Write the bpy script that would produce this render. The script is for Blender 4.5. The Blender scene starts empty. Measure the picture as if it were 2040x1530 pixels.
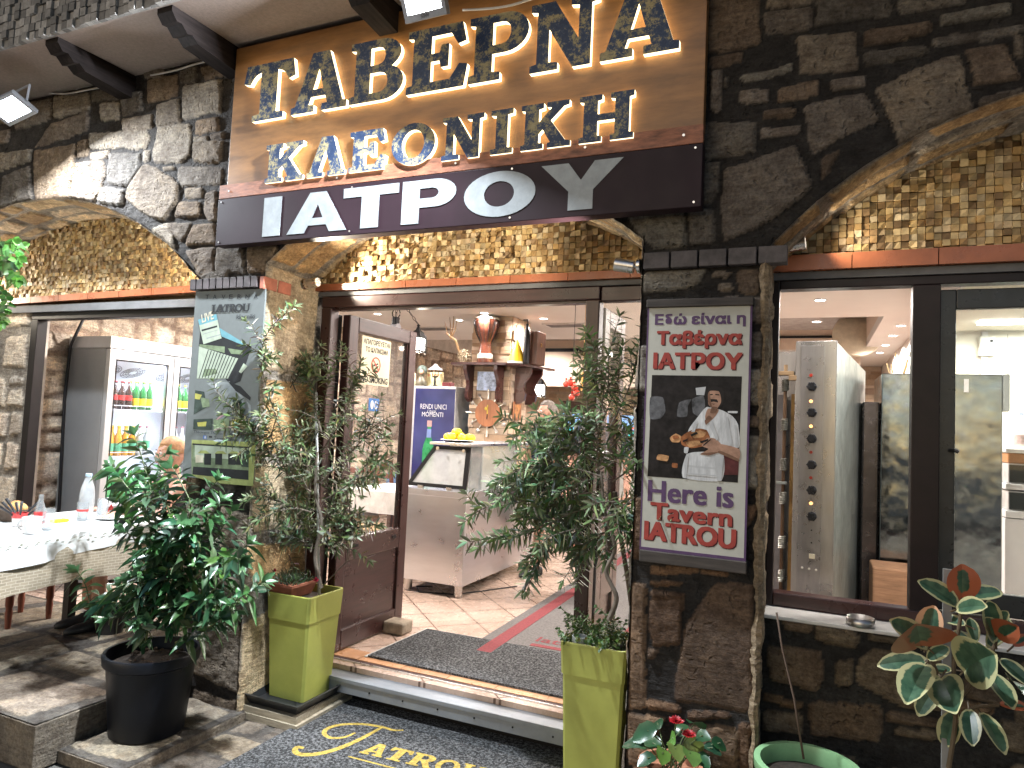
import bpy, bmesh, math, random
import numpy as np
from mathutils import Vector, Matrix
rnd = random.Random(7)
nrs = np.random.RandomState(11)
SC = bpy.context.scene
COL = SC.collection
# ------------------------------------------------------------------ camera
YAW, PITCH, ROLL, FPX = [math.radians(a) for a in (23.655, 3.341, -2.655)] + [1376.8]
CAMPOS = np.array([0.0, -2.97, 1.465])
def _rot():
    cy, sy, cp, sp, co, so = (math.cos(YAW), math.sin(YAW), math.cos(PITCH), math.sin(PITCH), math.cos(ROLL), math.sin(ROLL))
    return (np.array([[cy, -sy, 0], [sy, cy, 0], [0, 0, 1]]) @ np.array([[1, 0, 0], [0, cp, -sp], [0, sp, cp]])
            @ np.array([[co, 0, so], [0, 1, 0], [-so, 0, co]]))
RM = _rot()
cam = bpy.data.cameras.new('camera')
camo = bpy.data.objects.new('camera', cam); COL.objects.link(camo)
r_, f_, u_ = RM[:, 0], RM[:, 1], RM[:, 2]
camo.matrix_world = Matrix([[r_[i], u_[i], -f_[i], CAMPOS[i]] for i in range(3)] + [[0, 0, 0, 1]])
cam.sensor_fit = 'HORIZONTAL'; cam.sensor_width = 36; cam.lens = 36 * FPX / 2040
cam.clip_start = .05; cam.clip_end = 500
SC.camera = camo
# ------------------------------------------------------------------ world (night), exposure
W = bpy.data.worlds.new('World'); SC.world = W; W.use_nodes = True
nt = W.node_tree; bg = nt.nodes['Background']
sky = nt.nodes.new('ShaderNodeTexSky'); sky.sky_type = 'NISHITA'; sky.sun_disc = False
sky.sun_elevation = math.radians(20); sky.sun_rotation = math.radians(200)
nt.links.new(sky.outputs[0], bg.inputs[0]); bg.inputs[1].default_value = 0.075
SC.view_settings.view_transform = 'Standard'; SC.view_settings.look = 'None'
SC.view_settings.exposure = 0.45; SC.view_settings.gamma = 1
SC.cycles.use_denoising = True
SC.cycles.max_bounces = 7; SC.cycles.diffuse_bounces = 3; SC.cycles.glossy_bounces = 3
SC.cycles.transparent_max_bounces = 12; SC.cycles.transmission_bounces = 5
SC.cycles.sample_clamp_indirect = 4
SC.cycles.caustics_reflective = False; SC.cycles.caustics_refractive = False
WARM = (1, .92, .86); COOL = (.86, .93, 1)
def lamp(kind, loc, direc, power, color=(1, 1, 1), size=.1, size_y=None, spot=None, blend=.4, parent=None, spread=None):
    d = bpy.data.lights.new('lamp_light', kind); d.energy = power; d.color = color
    if kind == 'AREA':
        d.size = size
        if size_y: d.shape = 'RECTANGLE'; d.size_y = size_y
        else: d.shape = 'DISK'
        if spread: d.spread = math.radians(spread)
    else:
        d.shadow_soft_size = size
        if kind == 'SPOT': d.spot_size = math.radians(spot); d.spot_blend = blend
    o = bpy.data.objects.new('lamp_light', d); COL.objects.link(o)
    loc = Vector(loc)
    if parent: o.parent = parent; loc = loc - parent.location
    o.location = loc
    o.rotation_euler = Vector(direc).to_track_quat('-Z', 'Y').to_euler()
    return o
# ------------------------------------------------------------------ measuring: photo pixel -> point on a known plane
def ray(px, py): return RM @ np.array([(px - 1020) / FPX, 1.0, -(py - 765) / FPX])
def PY(px, py, y): d = ray(px, py); return CAMPOS + d * (y - CAMPOS[1]) / d[1]
def PZ(px, py, z): d = ray(px, py); return CAMPOS + d * (z - CAMPOS[2]) / d[2]
def PX(px, py, x): d = ray(px, py); return CAMPOS + d * (x - CAMPOS[0]) / d[0]
K = 700 / 2040
def crop(ox, oy, L, k=K): return [(ox + a * k, oy + b * k) for a, b in L]
# ------------------------------------------------------------------ objects
def link(o): COL.objects.link(o); return o
def tag(o, label=None, cat=None, group=None, kind=None):
    for k, v in (('label', label), ('category', cat), ('group', group), ('kind', kind)):
        if v: o[k] = v
    return o
def thing(name, label, cat, loc=(0, 0, 0), group=None, rz=0):
    o = link(bpy.data.objects.new(name, None)); o.location = Vector([float(c) for c in loc]); o.rotation_euler.z = rz
    o.empty_display_size = .1
    return tag(o, label, cat, group)
def dup(root, loc, rz=None, label=None, group=None, name=None):
    r = root.copy(); link(r); r.location = Vector([float(c) for c in loc])
    if rz is not None: r.rotation_euler.z = rz
    if label: r['label'] = label
    if group: r['group'] = group
    for ch in list(root.children):
        c = ch.copy(); link(c); c.parent = r
        for g in list(ch.children):
            d = g.copy(); link(d); d.parent = c
            d.matrix_parent_inverse = g.matrix_parent_inverse
    return r
class MB:
    def __init__(s): s.v = []; s.f = []; s.m = []; s.c = []; s.col = (1, 1, 1)
    def add(s, vs, fs, mi=0):
        n = len(s.v); s.v += [tuple(float(x) for x in p) for p in vs]
        for f in fs: s.f.append([n + i for i in f]); s.m.append(mi); s.c.append(s.col)
        return s
    def box(s, a, b, mi=0, bev=0):
        x0, y0, z0 = [min(a[i], b[i]) for i in range(3)]; x1, y1, z1 = [max(a[i], b[i]) for i in range(3)]
        if bev:
            bm = bmesh.new(); bmesh.ops.create_cube(bm, size=1)
            for v in bm.verts: v.co = Vector(((x0 + x1) / 2 + v.co.x * (x1 - x0), (y0 + y1) / 2 + v.co.y * (y1 - y0), (z0 + z1) / 2 + v.co.z * (z1 - z0)))
            bmesh.ops.bevel(bm, geom=list(bm.edges), offset=bev, segments=2, affect='EDGES', profile=.5)
            bm.verts.index_update(); s.add([v.co for v in bm.verts], [[v.index for v in f.verts] for f in bm.faces], mi); bm.free(); return s
        return s.add([(x0, y0, z0), (x1, y0, z0), (x1, y1, z0), (x0, y1, z0), (x0, y0, z1), (x1, y0, z1), (x1, y1, z1), (x0, y1, z1)],
                     [(3, 2, 1, 0), (4, 5, 6, 7), (0, 1, 5, 4), (1, 2, 6, 5), (2, 3, 7, 6), (3, 0, 4, 7)], mi)
    def loft(s, rings, mi=0, cap=True, closed=True):
        n = len(rings[0]); vs = [p for r in rings for p in r]; fs = []
        for i in range(len(rings) - 1):
            for j in range(n if closed else n - 1):
                k = (j + 1) % n; fs.append((i * n + j, i * n + k, (i + 1) * n + k, (i + 1) * n + j))
        if cap: fs.append(tuple(range(n - 1, -1, -1))); fs.append(tuple((len(rings) - 1) * n + j for j in range(n)))
        return s.add(vs, fs, mi)
    def lathe(s, prof, c=(0, 0, 0), n=20, mi=0, cap=True, sx=1, sy=1):
        return s.loft([[(c[0] + r * sx * math.cos(2 * math.pi * j / n), c[1] + r * sy * math.sin(2 * math.pi * j / n), c[2] + z) for j in range(n)] for r, z in prof], mi, cap)
    def tube(s, pts, r, n=8, mi=0, cap=True):
        pts = [np.array(p, float) for p in pts]; rs = r if isinstance(r, (list, tuple)) else [r] * len(pts)
        rings = []; prev = None
        for i, p in enumerate(pts):
            t = pts[min(i + 1, len(pts) - 1)] - pts[max(i - 1, 0)]; t = t / (np.linalg.norm(t) + 1e-9)
            a = prev if prev is not None else (np.array([0, 0, 1.]) if abs(t[2]) < .9 else np.array([1., 0, 0]))
            x = a - t * a.dot(t); x /= np.linalg.norm(x) + 1e-9; y = np.cross(t, x); prev = x
            rings.append([p + rs[i] * (x * math.cos(2 * math.pi * j / n) + y * math.sin(2 * math.pi * j / n)) for j in range(n)])
        return s.loft(rings, mi, cap)
    def cyl(s, a, b, r, r2=None, n=16, mi=0): return s.tube([a, b], [r, r if r2 is None else r2], n, mi)
    def prism(s, poly, vec, mi=0):
        n = len(poly); v = np.array(vec, float); q = [np.array(p, float) for p in poly]
        nrm = sum((np.cross(q[i] - q[0], q[(i + 1) % n] - q[0]) for i in range(n)), np.zeros(3))
        if nrm.dot(v) > 0: q = q[::-1]
        return s.add(q + [p + v for p in q], [tuple(range(n))] + [tuple(range(2 * n - 1, n - 1, -1))] +
                     [(i, n + i, n + (i + 1) % n, (i + 1) % n) for i in range(n)], mi)
    def ball(s, c, r, n=12, mi=0, sx=1, sy=1, sz=1):
        return s.lathe([(r * math.sin(math.pi * i / n) + 1e-5, -r * sz * math.cos(math.pi * i / n)) for i in range(n + 1)], c, n, mi, False, sx, sy)
    def build(s, name, mats, parent=None, smooth=False, ang=None):
        me = bpy.data.meshes.new(name); me.from_pydata(s.v, [], s.f)
        if not isinstance(mats, (list, tuple)): mats = [mats]
        for m in mats: me.materials.append(m)
        me.polygons.foreach_set('material_index', s.m)
        if any(c != (1, 1, 1) for c in s.c):
            at = me.color_attributes.new('Col', 'FLOAT_COLOR', 'CORNER'); arr = []
            for f, c in zip(s.f, s.c): arr += [c[0], c[1], c[2], 1] * len(f)
            at.data.foreach_set('color', arr)
        if smooth: me.polygons.foreach_set('use_smooth', [True] * len(s.f))
        me.update()
        if smooth and ang:
            me.set_sharp_from_angle(angle=math.radians(ang))
        return place(name, me, parent)
def place(name, me, parent=None):
    o = link(bpy.data.objects.new(name, me))
    if parent:
        o.parent = parent
        if parent.type == 'EMPTY': o.location = -parent.location
    return o
def part(name, mb, m, parent, smooth=False, ang=40): return mb.build(name, m, parent, smooth, ang if smooth else None)
# ------------------------------------------------------------------ materials
def nodes(name):
    m = bpy.data.materials.new(name); m.use_nodes = True; t = m.node_tree
    return m, t, t.nodes['Principled BSDF']
def N(t, ty, **kw):
    n = t.nodes.new(ty)
    for k, v in kw.items():
        if isinstance(k, str) and hasattr(n, k): setattr(n, k, v)
    return n
def noise(t, scale, detail=5, rough=.6, vec=None, stretch=None):
    tc = t.nodes.new('ShaderNodeTexCoord'); n = t.nodes.new('ShaderNodeTexNoise')
    n.inputs['Scale'].default_value = scale; n.inputs['Detail'].default_value = detail; n.inputs['Roughness'].default_value = rough
    if stretch:
        mp = t.nodes.new('ShaderNodeMapping'); mp.inputs['Scale'].default_value = stretch
        t.links.new(tc.outputs['Object'], mp.inputs[0]); t.links.new(mp.outputs[0], n.inputs['Vector'])
    else: t.links.new(tc.outputs['Object'], n.inputs['Vector'])
    return n.outputs['Fac']
def ramp(t, fac, stops):
    r = t.nodes.new('ShaderNodeValToRGB'); t.links.new(fac, r.inputs[0]); e = r.color_ramp.elements
    while len(e) < len(stops): e.new(.5)
    for i, (p, c) in enumerate(stops): e[i].position = p; e[i].color = (c[0], c[1], c[2], 1) if not isinstance(c, (int, float)) else (c, c, c, 1)
    return r.outputs[0]
def mixc(t, a, b, fac, mode='MIX'):
    n = t.nodes.new('ShaderNodeMix'); n.data_type = 'RGBA'; n.blend_type = mode
    for sock, v in ((n.inputs[6], a), (n.inputs[7], b)):
        if hasattr(v, 'node'): t.links.new(v, sock)
        else: sock.default_value = (v[0], v[1], v[2], 1)
    if hasattr(fac, 'node'): t.links.new(fac, n.inputs[0])
    else: n.inputs[0].default_value = fac
    return n.outputs[2]
def bump(t, b, h, strength=.3, dist=.01):
    n = t.nodes.new('ShaderNodeBump'); n.inputs['Strength'].default_value = strength; n.inputs['Distance'].default_value = dist
    t.links.new(h, n.inputs['Height']); t.links.new(n.outputs[0], b.inputs['Normal']); return n
def mat(name, c, r=.6, m=0, var=.2, scale=9, bmp=0, bscale=60, stretch=None, attr=False, spec=.5, rvar=.05, coat=0):
    M, t, b = nodes(name)
    f = noise(t, scale, 6, .65, stretch=stretch)
    lo = [max(0, x * (1 - var)) for x in c]; hi = [min(1, x * (1 + var)) for x in c]
    col = ramp(t, f, [(.3, lo), (.7, hi)])
    if attr:
        a = t.nodes.new('ShaderNodeAttribute'); a.attribute_name = 'Col'
        col = mixc(t, a.outputs[0], col, 1, 'MULTIPLY')
    t.links.new(col, b.inputs['Base Color'])
    b.inputs['Metallic'].default_value = m; b.inputs['Specular IOR Level'].default_value = spec
    b.inputs['Coat Weight'].default_value = coat
    if rvar:
        f2 = noise(t, scale * 2.3, 4)
        rr = ramp(t, f2, [(.3, max(.03, r - rvar)), (.7, min(1, r + rvar))]); t.links.new(rr, b.inputs['Roughness'])
    else: b.inputs['Roughness'].default_value = r
    if bmp: bump(t, b, noise(t, bscale, 6, .7, stretch=stretch), bmp, .006)
    return M
def emit(name, c, s):
    M, t, b = nodes(name); b.inputs['Base Color'].default_value = (*c, 1)
    b.inputs['Emission Color'].default_value = (*c, 1); b.inputs['Emission Strength'].default_value = s
    return M
def glassy(name, tint=(1, 1, 1), refl=1.0, dirt_glare=.03):
    M, t, b = nodes(name); t.nodes.remove(b)
    tr = N(t, 'ShaderNodeBsdfTransparent'); tr.inputs[0].default_value = (*tint, 1)
    gl = N(t, 'ShaderNodeBsdfGlossy'); gl.inputs['Roughness'].default_value = .02
    df = N(t, 'ShaderNodeBsdfDiffuse'); df.inputs[0].default_value = (.68, .7, .7, 1)
    lw = N(t, 'ShaderNodeLayerWeight'); fr = N(t, 'ShaderNodeMath'); fr.operation = 'POWER'; t.links.new(lw.outputs['Facing'], fr.inputs[0]); fr.inputs[1].default_value = 4.5
    mu = N(t, 'ShaderNodeMath'); mu.operation = 'MULTIPLY_ADD'; mu.inputs[1].default_value = .8; mu.inputs[2].default_value = .035 * refl; mu.use_clamp = True
    t.links.new(fr.outputs[0], mu.inputs[0])
    mx = N(t, 'ShaderNodeMixShader'); t.links.new(mu.outputs[0], mx.inputs[0]); t.links.new(tr.outputs[0], mx.inputs[1]); t.links.new(gl.outputs[0], mx.inputs[2])
    m2 = N(t, 'ShaderNodeMixShader'); f = ramp(t, noise(t, 5), [(.3, dirt_glare * .45), (.75, dirt_glare)]); t.links.new(f, m2.inputs[0])
    t.links.new(mx.outputs[0], m2.inputs[1]); t.links.new(df.outputs[0], m2.inputs[2])
    t.links.new(m2.outputs[0], t.nodes['Material Output'].inputs[0]); return M
def wood(name, c, r=.45, dark=.55, axis=2, bmp=.15):
    st = [14, 14, 14]; st[axis] = 1.2
    return mat(name, c, r, 0, dark, 3.5, bmp, 5, stretch=st)
def stone_mat(name, pits=.5, gain=1.0, sheen=.8):
    M, t, b = nodes(name)
    a = t.nodes.new('ShaderNodeAttribute'); a.attribute_name = 'Col'
    n1 = noise(t, 4.5, 8, .7); n2 = noise(t, 26, 7, .75)
    c = mixc(t, a.outputs[0], ramp(t, n1, [(.3, (.55, .5, .48)), (.5, (1, 1, 1)), (.72, (1.35, 1.28, 1.15))]), 1, 'MULTIPLY')
    c = mixc(t, c, ramp(t, n2, [(.32, (.5, .46, .44)), (.55, (1, 1, 1)), (.75, (1.3, 1.3, 1.28))]), .8, 'MULTIPLY')
    n3 = noise(t, 75, 4, .7); ns = noise(t, 5, 6, .7, stretch=[2.2, 2.2, 11])
    c = mixc(t, c, ramp(t, n3, [(.34, (.62, .58, .55)), (.5, (1, 1, 1)), (.68, (1.38, 1.34, 1.28))]), .75, 'MULTIPLY')
    c = mixc(t, c, ramp(t, ns, [(.36, (.72, .66, .6)), (.52, (1, 1, 1)), (.66, (1.25, 1.2, 1.1))]), .8, 'MULTIPLY')
    t.links.new(c, b.inputs['Base Color']); b.inputs['Roughness'].default_value = sheen; b.inputs['Specular IOR Level'].default_value = .25
    tc = t.nodes.new('ShaderNodeTexCoord'); v = t.nodes.new('ShaderNodeTexVoronoi'); v.inputs['Scale'].default_value = 36
    nn = t.nodes.new('ShaderNodeTexNoise'); nn.inputs['Scale'].default_value = 9
    t.links.new(tc.outputs['Object'], nn.inputs['Vector'])
    ad = mixc(t, tc.outputs['Object'], nn.outputs['Color'], .12, 'MIX'); t.links.new(ad, v.inputs['Vector'])
    pit = ramp(t, v.outputs['Distance'], [(.10, 0), (.34, 1)])
    msk = ramp(t, n1, [(.42, 0), (.6, 1)])
    pm = mixc(t, (1, 1, 1), pit, msk)
    h = N(t, 'ShaderNodeMath'); h.operation = 'MULTIPLY_ADD'; t.links.new(pm, h.inputs[0]); h.inputs[1].default_value = pits
    s2 = N(t, 'ShaderNodeMath'); s2.operation = 'MULTIPLY_ADD'; t.links.new(ns, s2.inputs[0]); s2.inputs[1].default_value = .9; t.links.new(n2, s2.inputs[2]); s3 = N(t, 'ShaderNodeMath'); s3.operation = 'MULTIPLY_ADD'; t.links.new(n3, s3.inputs[0]); s3.inputs[1].default_value = .35; t.links.new(s2.outputs[0], s3.inputs[2])
    t.links.new(s3.outputs[0], h.inputs[2]); bump(t, b, h.outputs[0], 1, .016)
    return M
# ------------------------------------------------------------------ rough stonework as displaced sheets
def fbm(u, w, scale, octv=4, seed=0, gain=.5):
    out = np.zeros_like(u); amp = 1.; tot = 0
    for o in range(octv):
        rs = np.random.RandomState(seed * 97 + o * 13 + 5); T = rs.rand(257, 257)
        x = (u * scale * 2 ** o + 31.7 * o) % 256; y = (w * scale * 2 ** o + 17.3 * o) % 256
        i = np.floor(x).astype(int); j = np.floor(y).astype(int); fx = x - i; fy = y - j
        fx = fx * fx * (3 - 2 * fx); fy = fy * fy * (3 - 2 * fy)
        v = (T[i, j] * (1 - fx) + T[i + 1, j] * fx) * (1 - fy) + (T[i, j + 1] * (1 - fx) + T[i + 1, j + 1] * fx) * fy
        out += amp * (v - .5) * 2; tot += amp; amp *= gain
    return out / tot
def rubble(u0, u1, w0, w1, smin, smax, aspect, rng, gap=.014):
    out = []
    def rec(a, b, c, d, depth):
        du, dw = b - a, d - c; t = rng.uniform(smin, smax)
        if du > t * aspect * 1.25 or dw > t * 1.25:
            if du / aspect > dw:
                k = a + du * rng.uniform(.36, .64); rec(a, k, c, d, depth + 1); rec(k, b, c, d, depth + 1)
            else:
                k = c + dw * rng.uniform(.34, .66); rec(a, b, c, k, depth + 1); rec(a, b, k, d, depth + 1)
            return
        g = gap; j = lambda s: rng.uniform(0, 1) ** 2 * s * .16
        p = [(a + g + j(du), c + g + j(dw)), (b - g - j(du), c + g + j(dw)), (b - g - j(du), d - g - j(dw)), (a + g + j(du), d - g - j(dw))]
        out.append(p)
    rec(u0, u1, w0, w1, 0); return out
def inset_dist(poly, U, Wc):
    p = np.array(poly, float); A = .5 * np.sum(p[:, 0] * np.roll(p[:, 1], -1) - np.roll(p[:, 0], -1) * p[:, 1])
    if A < 0: p = p[::-1]
    ds = []
    for i in range(len(p)):
        a, b = p[i], p[(i + 1) % len(p)]; e = b - a; L = math.hypot(*e)
        if L < 1e-6: continue
        ds.append(((U - a[0]) * -e[1] + (Wc - a[1]) * e[0]) / L)
    ds = np.array(ds); k = 170
    m = ds.min(0)
    return m - np.log(np.exp(-k * np.clip(ds - m, 0, .5)).sum(0)) / k
def stone_sheet(name, u0, u1, w0, w1, dx, to3, m, parent, auto, traced=(), palette=((.2, .17, .14),), mortar=(.055, .05, .047),
                keep=None, snap=None, relief=.024, seed=1, rough=.006, kind=None, edge=.010, warp=.012, grow=.005, mort_f=None):
    nu = max(2, int((u1 - u0) / dx) + 1); nw = max(2, int((w1 - w0) / dx) + 1)
    U, Wc = np.meshgrid(np.linspace(u0, u1, nu), np.linspace(w0, w1, nw), indexing='ij')
    Uw = U + warp * fbm(U, Wc, 9, 3, seed + 3); Ww = Wc + warp * fbm(U, Wc, 9, 3, seed + 4)
    H = rough * .6 * fbm(U, Wc, 25, 3, seed) ; Cc = np.ones((nu, nw, 3)) * np.array(mortar)
    Cc *= (1 + .35 * fbm(U, Wc, 12, 3, seed + 9))[..., None]
    big = fbm(U, Wc, 14, 5, seed + 1, .6); rng = random.Random(seed)
    cover = np.zeros((nu, nw), bool)
    def sl(p, pad):
        a = np.array(p); lo = a.min(0) - pad; hi = a.max(0) + pad
        i0 = max(0, int((lo[0] - u0) / (u1 - u0) * (nu - 1))); i1 = min(nu, int((hi[0] - u0) / (u1 - u0) * (nu - 1)) + 2)
        j0 = max(0, int((lo[1] - w0) / (w1 - w0) * (nw - 1))); j1 = min(nw, int((hi[1] - w0) / (w1 - w0) * (nw - 1)) + 2)
        return (slice(i0, i1), slice(j0, j1)) if i1 > i0 and j1 > j0 else None
    for p in traced:
        s = sl(p, .03)
        if s: cover[s] |= inset_dist(p, Uw[s], Ww[s]) > -.016
    def lay(p, fixed):
        s = sl(p, .03)
        if not s: return
        d = inset_dist(p, Uw[s], Ww[s]) + (grow if fixed else 0)
        if not fixed:
            inside = d > 0
            if inside.sum() == 0 or (inside & cover[s]).sum() > .12 * inside.sum(): return
        t = np.clip(d / edge, 0, 1); t = t * t * (3 - 2 * t)
        hh = relief * rng.uniform(.55, 1.15); tu, tw = rng.uniform(-.05, .05), rng.uniform(-.05, .05); c = np.array(p).mean(0)
        lump = rng.uniform(.5, 1.6)
        h = t * (hh + tu * (U[s] - c[0]) + tw * (Wc[s] - c[1]) + rough * lump * big[s])
        H[s] = np.where(d > 0, np.maximum(h, H[s] * (1 - t)), H[s])
        pal = palette(c) if callable(palette) else palette; col = np.array(pal[rng.randrange(len(pal))]) * rng.uniform(.75, 1.25)
        Cc[s] = np.where((d > .002)[..., None], col[None, None] * (1 + .22 * big[s])[..., None], Cc[s])
    if callable(mort_f): Cc *= mort_f(U, Wc)[..., None]
    for p in auto: lay(p, False)
    for p in traced: lay(p, True)
    quads = np.ones((nu - 1, nw - 1), bool)
    if keep is not None:
        k = keep(U, Wc); quads = k[:-1, :-1] & k[1:, :-1] & k[:-1, 1:] & k[1:, 1:]
        used = np.zeros((nu, nw), int)
        for a, b in ((0, 0), (1, 0), (0, 1), (1, 1)): used[a:nu - 1 + a, b:nw - 1 + b] += quads
        bd = (used > 0) & (used < 4); bd[0, :] = bd[-1, :] = False; bd[:, 0] = bd[:, -1] = False
        if snap is not None:
            su, sw = snap(U[bd], Wc[bd]); U[bd] = su; Wc[bd] = sw; H[bd] = np.minimum(H[bd], 0) - .004
    X = to3(U, Wc, H); co = np.stack(X, -1).reshape(-1, 3)
    idx = np.arange(nu * nw).reshape(nu, nw)
    q = np.stack([idx[:-1, :-1], idx[1:, :-1], idx[1:, 1:], idx[:-1, 1:]], -1)[quads]
    me = bpy.data.meshes.new(name)
    usedv = np.unique(q); rem = -np.ones(nu * nw, int); rem[usedv] = np.arange(len(usedv)); q = rem[q]; co = co[usedv]
    me.vertices.add(len(co)); me.vertices.foreach_set('co', co.ravel())
    me.loops.add(q.size); me.loops.foreach_set('vertex_index', q.ravel())
    me.polygons.add(len(q)); me.polygons.foreach_set('loop_start', np.arange(0, q.size, 4)); me.polygons.foreach_set('loop_total', np.full(len(q), 4))
    at = me.color_attributes.new('Col', 'FLOAT_COLOR', 'POINT')
    at.data.foreach_set('color', np.concatenate([Cc.reshape(-1, 3)[usedv], np.ones((len(usedv), 1))], 1).ravel().astype(np.float32))
    me.polygons.foreach_set('use_smooth', [True] * len(q)); me.materials.append(m); me.update(); me.validate()
    o = place(name, me, parent)
    if kind: o['kind'] = kind
    return o
STONE = stone_mat('facade_stone', 1.1); SLAB = stone_mat('flagstone', .15, sheen=.7); TAN = stone_mat('tan_slab_stone', .1); PALE = stone_mat('pale_wall_stone', .2)
FR = .48; G = -.2                      # depth of the frames behind the wall face; street level
ARCH = {'left': (-4.95, 2.86, 2.38, 1.62), 'door': (-1.77, 2.69, 1.67, 1.07), 'right': (1.05, 2.80, 1.62, 1.24)}   # centre, crown, radius, half width
def arch_z(a, X): c, top, R, hw = ARCH[a]; return top - R + np.sqrt(np.maximum(R * R - (X - c) ** 2, 1e-4))
BLD = thing('tavern_building', 'rubble stone tavern front with three shallow arches and dark frames', 'building', (-1.8, .3, G))
# stones read off the photograph, each a polygon on the wall plane
SA = [[(200,880),(450,840),(440,960),(405,1155),(205,1165)],[(20,1030),(180,960),(195,1165),(60,1220),(15,1225)],[(0,890),(190,870),(185,935),(0,1000)],
[(460,830),(515,815),(520,905),(455,915)],[(525,780),(850,750),(875,800),(850,860),(530,870)],[(530,890),(635,880),(635,925),(530,930)],
[(640,900),(815,885),(815,960),(760,1080),(630,1070)],[(450,945),(600,935),(615,1000),(590,1100),(555,1165),(415,1150)],[(600,1090),(720,1105),(720,1180),(680,1195),(570,1165)],
[(835,875),(870,870),(865,940),(832,945)],[(920,735),(1095,720),(1110,760),(1105,900),(1060,940),(900,950),(885,910)],[(830,960),(900,975),(1040,1070),(1035,1160),(940,1325),(830,1230),(725,1190),(740,1120)],
[(1040,970),(1290,970),(1300,1010),(1290,1070),(1060,1085),(1035,1020)],[(950,970),(1010,965),(1010,990),(950,995)],[(1130,820),(1300,820),(1290,930),(1240,955),(1130,940)],
[(1125,790),(1215,790),(1215,815),(1125,818)],[(1230,780),(1305,775),(1305,808),(1230,810)],[(1145,700),(1270,680),(1280,760),(1135,780)],[(920,610),(1040,575),(1050,715),(915,735)],
[(720,700),(885,665),(890,740),(720,770)],[(860,470),(1035,430),(1035,560),(860,600)],[(1060,400),(1150,385),(1150,480),(1055,490)],[(1170,390),(1330,360),(1340,440),(1190,465)],
[(1070,500),(1290,470),(1290,650),(1060,690)],[(710,530),(830,540),(830,650),(710,680)],[(590,600),(695,590),(695,700),(590,700)],[(540,520),(690,500),(690,580),(540,590)],
[(300,720),(520,650),(520,760),(380,810),(200,860)],[(320,560),(520,540),(530,640),(320,690)],[(100,600),(300,580),(300,700),(100,760)],[(1075,1095),(1180,1090),(1185,1145),(1075,1150)],
[(1040,1175),(1160,1170),(1170,1250),(1120,1265),(1015,1260)],[(1200,1120),(1260,1105),(1265,1280),(1220,1290),(1190,1220)],[(985,1300),(1110,1295),(1105,1330),(1060,1405),(1000,1360)],
[(1125,1310),(1250,1300),(1258,1420),(1085,1430)]]
SP = [[(436,494),(484,490),(489,545),(432,545)],[(494,490),(560,488),(540,525),(530,545),(494,545)],[(370,500),(428,494),(428,540),(400,550)],
      [(1250,425),(1361,413),(1367,494),(1300,494),(1262,450)]]
SD = [[(205,0),(505,0),(505,260),(210,315)],[(545,0),(800,0),(805,30),(545,55)],[(535,80),(800,50),(810,180),(540,205)],[(830,0),(1260,0),(1250,90),(840,160)],
[(1315,0),(1700,0),(1690,25),(1310,80)],[(725,215),(1060,195),(1070,410),(730,435)],[(1110,180),(1500,125),(1500,190),(1110,275)],[(1110,310),(1480,260),(1490,310),(1120,385)],
[(1520,220),(2040,150),(2040,190),(1530,275)],[(1570,90),(1960,20),(1960,80),(1570,150)],[(1700,290),(1925,250),(2025,460),(1760,505)],[(1180,510),(1650,315),(1755,680),(1320,830)],
[(765,620),(1120,540),(1185,700),(820,900)],[(620,520),(840,470),(840,560),(620,600)],[(400,450),(690,370),(690,410),(420,480)],[(910,470),(1120,440),(1120,490),(920,530)],
[(520,650),(715,630),(715,675),(520,695)],[(180,710),(475,710),(475,890),(180,925)],[(505,760),(745,730),(740,775),(510,815)],[(170,945),(280,945),(270,1100),(235,1180),(165,1185)],
[(300,990),(720,850),(815,1080),(560,1290),(300,1400),(280,1330)],[(870,920),(1210,790),(1240,850),(900,1020),(870,1080)],[(95,1215),(245,1220),(235,1420),(105,1430)],
[(220,340),(400,300),(400,360),(220,400)],[(300,460),(330,460),(330,510),(300,515)],[(390,530),(560,510),(560,590),(400,600)],[(1785,580),(2040,510),(2040,590),(1800,660)],
[(1980,200),(2040,230),(2040,330),(2000,330)],[(220,420),(280,410),(280,650),(220,650)]]
SL = [[(1565,435),(1925,480),(1920,1205),(1360,1115),(1350,940),(1530,700)],[(1330,550),(1520,550),(1500,820),(1350,830),(1320,700)],[(1330,500),(1530,520),(1530,550),(1335,540)],
[(1330,440),(1510,450),(1510,475),(1340,470)],[(1215,470),(1300,470),(1300,1180),(1210,1190)],[(1325,830),(1380,850),(1360,900),(1320,900)],[(1310,1130),(1510,1165),(1500,1200),(1310,1180)],
[(1540,1190),(1800,1220),(1790,1250),(1540,1240)],[(1200,1210),(1420,1240),(1300,1500),(1200,1500)],[(1840,1260),(1910,1260),(1900,1530),(1840,1530)],[(1560,1260),(1830,1300),(1830,1530),(1560,1530)],
[(1330,360),(1600,350),(1600,400),(1330,400)],[(1620,370),(1780,380),(1780,420),(1620,400)]]
SG = [[(130,130),(490,115),(460,190),(280,240),(125,240)],[(535,125),(640,130),(620,165),(530,160)],[(555,200),(640,195),(635,240),(555,235)],[(670,120),(800,110),(800,250),(680,250)]]
TR = [crop(0, 0, L) for L in SA] + SP + [crop(1340, 0, L) for L in SD] + [crop(840, 1005, L) for L in SL] + [crop(1240, 500, L) for L in SG]
TR = [[tuple(PY(a, b, 0)[[0, 2]]) for a, b in L] for L in TR]
def keep(U, Wc):
    k = np.ones_like(U, bool)
    for a, (c, top, R, hw) in ARCH.items(): k &= ~((np.abs(U - c) < hw) & (Wc < arch_z(a, U)))
    return k
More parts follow.
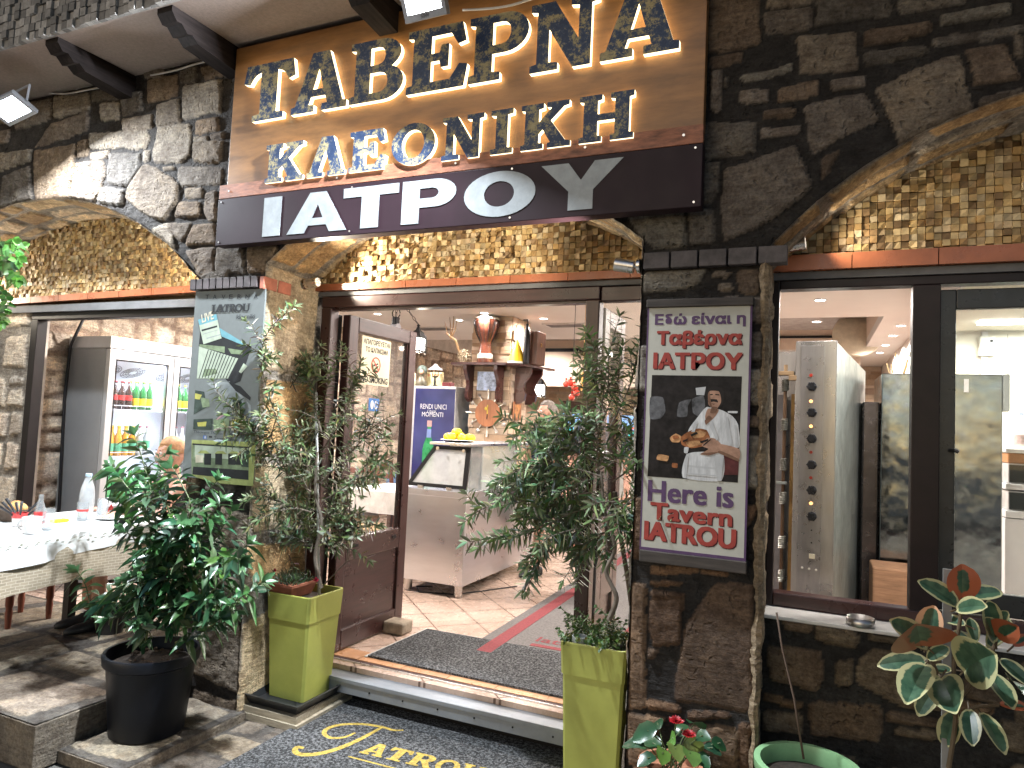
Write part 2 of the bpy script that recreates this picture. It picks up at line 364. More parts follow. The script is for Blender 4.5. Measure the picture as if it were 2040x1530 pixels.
def snap(u, w):
    u = u.copy(); w = w.copy()
    for a, (c, top, R, hw) in ARCH.items():
        zz = arch_z(a, np.clip(u, c - hw, c + hw)); near = (np.abs(u - c) < hw + .012)
        up = near & (w > zz - .03) & (w < zz + .045) & (np.abs(u - c) < hw - .005); w[up] = zz[up]
        sd = near & ~up & (np.abs(np.abs(u - c) - hw) < .02); u[sd] = (c + np.sign(u - c) * hw)[sd]
    return u, w
PAL = ((.20, .165, .135), (.235, .195, .155), (.165, .145, .125), (.27, .225, .175), (.21, .16, .115), (.29, .255, .21), (.19, .175, .16))
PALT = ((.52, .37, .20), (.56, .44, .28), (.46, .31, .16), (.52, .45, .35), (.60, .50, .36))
PALL = ((.66, .57, .46), (.60, .50, .40), (.72, .64, .53), (.55, .46, .37), (.74, .67, .58))
BRN_ = ((.175, .105, .062), (.15, .092, .058), (.19, .125, .08), (.13, .088, .062)); DKS = ((.175, .15, .13), (.145, .13, .115), (.185, .155, .125), (.16, .12, .09), (.21, .195, .17))
PALF = lambda c: BRN_ if c[0] > -.8 and c[1] < 1.2 else DKS if c[0] > -.8 else PAL
R0 = random.Random(5)
stone_sheet('facade_wall', -6.9, 2.5, -.26, 3.9, .009, lambda u, w, h: (u, -h, w), STONE, BLD, rubble(-6.9, 2.5, -.3, 3.9, .14, .36, 1.25, R0), TR, PALF, keep=keep, snap=snap, rough=.008, relief=.018, mortar=(.045, .041, .039), mort_f=lambda u, w: np.where(u > -.8, .75, 1.15))
for a, (c, top, R, hw) in ARCH.items():                                     # slab-lined soffits of the arches
    th = math.asin(hw / R); L = R * th
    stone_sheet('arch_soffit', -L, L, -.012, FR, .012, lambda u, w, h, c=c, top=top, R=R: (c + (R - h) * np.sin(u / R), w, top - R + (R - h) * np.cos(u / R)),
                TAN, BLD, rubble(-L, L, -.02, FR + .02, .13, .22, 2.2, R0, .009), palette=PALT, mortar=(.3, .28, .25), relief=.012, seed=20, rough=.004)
def reveal(name, X, sg, z0, z1, pal, seed, smin=.2, mort=(.28, .26, .23), y1=FR, m=None):
    stone_sheet(name, -.012, y1, z0, z1, .011, lambda u, w, h: (X + sg * h, u, w), m or TAN, BLD, rubble(-.03, y1 + .02, z0, z1, smin, smin * 1.7, 1.2, R0, .012),
                palette=pal, mortar=mort, relief=.014, seed=seed, rough=.006)
zs = lambda a: float(arch_z(a, ARCH[a][0] + ARCH[a][3])) + .02
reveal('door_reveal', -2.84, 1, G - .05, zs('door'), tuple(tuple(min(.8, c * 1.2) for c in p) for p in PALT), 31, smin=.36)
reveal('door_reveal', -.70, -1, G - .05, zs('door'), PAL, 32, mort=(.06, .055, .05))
reveal('bay_reveal', -3.33, -1, G - .05, zs('left'), PALL, 33)
reveal('bay_reveal', -6.57, 1, G - .05, zs('left'), PALL, 34)
reveal('window_reveal', -.19, 1, G - .05, zs('right'), ((.3, .24, .17), (.36, .3, .22)), 35, mort=(.2, .16, .12))
reveal('window_reveal', 2.29, -1, G - .05, zs('right'), PAL, 36)
# stone infill left of the left-hand window, and the parapet under the right-hand window
stone_sheet('infill_wall', -6.56, -5.62, -.02, 2.26, .013, lambda u, w, h: (u, FR - .03 - h, w), PALE, BLD, rubble(-6.56, -5.62, -.02, 2.24, .18, .34, 1.3, R0), palette=PALL, mortar=(.3, .27, .23), seed=41)
SW = [[(535,820),(860,850),(880,950),(850,1075),(570,1010)],[(1160,840),(1560,900),(1560,1180),(1380,1180),(1070,1050),(1080,920)],[(620,660),(820,690),(820,740),(640,730)],[(830,700),(1075,740),(1070,830),(840,790)],
[(1150,730),(1330,740),(1330,810),(1140,770)],[(800,1140),(1210,1180),(1200,1380),(800,1330)],[(530,1100),(760,1150),(740,1190),(530,1140)],[(530,1200),(740,1220),(740,1330),(530,1320)],
[(1300,1290),(1550,1310),(1540,1360),(1290,1330)],[(1240,1200),(1540,1240),(1540,1280),(1240,1250)],[(950,900),(1050,900),(1040,1050),(950,1050)],[(1920,1240),(2040,1260),(2040,1440),(1880,1400)],[(1700,1000),(1900,1020),(1900,1140),(1720,1120)]]
PW = .27
stone_sheet('parapet_wall', -.2, 2.3, -.26, .684, .011, lambda u, w, h: (u, PW - h, w), STONE, BLD, rubble(-.2, 2.3, -.26, .71, .12, .25, 1.5, R0, .022),
            [[tuple(PY(a, b, PW)[[0, 2]]) for a, b in crop(1340, 1005, L)] for L in SW], ((.24, .15, .08), (.20, .13, .075), (.17, .125, .085), (.20, .16, .11)), seed=44, mortar=(.034, .033, .031))
WHITE = mat('white_marble_sill', (.62, .61, .58), .35, var=.15); CONC = mat('lintel_concrete', (.15, .15, .155), .8, bmp=.2)
part('window_sill', MB().box((-.185, PW - .012, .684), (2.285, FR + .02, .70), bev=.004), WHITE, BLD)
# mosaic of split stone cubes above each lintel
MOS = mat('mosaic_cube_stone', (.9, .9, .9), .55, var=.28, scale=30, attr=True, bmp=.3, bscale=70)
MC = [(.60, .42, .20), (.68, .52, .28), (.50, .32, .13), (.72, .58, .36), (.40, .25, .11), (.62, .44, .20), (.56, .42, .25), (.30, .19, .09)]
for a, (c, top, R, hw) in ARCH.items():
    b = MB(); s = .031; z = 2.25
    while z < top:
        n = int(2 * hw / s) + 1; x = c - hw
        for i in range(n):
            zz = float(arch_z(a, x + s / 2))
            if z + s * .4 < zz:
                k = nrs.rand(); y0 = FR - .035 - .018 * k - (.010 if nrs.rand() < .12 else 0)
                col = MC[nrs.randint(len(MC))]; f = .7 + .6 * nrs.rand(); b.col = tuple(v * f for v in col)
                g = .0012; t1, t2, t3 = [(nrs.rand() - .5) * .012 for _ in range(3)]
                X0, X1, Z0, Z1 = x + g, x + s - g, z + g, z + s - g
                b.add([(X0, y0 + t1, Z0), (X1, y0 + t2, Z0), (X1, y0 + t3, Z1), (X0, y0 - t1, Z1), (X0, FR, Z0), (X1, FR, Z0), (X1, FR, Z1), (X0, FR, Z1)],
                      [(0, 1, 2, 3), (0, 4, 5, 1), (1, 5, 6, 2), (2, 6, 7, 3), (3, 7, 4, 0)])
            x += s
        z += s
    o = part('mosaic_panel', b, MOS, BLD)
    part('mosaic_backing', MB().box((c - hw - .02, FR - .004, 2.2), (c + hw + .02, FR + .03, top + .05)), mat('mosaic_grout', (.2, .15, .1), .9), BLD)
# terracotta drip tiles on the lintels
TERRA = mat('terracotta_tile', (.42, .135, .06), .32, var=.25, scale=5, attr=True, rvar=.1)
def tiles(x0, x1, za0, za1, zb0, zb1, y0, y1, L=.33):
    b = MB(); x = x0
    while x < x1 - .01:
        e = min(x + L - .004, x1); t0, t1 = (x - x0) / (x1 - x0), (e - x0) / (x1 - x0); v = rnd.uniform(.8, 1.1); b.col = (v, v, v)
        lo0, lo1, hi0, hi1 = za0 + (zb0 - za0) * t0, za0 + (zb0 - za0) * t1, za1 + (zb1 - za1) * t0, za1 + (zb1 - za1) * t1
        b.prism([(x, y0, lo0), (e, y0, lo1), (e, y0, hi1), (x, y0, hi0)], (0, y1 - y0, 0)); x = e + .004
    part('lintel_tiles', b, TERRA, BLD)
tiles(-6.55, -3.34, 2.215, 2.262, 2.262, 2.308, .385, FR + .01)
tiles(-2.835, -.705, 2.228, 2.268, 2.228, 2.268, .40, FR + .01)
tiles(-.185, 2.285, 2.226, 2.296, 2.226, 2.296, .39, FR + .01)
part('lintel_beam', MB().box((-6.56, .405, 2.16), (-3.34, FR + .12, 2.214)).box((-2.838, .43, 2.2), (-.702, FR + .12, 2.226)).box((-.188, .42, 2.19), (2.288, FR + .12, 2.224)), CONC, BLD)
# brick cap course on the two piers
BRK = mat('dark_clay_brick', (.10, .085, .085), .7, var=.4, scale=20, attr=True, bmp=.3)
b = MB()
x = -3.375
while x < -2.9:
    b.col = (1, .95, .95); v = rnd.uniform(.7, 1.2); b.col = (v, v * .97, v); b.box((x, -.05, 2.165), (x + .042, .03, 2.228), bev=.003); x += .052
part('brick_course', b, BRK, BLD)
b = MB()
for k in range(2): b.col = (1, 1, 1) if k else (.9, .9, .9); b.box((-2.846, -.045 + k * .115, 2.155), (-2.815, .06 + k * .115, 2.225), bev=.003)
part('brick_course', b, mat('red_clay_brick', (.42, .15, .10), .75, var=.3, scale=20), BLD)
b = MB(); x = -.69
while x < -.2: b.col = (.8, .8, .8); b.box((x, -.035, 2.165), (x + .11, .03, 2.235), bev=.003); x += .118
part('brick_course', b, BRK, BLD)
# wall and rooms behind: the parts of the wall between openings
SOLID = mat('inner_plaster', (.55, .5, .45), .8)
part('wall_core', MB().box((-3.32, FR + .03, G), (-2.86, FR + .13, 3.0)).box((-.69, FR + .03, G), (-.2, FR + .13, 3.0)).box((-6.9, FR + .05, 2.25), (2.5, FR + .15, 3.9)).box((-6.9, FR + .03, G), (-5.66, FR + .13, 2.24)), SOLID, BLD)
part('parapet_core', MB().box((-.2, FR - .1, G), (2.3, FR + .12, .68)), SOLID, BLD)
# eave: sloping plaster soffit on carved wooden brackets, pebble-dash fascia
EAVE = mat('soffit_plaster', (.30, .235, .20), .9, var=.15, scale=60, bmp=.3, bscale=150)
part('eave_soffit', MB().prism([(-7.2, -.52, 3.58), (2.9, -.52, 3.58), (2.9, .1, 3.60), (-7.2, .1, 3.60)], (0, 0, .14)), EAVE, BLD)
b = MB(); s = .05
for i in range(int(10.1 / s)):
    for j in range(14):
        v = rnd.uniform(.5, 1.4); b.col = (v, v * .98, v * .95)
        x = -7.2 + i * s; z = 3.575 + j * s; y = -.535 - rnd.uniform(0, .022)
        b.box((x + .002, y, z + .002), (x + s - .002, -.52, z + s - .002))
part('fascia', b, mat('fascia_cube_stone', (.26, .25, .24), .8, var=.3, scale=30, attr=True), BLD)
part('eave_slab', MB().box((-7.2, -.519, 3.73), (2.9, .5, 4.3)), EAVE, BLD)
DKW = mat('bracket_wood', (.020, .015, .014), .7, 0, .5, 3.5, .15, 5, stretch=[14, 1.2, 14], spec=.12)
for bx in (-4.10, -3.18, -2.05, -.95, .15, 1.3):
    pr = [(.02, 3.592), (.02, 3.44), (-.33, 3.46), (-.37, 3.49), (-.40, 3.478), (-.44, 3.515), (-.47, 3.51), (-.505, 3.55), (-.505, 3.585)]
    part('eave_bracket', MB().prism([(bx - .055, y, z) for y, z in pr], (.11, 0, 0)), DKW, BLD)
# ------------------------------------------------------------------ ground, terrace, inside floor
def gsheet(name, x0, x1, y0, y1, z, seed, smin, smax, pal, dx=.014, mort=(.10, .09, .08)):
    o = stone_sheet(name, x0, x1, y0, y1, dx, lambda u, w, h: (u, w, z + h), SLAB, None, rubble(x0, x1, y0, y1, smin, smax, 1.3, R0, .011), palette=pal, mortar=mort, relief=.008, seed=seed, rough=.0035, edge=.012, kind='structure'); return o
PG = ((.26, .22, .165), (.21, .18, .14), (.30, .26, .20), (.24, .20, .16), (.18, .155, .13))
gsheet('terrace', -7.4, -3.235, -.835, FR + .02, -.006, 51, .4, .85, PG)
gsheet('stone_step', -3.222, -2.80, -.72, .02, -.158, 52, .5, .9, PG, dx=.008)
gsheet('pavement', -2.795, -.2, -1.6, .6, G - .006, 53, .22, .5, PG)
o = MB().add([(-60, -60, G - .03), (60, -60, G - .03), (60, .55, G - .03), (-60, .55, G - .03)], [(0, 1, 2, 3)]).build('ground', mat('street_paving', (.13, .12, .105), .85, var=.3, scale=3, bmp=.3)); tag(o, kind='structure')
RIS = stone_mat('step_edge_stone', .3)
b = MB(); b.col = (.2, .17, .135); b.box((-7.4, -.838, G - .02), (-3.228, FR, -.012), bev=.004)
tag(part('terrace_edge', b, RIS, None), kind='structure')
b = MB(); b.col = (.22, .185, .145); b.box((-3.226, -.725, G - .02), (-2.795, .02, -.162), bev=.003)
tag(part('step_edge', b, RIS, None), kind='structure')
def tile_mat(name, c1, c2, mortar, size, rot, r=.25, mw=.008):
    M, t, b = nodes(name); tc = t.nodes.new('ShaderNodeTexCoord'); mp = t.nodes.new('ShaderNodeMapping'); mp.inputs['Rotation'].default_value[2] = math.radians(rot)
    mp.inputs['Location'].default_value = (.12, .05, 0)
    br = t.nodes.new('ShaderNodeTexBrick'); br.offset = 0; br.inputs['Scale'].default_value = 1
    br.inputs['Brick Width'].default_value = size; br.inputs['Row Height'].default_value = size; br.inputs['Mortar Size'].default_value = mw / 2; br.inputs['Mortar Smooth'].default_value = .2
    br.inputs['Color1'].default_value = (*c1, 1); br.inputs['Color2'].default_value = (*c2, 1); br.inputs['Mortar'].default_value = (*mortar, 1)
    t.links.new(tc.outputs['Object'], mp.inputs[0]); t.links.new(mp.outputs[0], br.inputs['Vector'])
    c = mixc(t, br.outputs['Color'], ramp(t, noise(t, 3.5, 6, .7), [(.3, (.78, .74, .7)), (.7, (1.15, 1.12, 1.1))]), 1, 'MULTIPLY')
    t.links.new(c, b.inputs['Base Color']); b.inputs['Roughness'].default_value = r
    t.links.new(ramp(t, noise(t, 12, 4), [(.3, r - .08), (.7, r + .12)]), b.inputs['Roughness'])
    bump(t, b, br.outputs['Fac'], -.3, .003); return M
FT = tile_mat('pink_floor_tile', (.52, .395, .325), (.48, .36, .295), (.15, .095, .07), .33, 45, .25, .012)
o = MB().add([(-5.8, .58, 0), (3.2, .58, 0), (3.2, 9.6, 0), (-5.8, 9.6, 0)], [(0, 1, 2, 3)]).build('floor', FT); tag(o, kind='structure')
# strip of terracotta border tiles just inside the doors
b = MB(); x = -2.80
while x < -.8: v = rnd.uniform(.85, 1.15); b.col = (v, v, v); b.box((x, .60, -.02), (min(x + .30, -.8), .745, .004)); x += .304
tag(part('border_tiles', b, mat('border_tile', (.48, .25, .13), .3, attr=True, scale=6), None), kind='structure')
o = MB().box((-5.8, FR + .02, -.05), (3.2, .581, -.003)).build('floor_edge', FT); tag(o, kind='structure')
# ------------------------------------------------------------------ frames
MAH = wood('mahogany_frame', (.040, .015, .014), .3, .35, axis=2, bmp=.03); MAHX = wood('mahogany_rail', (.040, .015, .014), .3, .35, axis=0, bmp=.03); MAHY = wood('mahogany_leaf_rail', (.040, .018, .016), .3, .35, axis=1, bmp=.03)
BLK = mat('black_seal', (.006, .006, .007), .5, spec=.25); MAHD = mat('dark_window_wood', (.014, .0075, .0085), .38, var=.3, spec=.3); ALU = mat('painted_aluminium', (.24, .26, .285), .45, .2, var=.12); ALUB = mat('bright_aluminium', (.7, .7, .7), .3, 1)
GL = glassy('window_glass'); DKF = mat('dark_window_frame', (.009, .0065, .007), .4, spec=.25)
y0, y1 = FR - .045, FR + .035
def molded(b, a, c, horizontal):
    b.box(a, c, bev=.006)
DF = part('door_frame', MB().box((-2.80, y0 - .001, 2.1285), (-1.0205, y1, 2.199), bev=.006), MAHX, BLD)
part('jamb', MB().box((-2.80, y0, -.03), (-2.725, y1, 2.128), bev=.006), MAH, DF); part('jamb', MB().box((-1.095, y0, -.03), (-1.02, y1, 2.128), bev=.006), MAH, DF)
part('rebate', MB().box((-2.724, y0 + .02, 2.115), (-1.096, y1 - .004, 2.128)), MAHX, DF)
part('side_rail', MB().box((-1.018, y0 + .012, 2.12), (-.702, y1, 2.198), bev=.006), MAHX, DF); part('side_jamb', MB().box((-.76, y0 + .012, -.03), (-.703, y1, 2.119), bev=.006), MAH, DF); part('side_rail', MB().box((-1.018, y0 + .012, -.02), (-.762, y1, .06), bev=.005), MAHX, DF)
part('side_pane', MB().box((-1.018, FR - .003, .061), (-.762, FR + .003, 2.119)), GL, DF)
TH = part('threshold', MB().box((-2.82, .385, -.055), (-.705, .52, -.032), bev=.003).box((-2.82, .392, -.115), (-.705, .41, -.056), bev=.002), ALU, BLD)
part('riser', MB().box((-2.83, .5, G - .03), (-.705, .56, -.06)), BLK, TH)
part('track', MB().box((-2.80, .525, -.03), (-.72, .54, -.004)).box((-2.80, .556, -.03), (-.72, .566, .004)), ALUB, TH)
part('track_seal', MB().box((-2.80, .5405, -.03), (-.72, .5555, -.012)).box((-2.80, .5665, -.03), (-.72, .598, .001)), MAHX, TH)
b = MB()
for i in range(9): x = -2.7 + i * .22; b.cyl((x, .392, -.08), (x, .388, -.08), .005, n=8)
part('screw', b, BLK, TH)
def door_leaf(X, ya, yb, x_in):
    t = .028; z0, z1 = .015, 2.105; s = .095; m0, m1 = .56, .70
    o = part('door_leaf', MB().box((X - t, ya + s + .0005, m0), (X + t, yb - s - .0005, m1), bev=.006), MAHY, BLD)
    for a1, b1 in ((ya, ya + s), (yb - s, yb)): part('stile', MB().box((X - t, a1, z0), (X + t, b1, z1), bev=.006), MAH, o)
    for a1, b1 in ((z1 - s, z1), (z0, z0 + .12)): part('leaf_rail', MB().box((X - t, ya + s + .0005, a1), (X + t, yb - s - .0005, b1), bev=.006), MAHY, o)
    part('door_panel', MB().box((X - .012, ya + s, z0 + .12), (X + .012, yb - s, m0)), MAHY, o)
    part('glass_pane', MB().box((X - .004, ya + s, m1), (X + .004, yb - s, z1 - s)), GL, o)
    b = MB()
    for (a1, b1) in ((ya + s, ya + s + .012), (yb - s - .012, yb - s)): b.box((X - .016, a1, m1), (X + .016, b1, z1 - s))
    part('glazing_bead', b, MAHX, o)
    if x_in:
        for yy in (ya + .17, yb - .19): part('drain_cap', MB().box((X + t, yy, m0 + .075), (X + t + .006, yy + .05, m0 + .095), bev=.002), BLK, o)
    return o
LEAF = door_leaf(-2.70, .56, 1.36, True)
RL = door_leaf(-1.045, .545, .97, False)
part('edge_seal', MB().box((-2.764, .515, 0), (-2.731, .555, 2.1)), BLK, DF)
# left-hand opening: slim dark frame
WL = part('window', MB().box((-5.61, y0, 2.1055), (-3.352, y1, 2.16), bev=.004), DKF, BLD)
for a1, b1 in ((-5.61, -5.535), (-3.43, -3.352)): part('jamb', MB().box((a1, y0, 0), (b1, y1, 2.105), bev=.004), DKF, WL)
# right-hand window: fixed-open left bay, sliding sash on the right
WR = part('window', MB().box((-.154, y0, 2.149), (2.285, y1, 2.189), bev=.004), MAHD, BLD)
part('jamb', MB().box((-.187, y0, .701), (-.155, y1, 2.185), bev=.004), MAHD, WR); part('mullion', MB().box((.385, y0 - .004, .763), (.49, y1, 2.148), bev=.004), MAHD, WR)
part('bottom_rail', MB().box((-.154, y0, .701), (2.285, y1, .762), bev=.006), MAHX, WR)
SASH = mat('sash_dark_aluminium', (.03, .032, .034), .3, .2)
b = MB().box((.492, FR + .012, .768), (.555, FR + .05, 2.135), bev=.004).box((.556, FR + .012, 2.05), (1.75, FR + .05, 2.135), bev=.004).box((.556, FR + .012, .768), (1.75, FR + .05, .86), bev=.004).box((1.75, FR + .012, .768), (1.81, FR + .05, 2.135), bev=.004)
part('sash', b, SASH, WR)
part('pane', MB().box((.555, FR + .028, .86), (1.75, FR + .034, 2.05)), GL, WR)
hp = PY(1893, 898, FR - .03)
part('handle', MB().tube([(.535, FR - .004, hp[2] + .002), (.55, FR - .035, hp[2] + .002), (hp[0] + .03, FR - .038, hp[2] - .004)], [.008, .009, .008], 8), SASH, WR, True)
# right reveal trim strip: split, weathered edge of the pier
b = MB(); b.col = (.30, .235, .16); z = -.24; rg_ = []; w0 = w1 = 0
while z < 2.19:
    w0 = .7 * w0 + rnd.uniform(-.006, .006); w1 = .7 * w1 + rnd.uniform(-.005, .005); k = -.008 if rnd.random() < .07 else 0
    rg_.append([(-.206 + w0, -.02 + w1, z), (-.190 + w0 * .5, -.031 + w1 + k, z), (-.174 + w1 + k * .5, -.016 + w0, z), (-.173 + w1, .03, z), (-.2, .03, z)]); z += rnd.uniform(.010, .022)
b.loft(rg_)
part('pier_edge', b, TAN, BLD)
# ------------------------------------------------------------------ rooms
CEIL = mat('ceiling_paint', (.66, .625, .59), .85, var=.04, scale=2); CREAM = mat('cream_kitchen_wall', (.72, .69, .58), .6, var=.05, scale=2); BEIGE = mat('beige_bulkhead', (.62, .50, .40), .8, var=.04)
cz = 2.66
o = MB().box((-5.8, FR + .16, cz), (-.8, 5.9, cz + .1)).box((-.8, FR + .16, cz), (.99, 4.45, cz + .1)).box((.6, 4.45, cz), (.99, 9.5, cz + .1)).box((-.9, 5.9, cz), (-.8, 9.5, cz + .1)).box((-5.8, 9.0, cz), (-.9, 9.5, cz + .1)).box((-.8, 8.0, cz), (.6, 9.5, cz + .1)).build('ceiling', CEIL); tag(o, kind='structure')
RECP = mat('recess_paint', (.36, .33, .31), .9)
o = MB().box((-5.8, 5.9, 3.05), (-.9, 9.0, 3.1)).box((-.8, 4.45, 3.05), (.6, 8.0, 3.1)).build('ceiling_recess', RECP); tag(o, kind='structure')
o = MB().box((-5.8, 5.88, cz + .1), (-.9, 5.899, 3.05)).box((-.899, 5.9, cz + .1), (-.88, 9.0, 3.05)).box((-5.8, 8.98, 2.2), (-.9, 9.0, 3.05)).box((.601, 4.45, cz + .1), (.62, 8.0, 3.05)).box((-.82, 4.45, cz + .1), (-.801, 8.0, 3.05)).box((-.8, 8.001, cz - .12), (.6, 8.02, 3.05)).build('bulkhead', BEIGE); tag(o, kind='structure')
o = MB().box((-5.8, 8.955, 2.84), (-.9, 8.979, 2.9)).box((-.8, 7.975, 2.93), (.6, 8.0, 2.96)).build('bulkhead_trim', BLK); tag(o, kind='structure')
# left side wall of pale rubble, back wall of split-face stone strips, partition and kitchen walls
def strips(name, u0, u1, w0, w1, to3, seed, kind='structure', parent=None, pal=((.52, .38, .26), (.60, .46, .33), (.46, .32, .21), (.56, .44, .34), (.64, .50, .37), (.40, .28, .20)), h=.075, L=.3):
    rg = random.Random(seed); b = MB(); w = w0
    while w < w1 - .005:
        hh = min(h * rg.choice((.6, 1, 1, 1.4)), w1 - w); u = u0 - rg.uniform(0, L * .6)
        while u < u1:
            e = u + L * rg.uniform(.45, 1.3); a, c = max(u, u0), min(e, u1)
            if c - a > .01:
                p = pal[rg.randrange(len(pal))]; v = rg.uniform(.8, 1.15); b.col = tuple(x * v for x in p); d = rg.uniform(.004, .034)
                q = [to3(a + .0015, w + .0015, 0), to3(c - .0015, w + .0015, 0), to3(c - .0015, w + hh - .0015, 0), to3(a + .0015, w + hh - .0015, 0)]
                n = np.array(to3(a, w, 1.)) - np.array(to3(a, w, 0)); fj = [d + rg.uniform(-.003, .003) for _ in range(4)]
                f = [np.array(q[i]) + n * fj[i] for i in range(4)]
                b.add(q + [tuple(x) for x in f], [(4, 5, 6, 7), (0, 1, 5, 4), (1, 2, 6, 5), (2, 3, 7, 6), (3, 0, 4, 7)])
            u = e
        w += hh
    o = part(name, b, STRIP, parent)
    if kind: o['kind'] = kind
    return o
STRIP = mat('split_face_stone', (1, 1, 1), .75, var=.25, scale=14, attr=True, bmp=.5, bscale=45)
stone_sheet('wall', .6, 9.5, 0, cz, .022, lambda u, w, h: (-5.78 + h, u, w), PALE, None, rubble(.6, 9.5, 0, cz, .16, .34, 1.5, R0, .012), palette=((.70, .60, .49), (.64, .54, .43), (.74, .65, .55)), mortar=(.36, .28, .225), relief=.03, seed=61, rough=.012, kind='structure')
o = MB().box((-5.9, .6, -.1), (-5.785, 9.6, 3.1)).box((-5.9, 9.5, -.1), (3.2, 9.6, 3.1)).build('outer_wall', SOLID); tag(o, kind='structure')
strips('back_wall', -5.75, .98, 0, 2.66, lambda u, w, h: (u, 9.49 - h, w), 3)
o = MB().box((.985, 3.62, 0), (1.06, 9.5, cz)).build('partition_wall', mat('white_partition', (.72, .66, .6), .8, var=.04)); tag(o, kind='structure')
o = MB().box((1.06, 3.6, 0), (3.2, 3.7, 2.4)).box((3.1, .6, 0), (3.2, 3.6, 2.4)).box((.985, 3.6, 0), (1.0599, 3.619, 2.4)).build('kitchen_wall', CREAM); tag(o, kind='structure')
o = MB().box((.80, FR + .16, 2.39), (3.2, 3.6, 2.45)).build('kitchen_ceiling', mat('kitchen_ceiling_paint', (.70, .68, .57), .8, var=.04)); tag(o, kind='structure')
o = MB().box((.78, FR + .16, 2.39), (.799, 3.6, cz)).box((-5.8, FR + .16, 2.5), (.78, .78, cz)).build('ceiling_beam', CEIL); tag(o, kind='structure')
TIL = tile_mat('kitchen_wall_tile', (.72, .70, .6), (.70, .68, .57), (.28, .26, .2), .21, 0, .2, .004)
M, t, b_ = nodes('kitchen_tile'); 
tc = t.nodes.new('ShaderNodeTexCoord'); sp = t.nodes.new('ShaderNodeSeparateXYZ'); cb = t.nodes.new('ShaderNodeCombineXYZ'); br = t.nodes.new('ShaderNodeTexBrick'); br.offset = 0
for k, v in (('Scale', 1), ('Brick Width', .2), ('Row Height', .2), ('Mortar Size', .002)): br.inputs[k].default_value = v
br.inputs['Color1'].default_value = (.74, .71, .6, 1); br.inputs['Color2'].default_value = (.71, .69, .58, 1); br.inputs['Mortar'].default_value = (.25, .22, .16, 1)
t.links.new(tc.outputs['Object'], sp.inputs[0]); t.links.new(sp.outputs[0], cb.inputs[0]); t.links.new(sp.outputs[2], cb.inputs[1]); t.links.new(cb.outputs[0], br.inputs['Vector']); t.links.new(br.outputs[0], b_.inputs['Base Color']); b_.inputs['Roughness'].default_value = .2
o = MB().box((1.27, 3.585, .9), (3.1, 3.599, 2.36)).build('kitchen_tiling', M); tag(o, kind='structure')
o = MB().box((1.225, 3.575, .9), (1.268, 3.5995, 2.38)).build('kitchen_conduit', mat('white_trunking', (.75, .75, .72), .5)); tag(o, kind='structure')
# stone-clad column inside the doors
cx0, cx1, cy0, cy1 = -3.56, -3.08, 4.0, 4.48
CO = thing('stone_column', 'square column clad in split tan stone strips carrying a dark wood shelf', 'column', (-3.32, 4.24, 0))
strips('cladding', cx0, cx1, 0, cz - .002, lambda u, w, h: (u, cy0 - h, w), 11, None, CO, h=.07)
strips('cladding', cy0, cy1, 0, cz - .002, lambda u, w, h: (cx1 + h, u, w), 12, None, CO, h=.07)
part('core', MB().box((cx0 + .001, cy0 + .001, 0), (cx1 - .001, cy1, cz - .001)), STRIP, CO)
strips('inner_pier', .62, .95, 0, 2.5, lambda u, w, h: (-2.86 - .25 + h, u, w), 14)
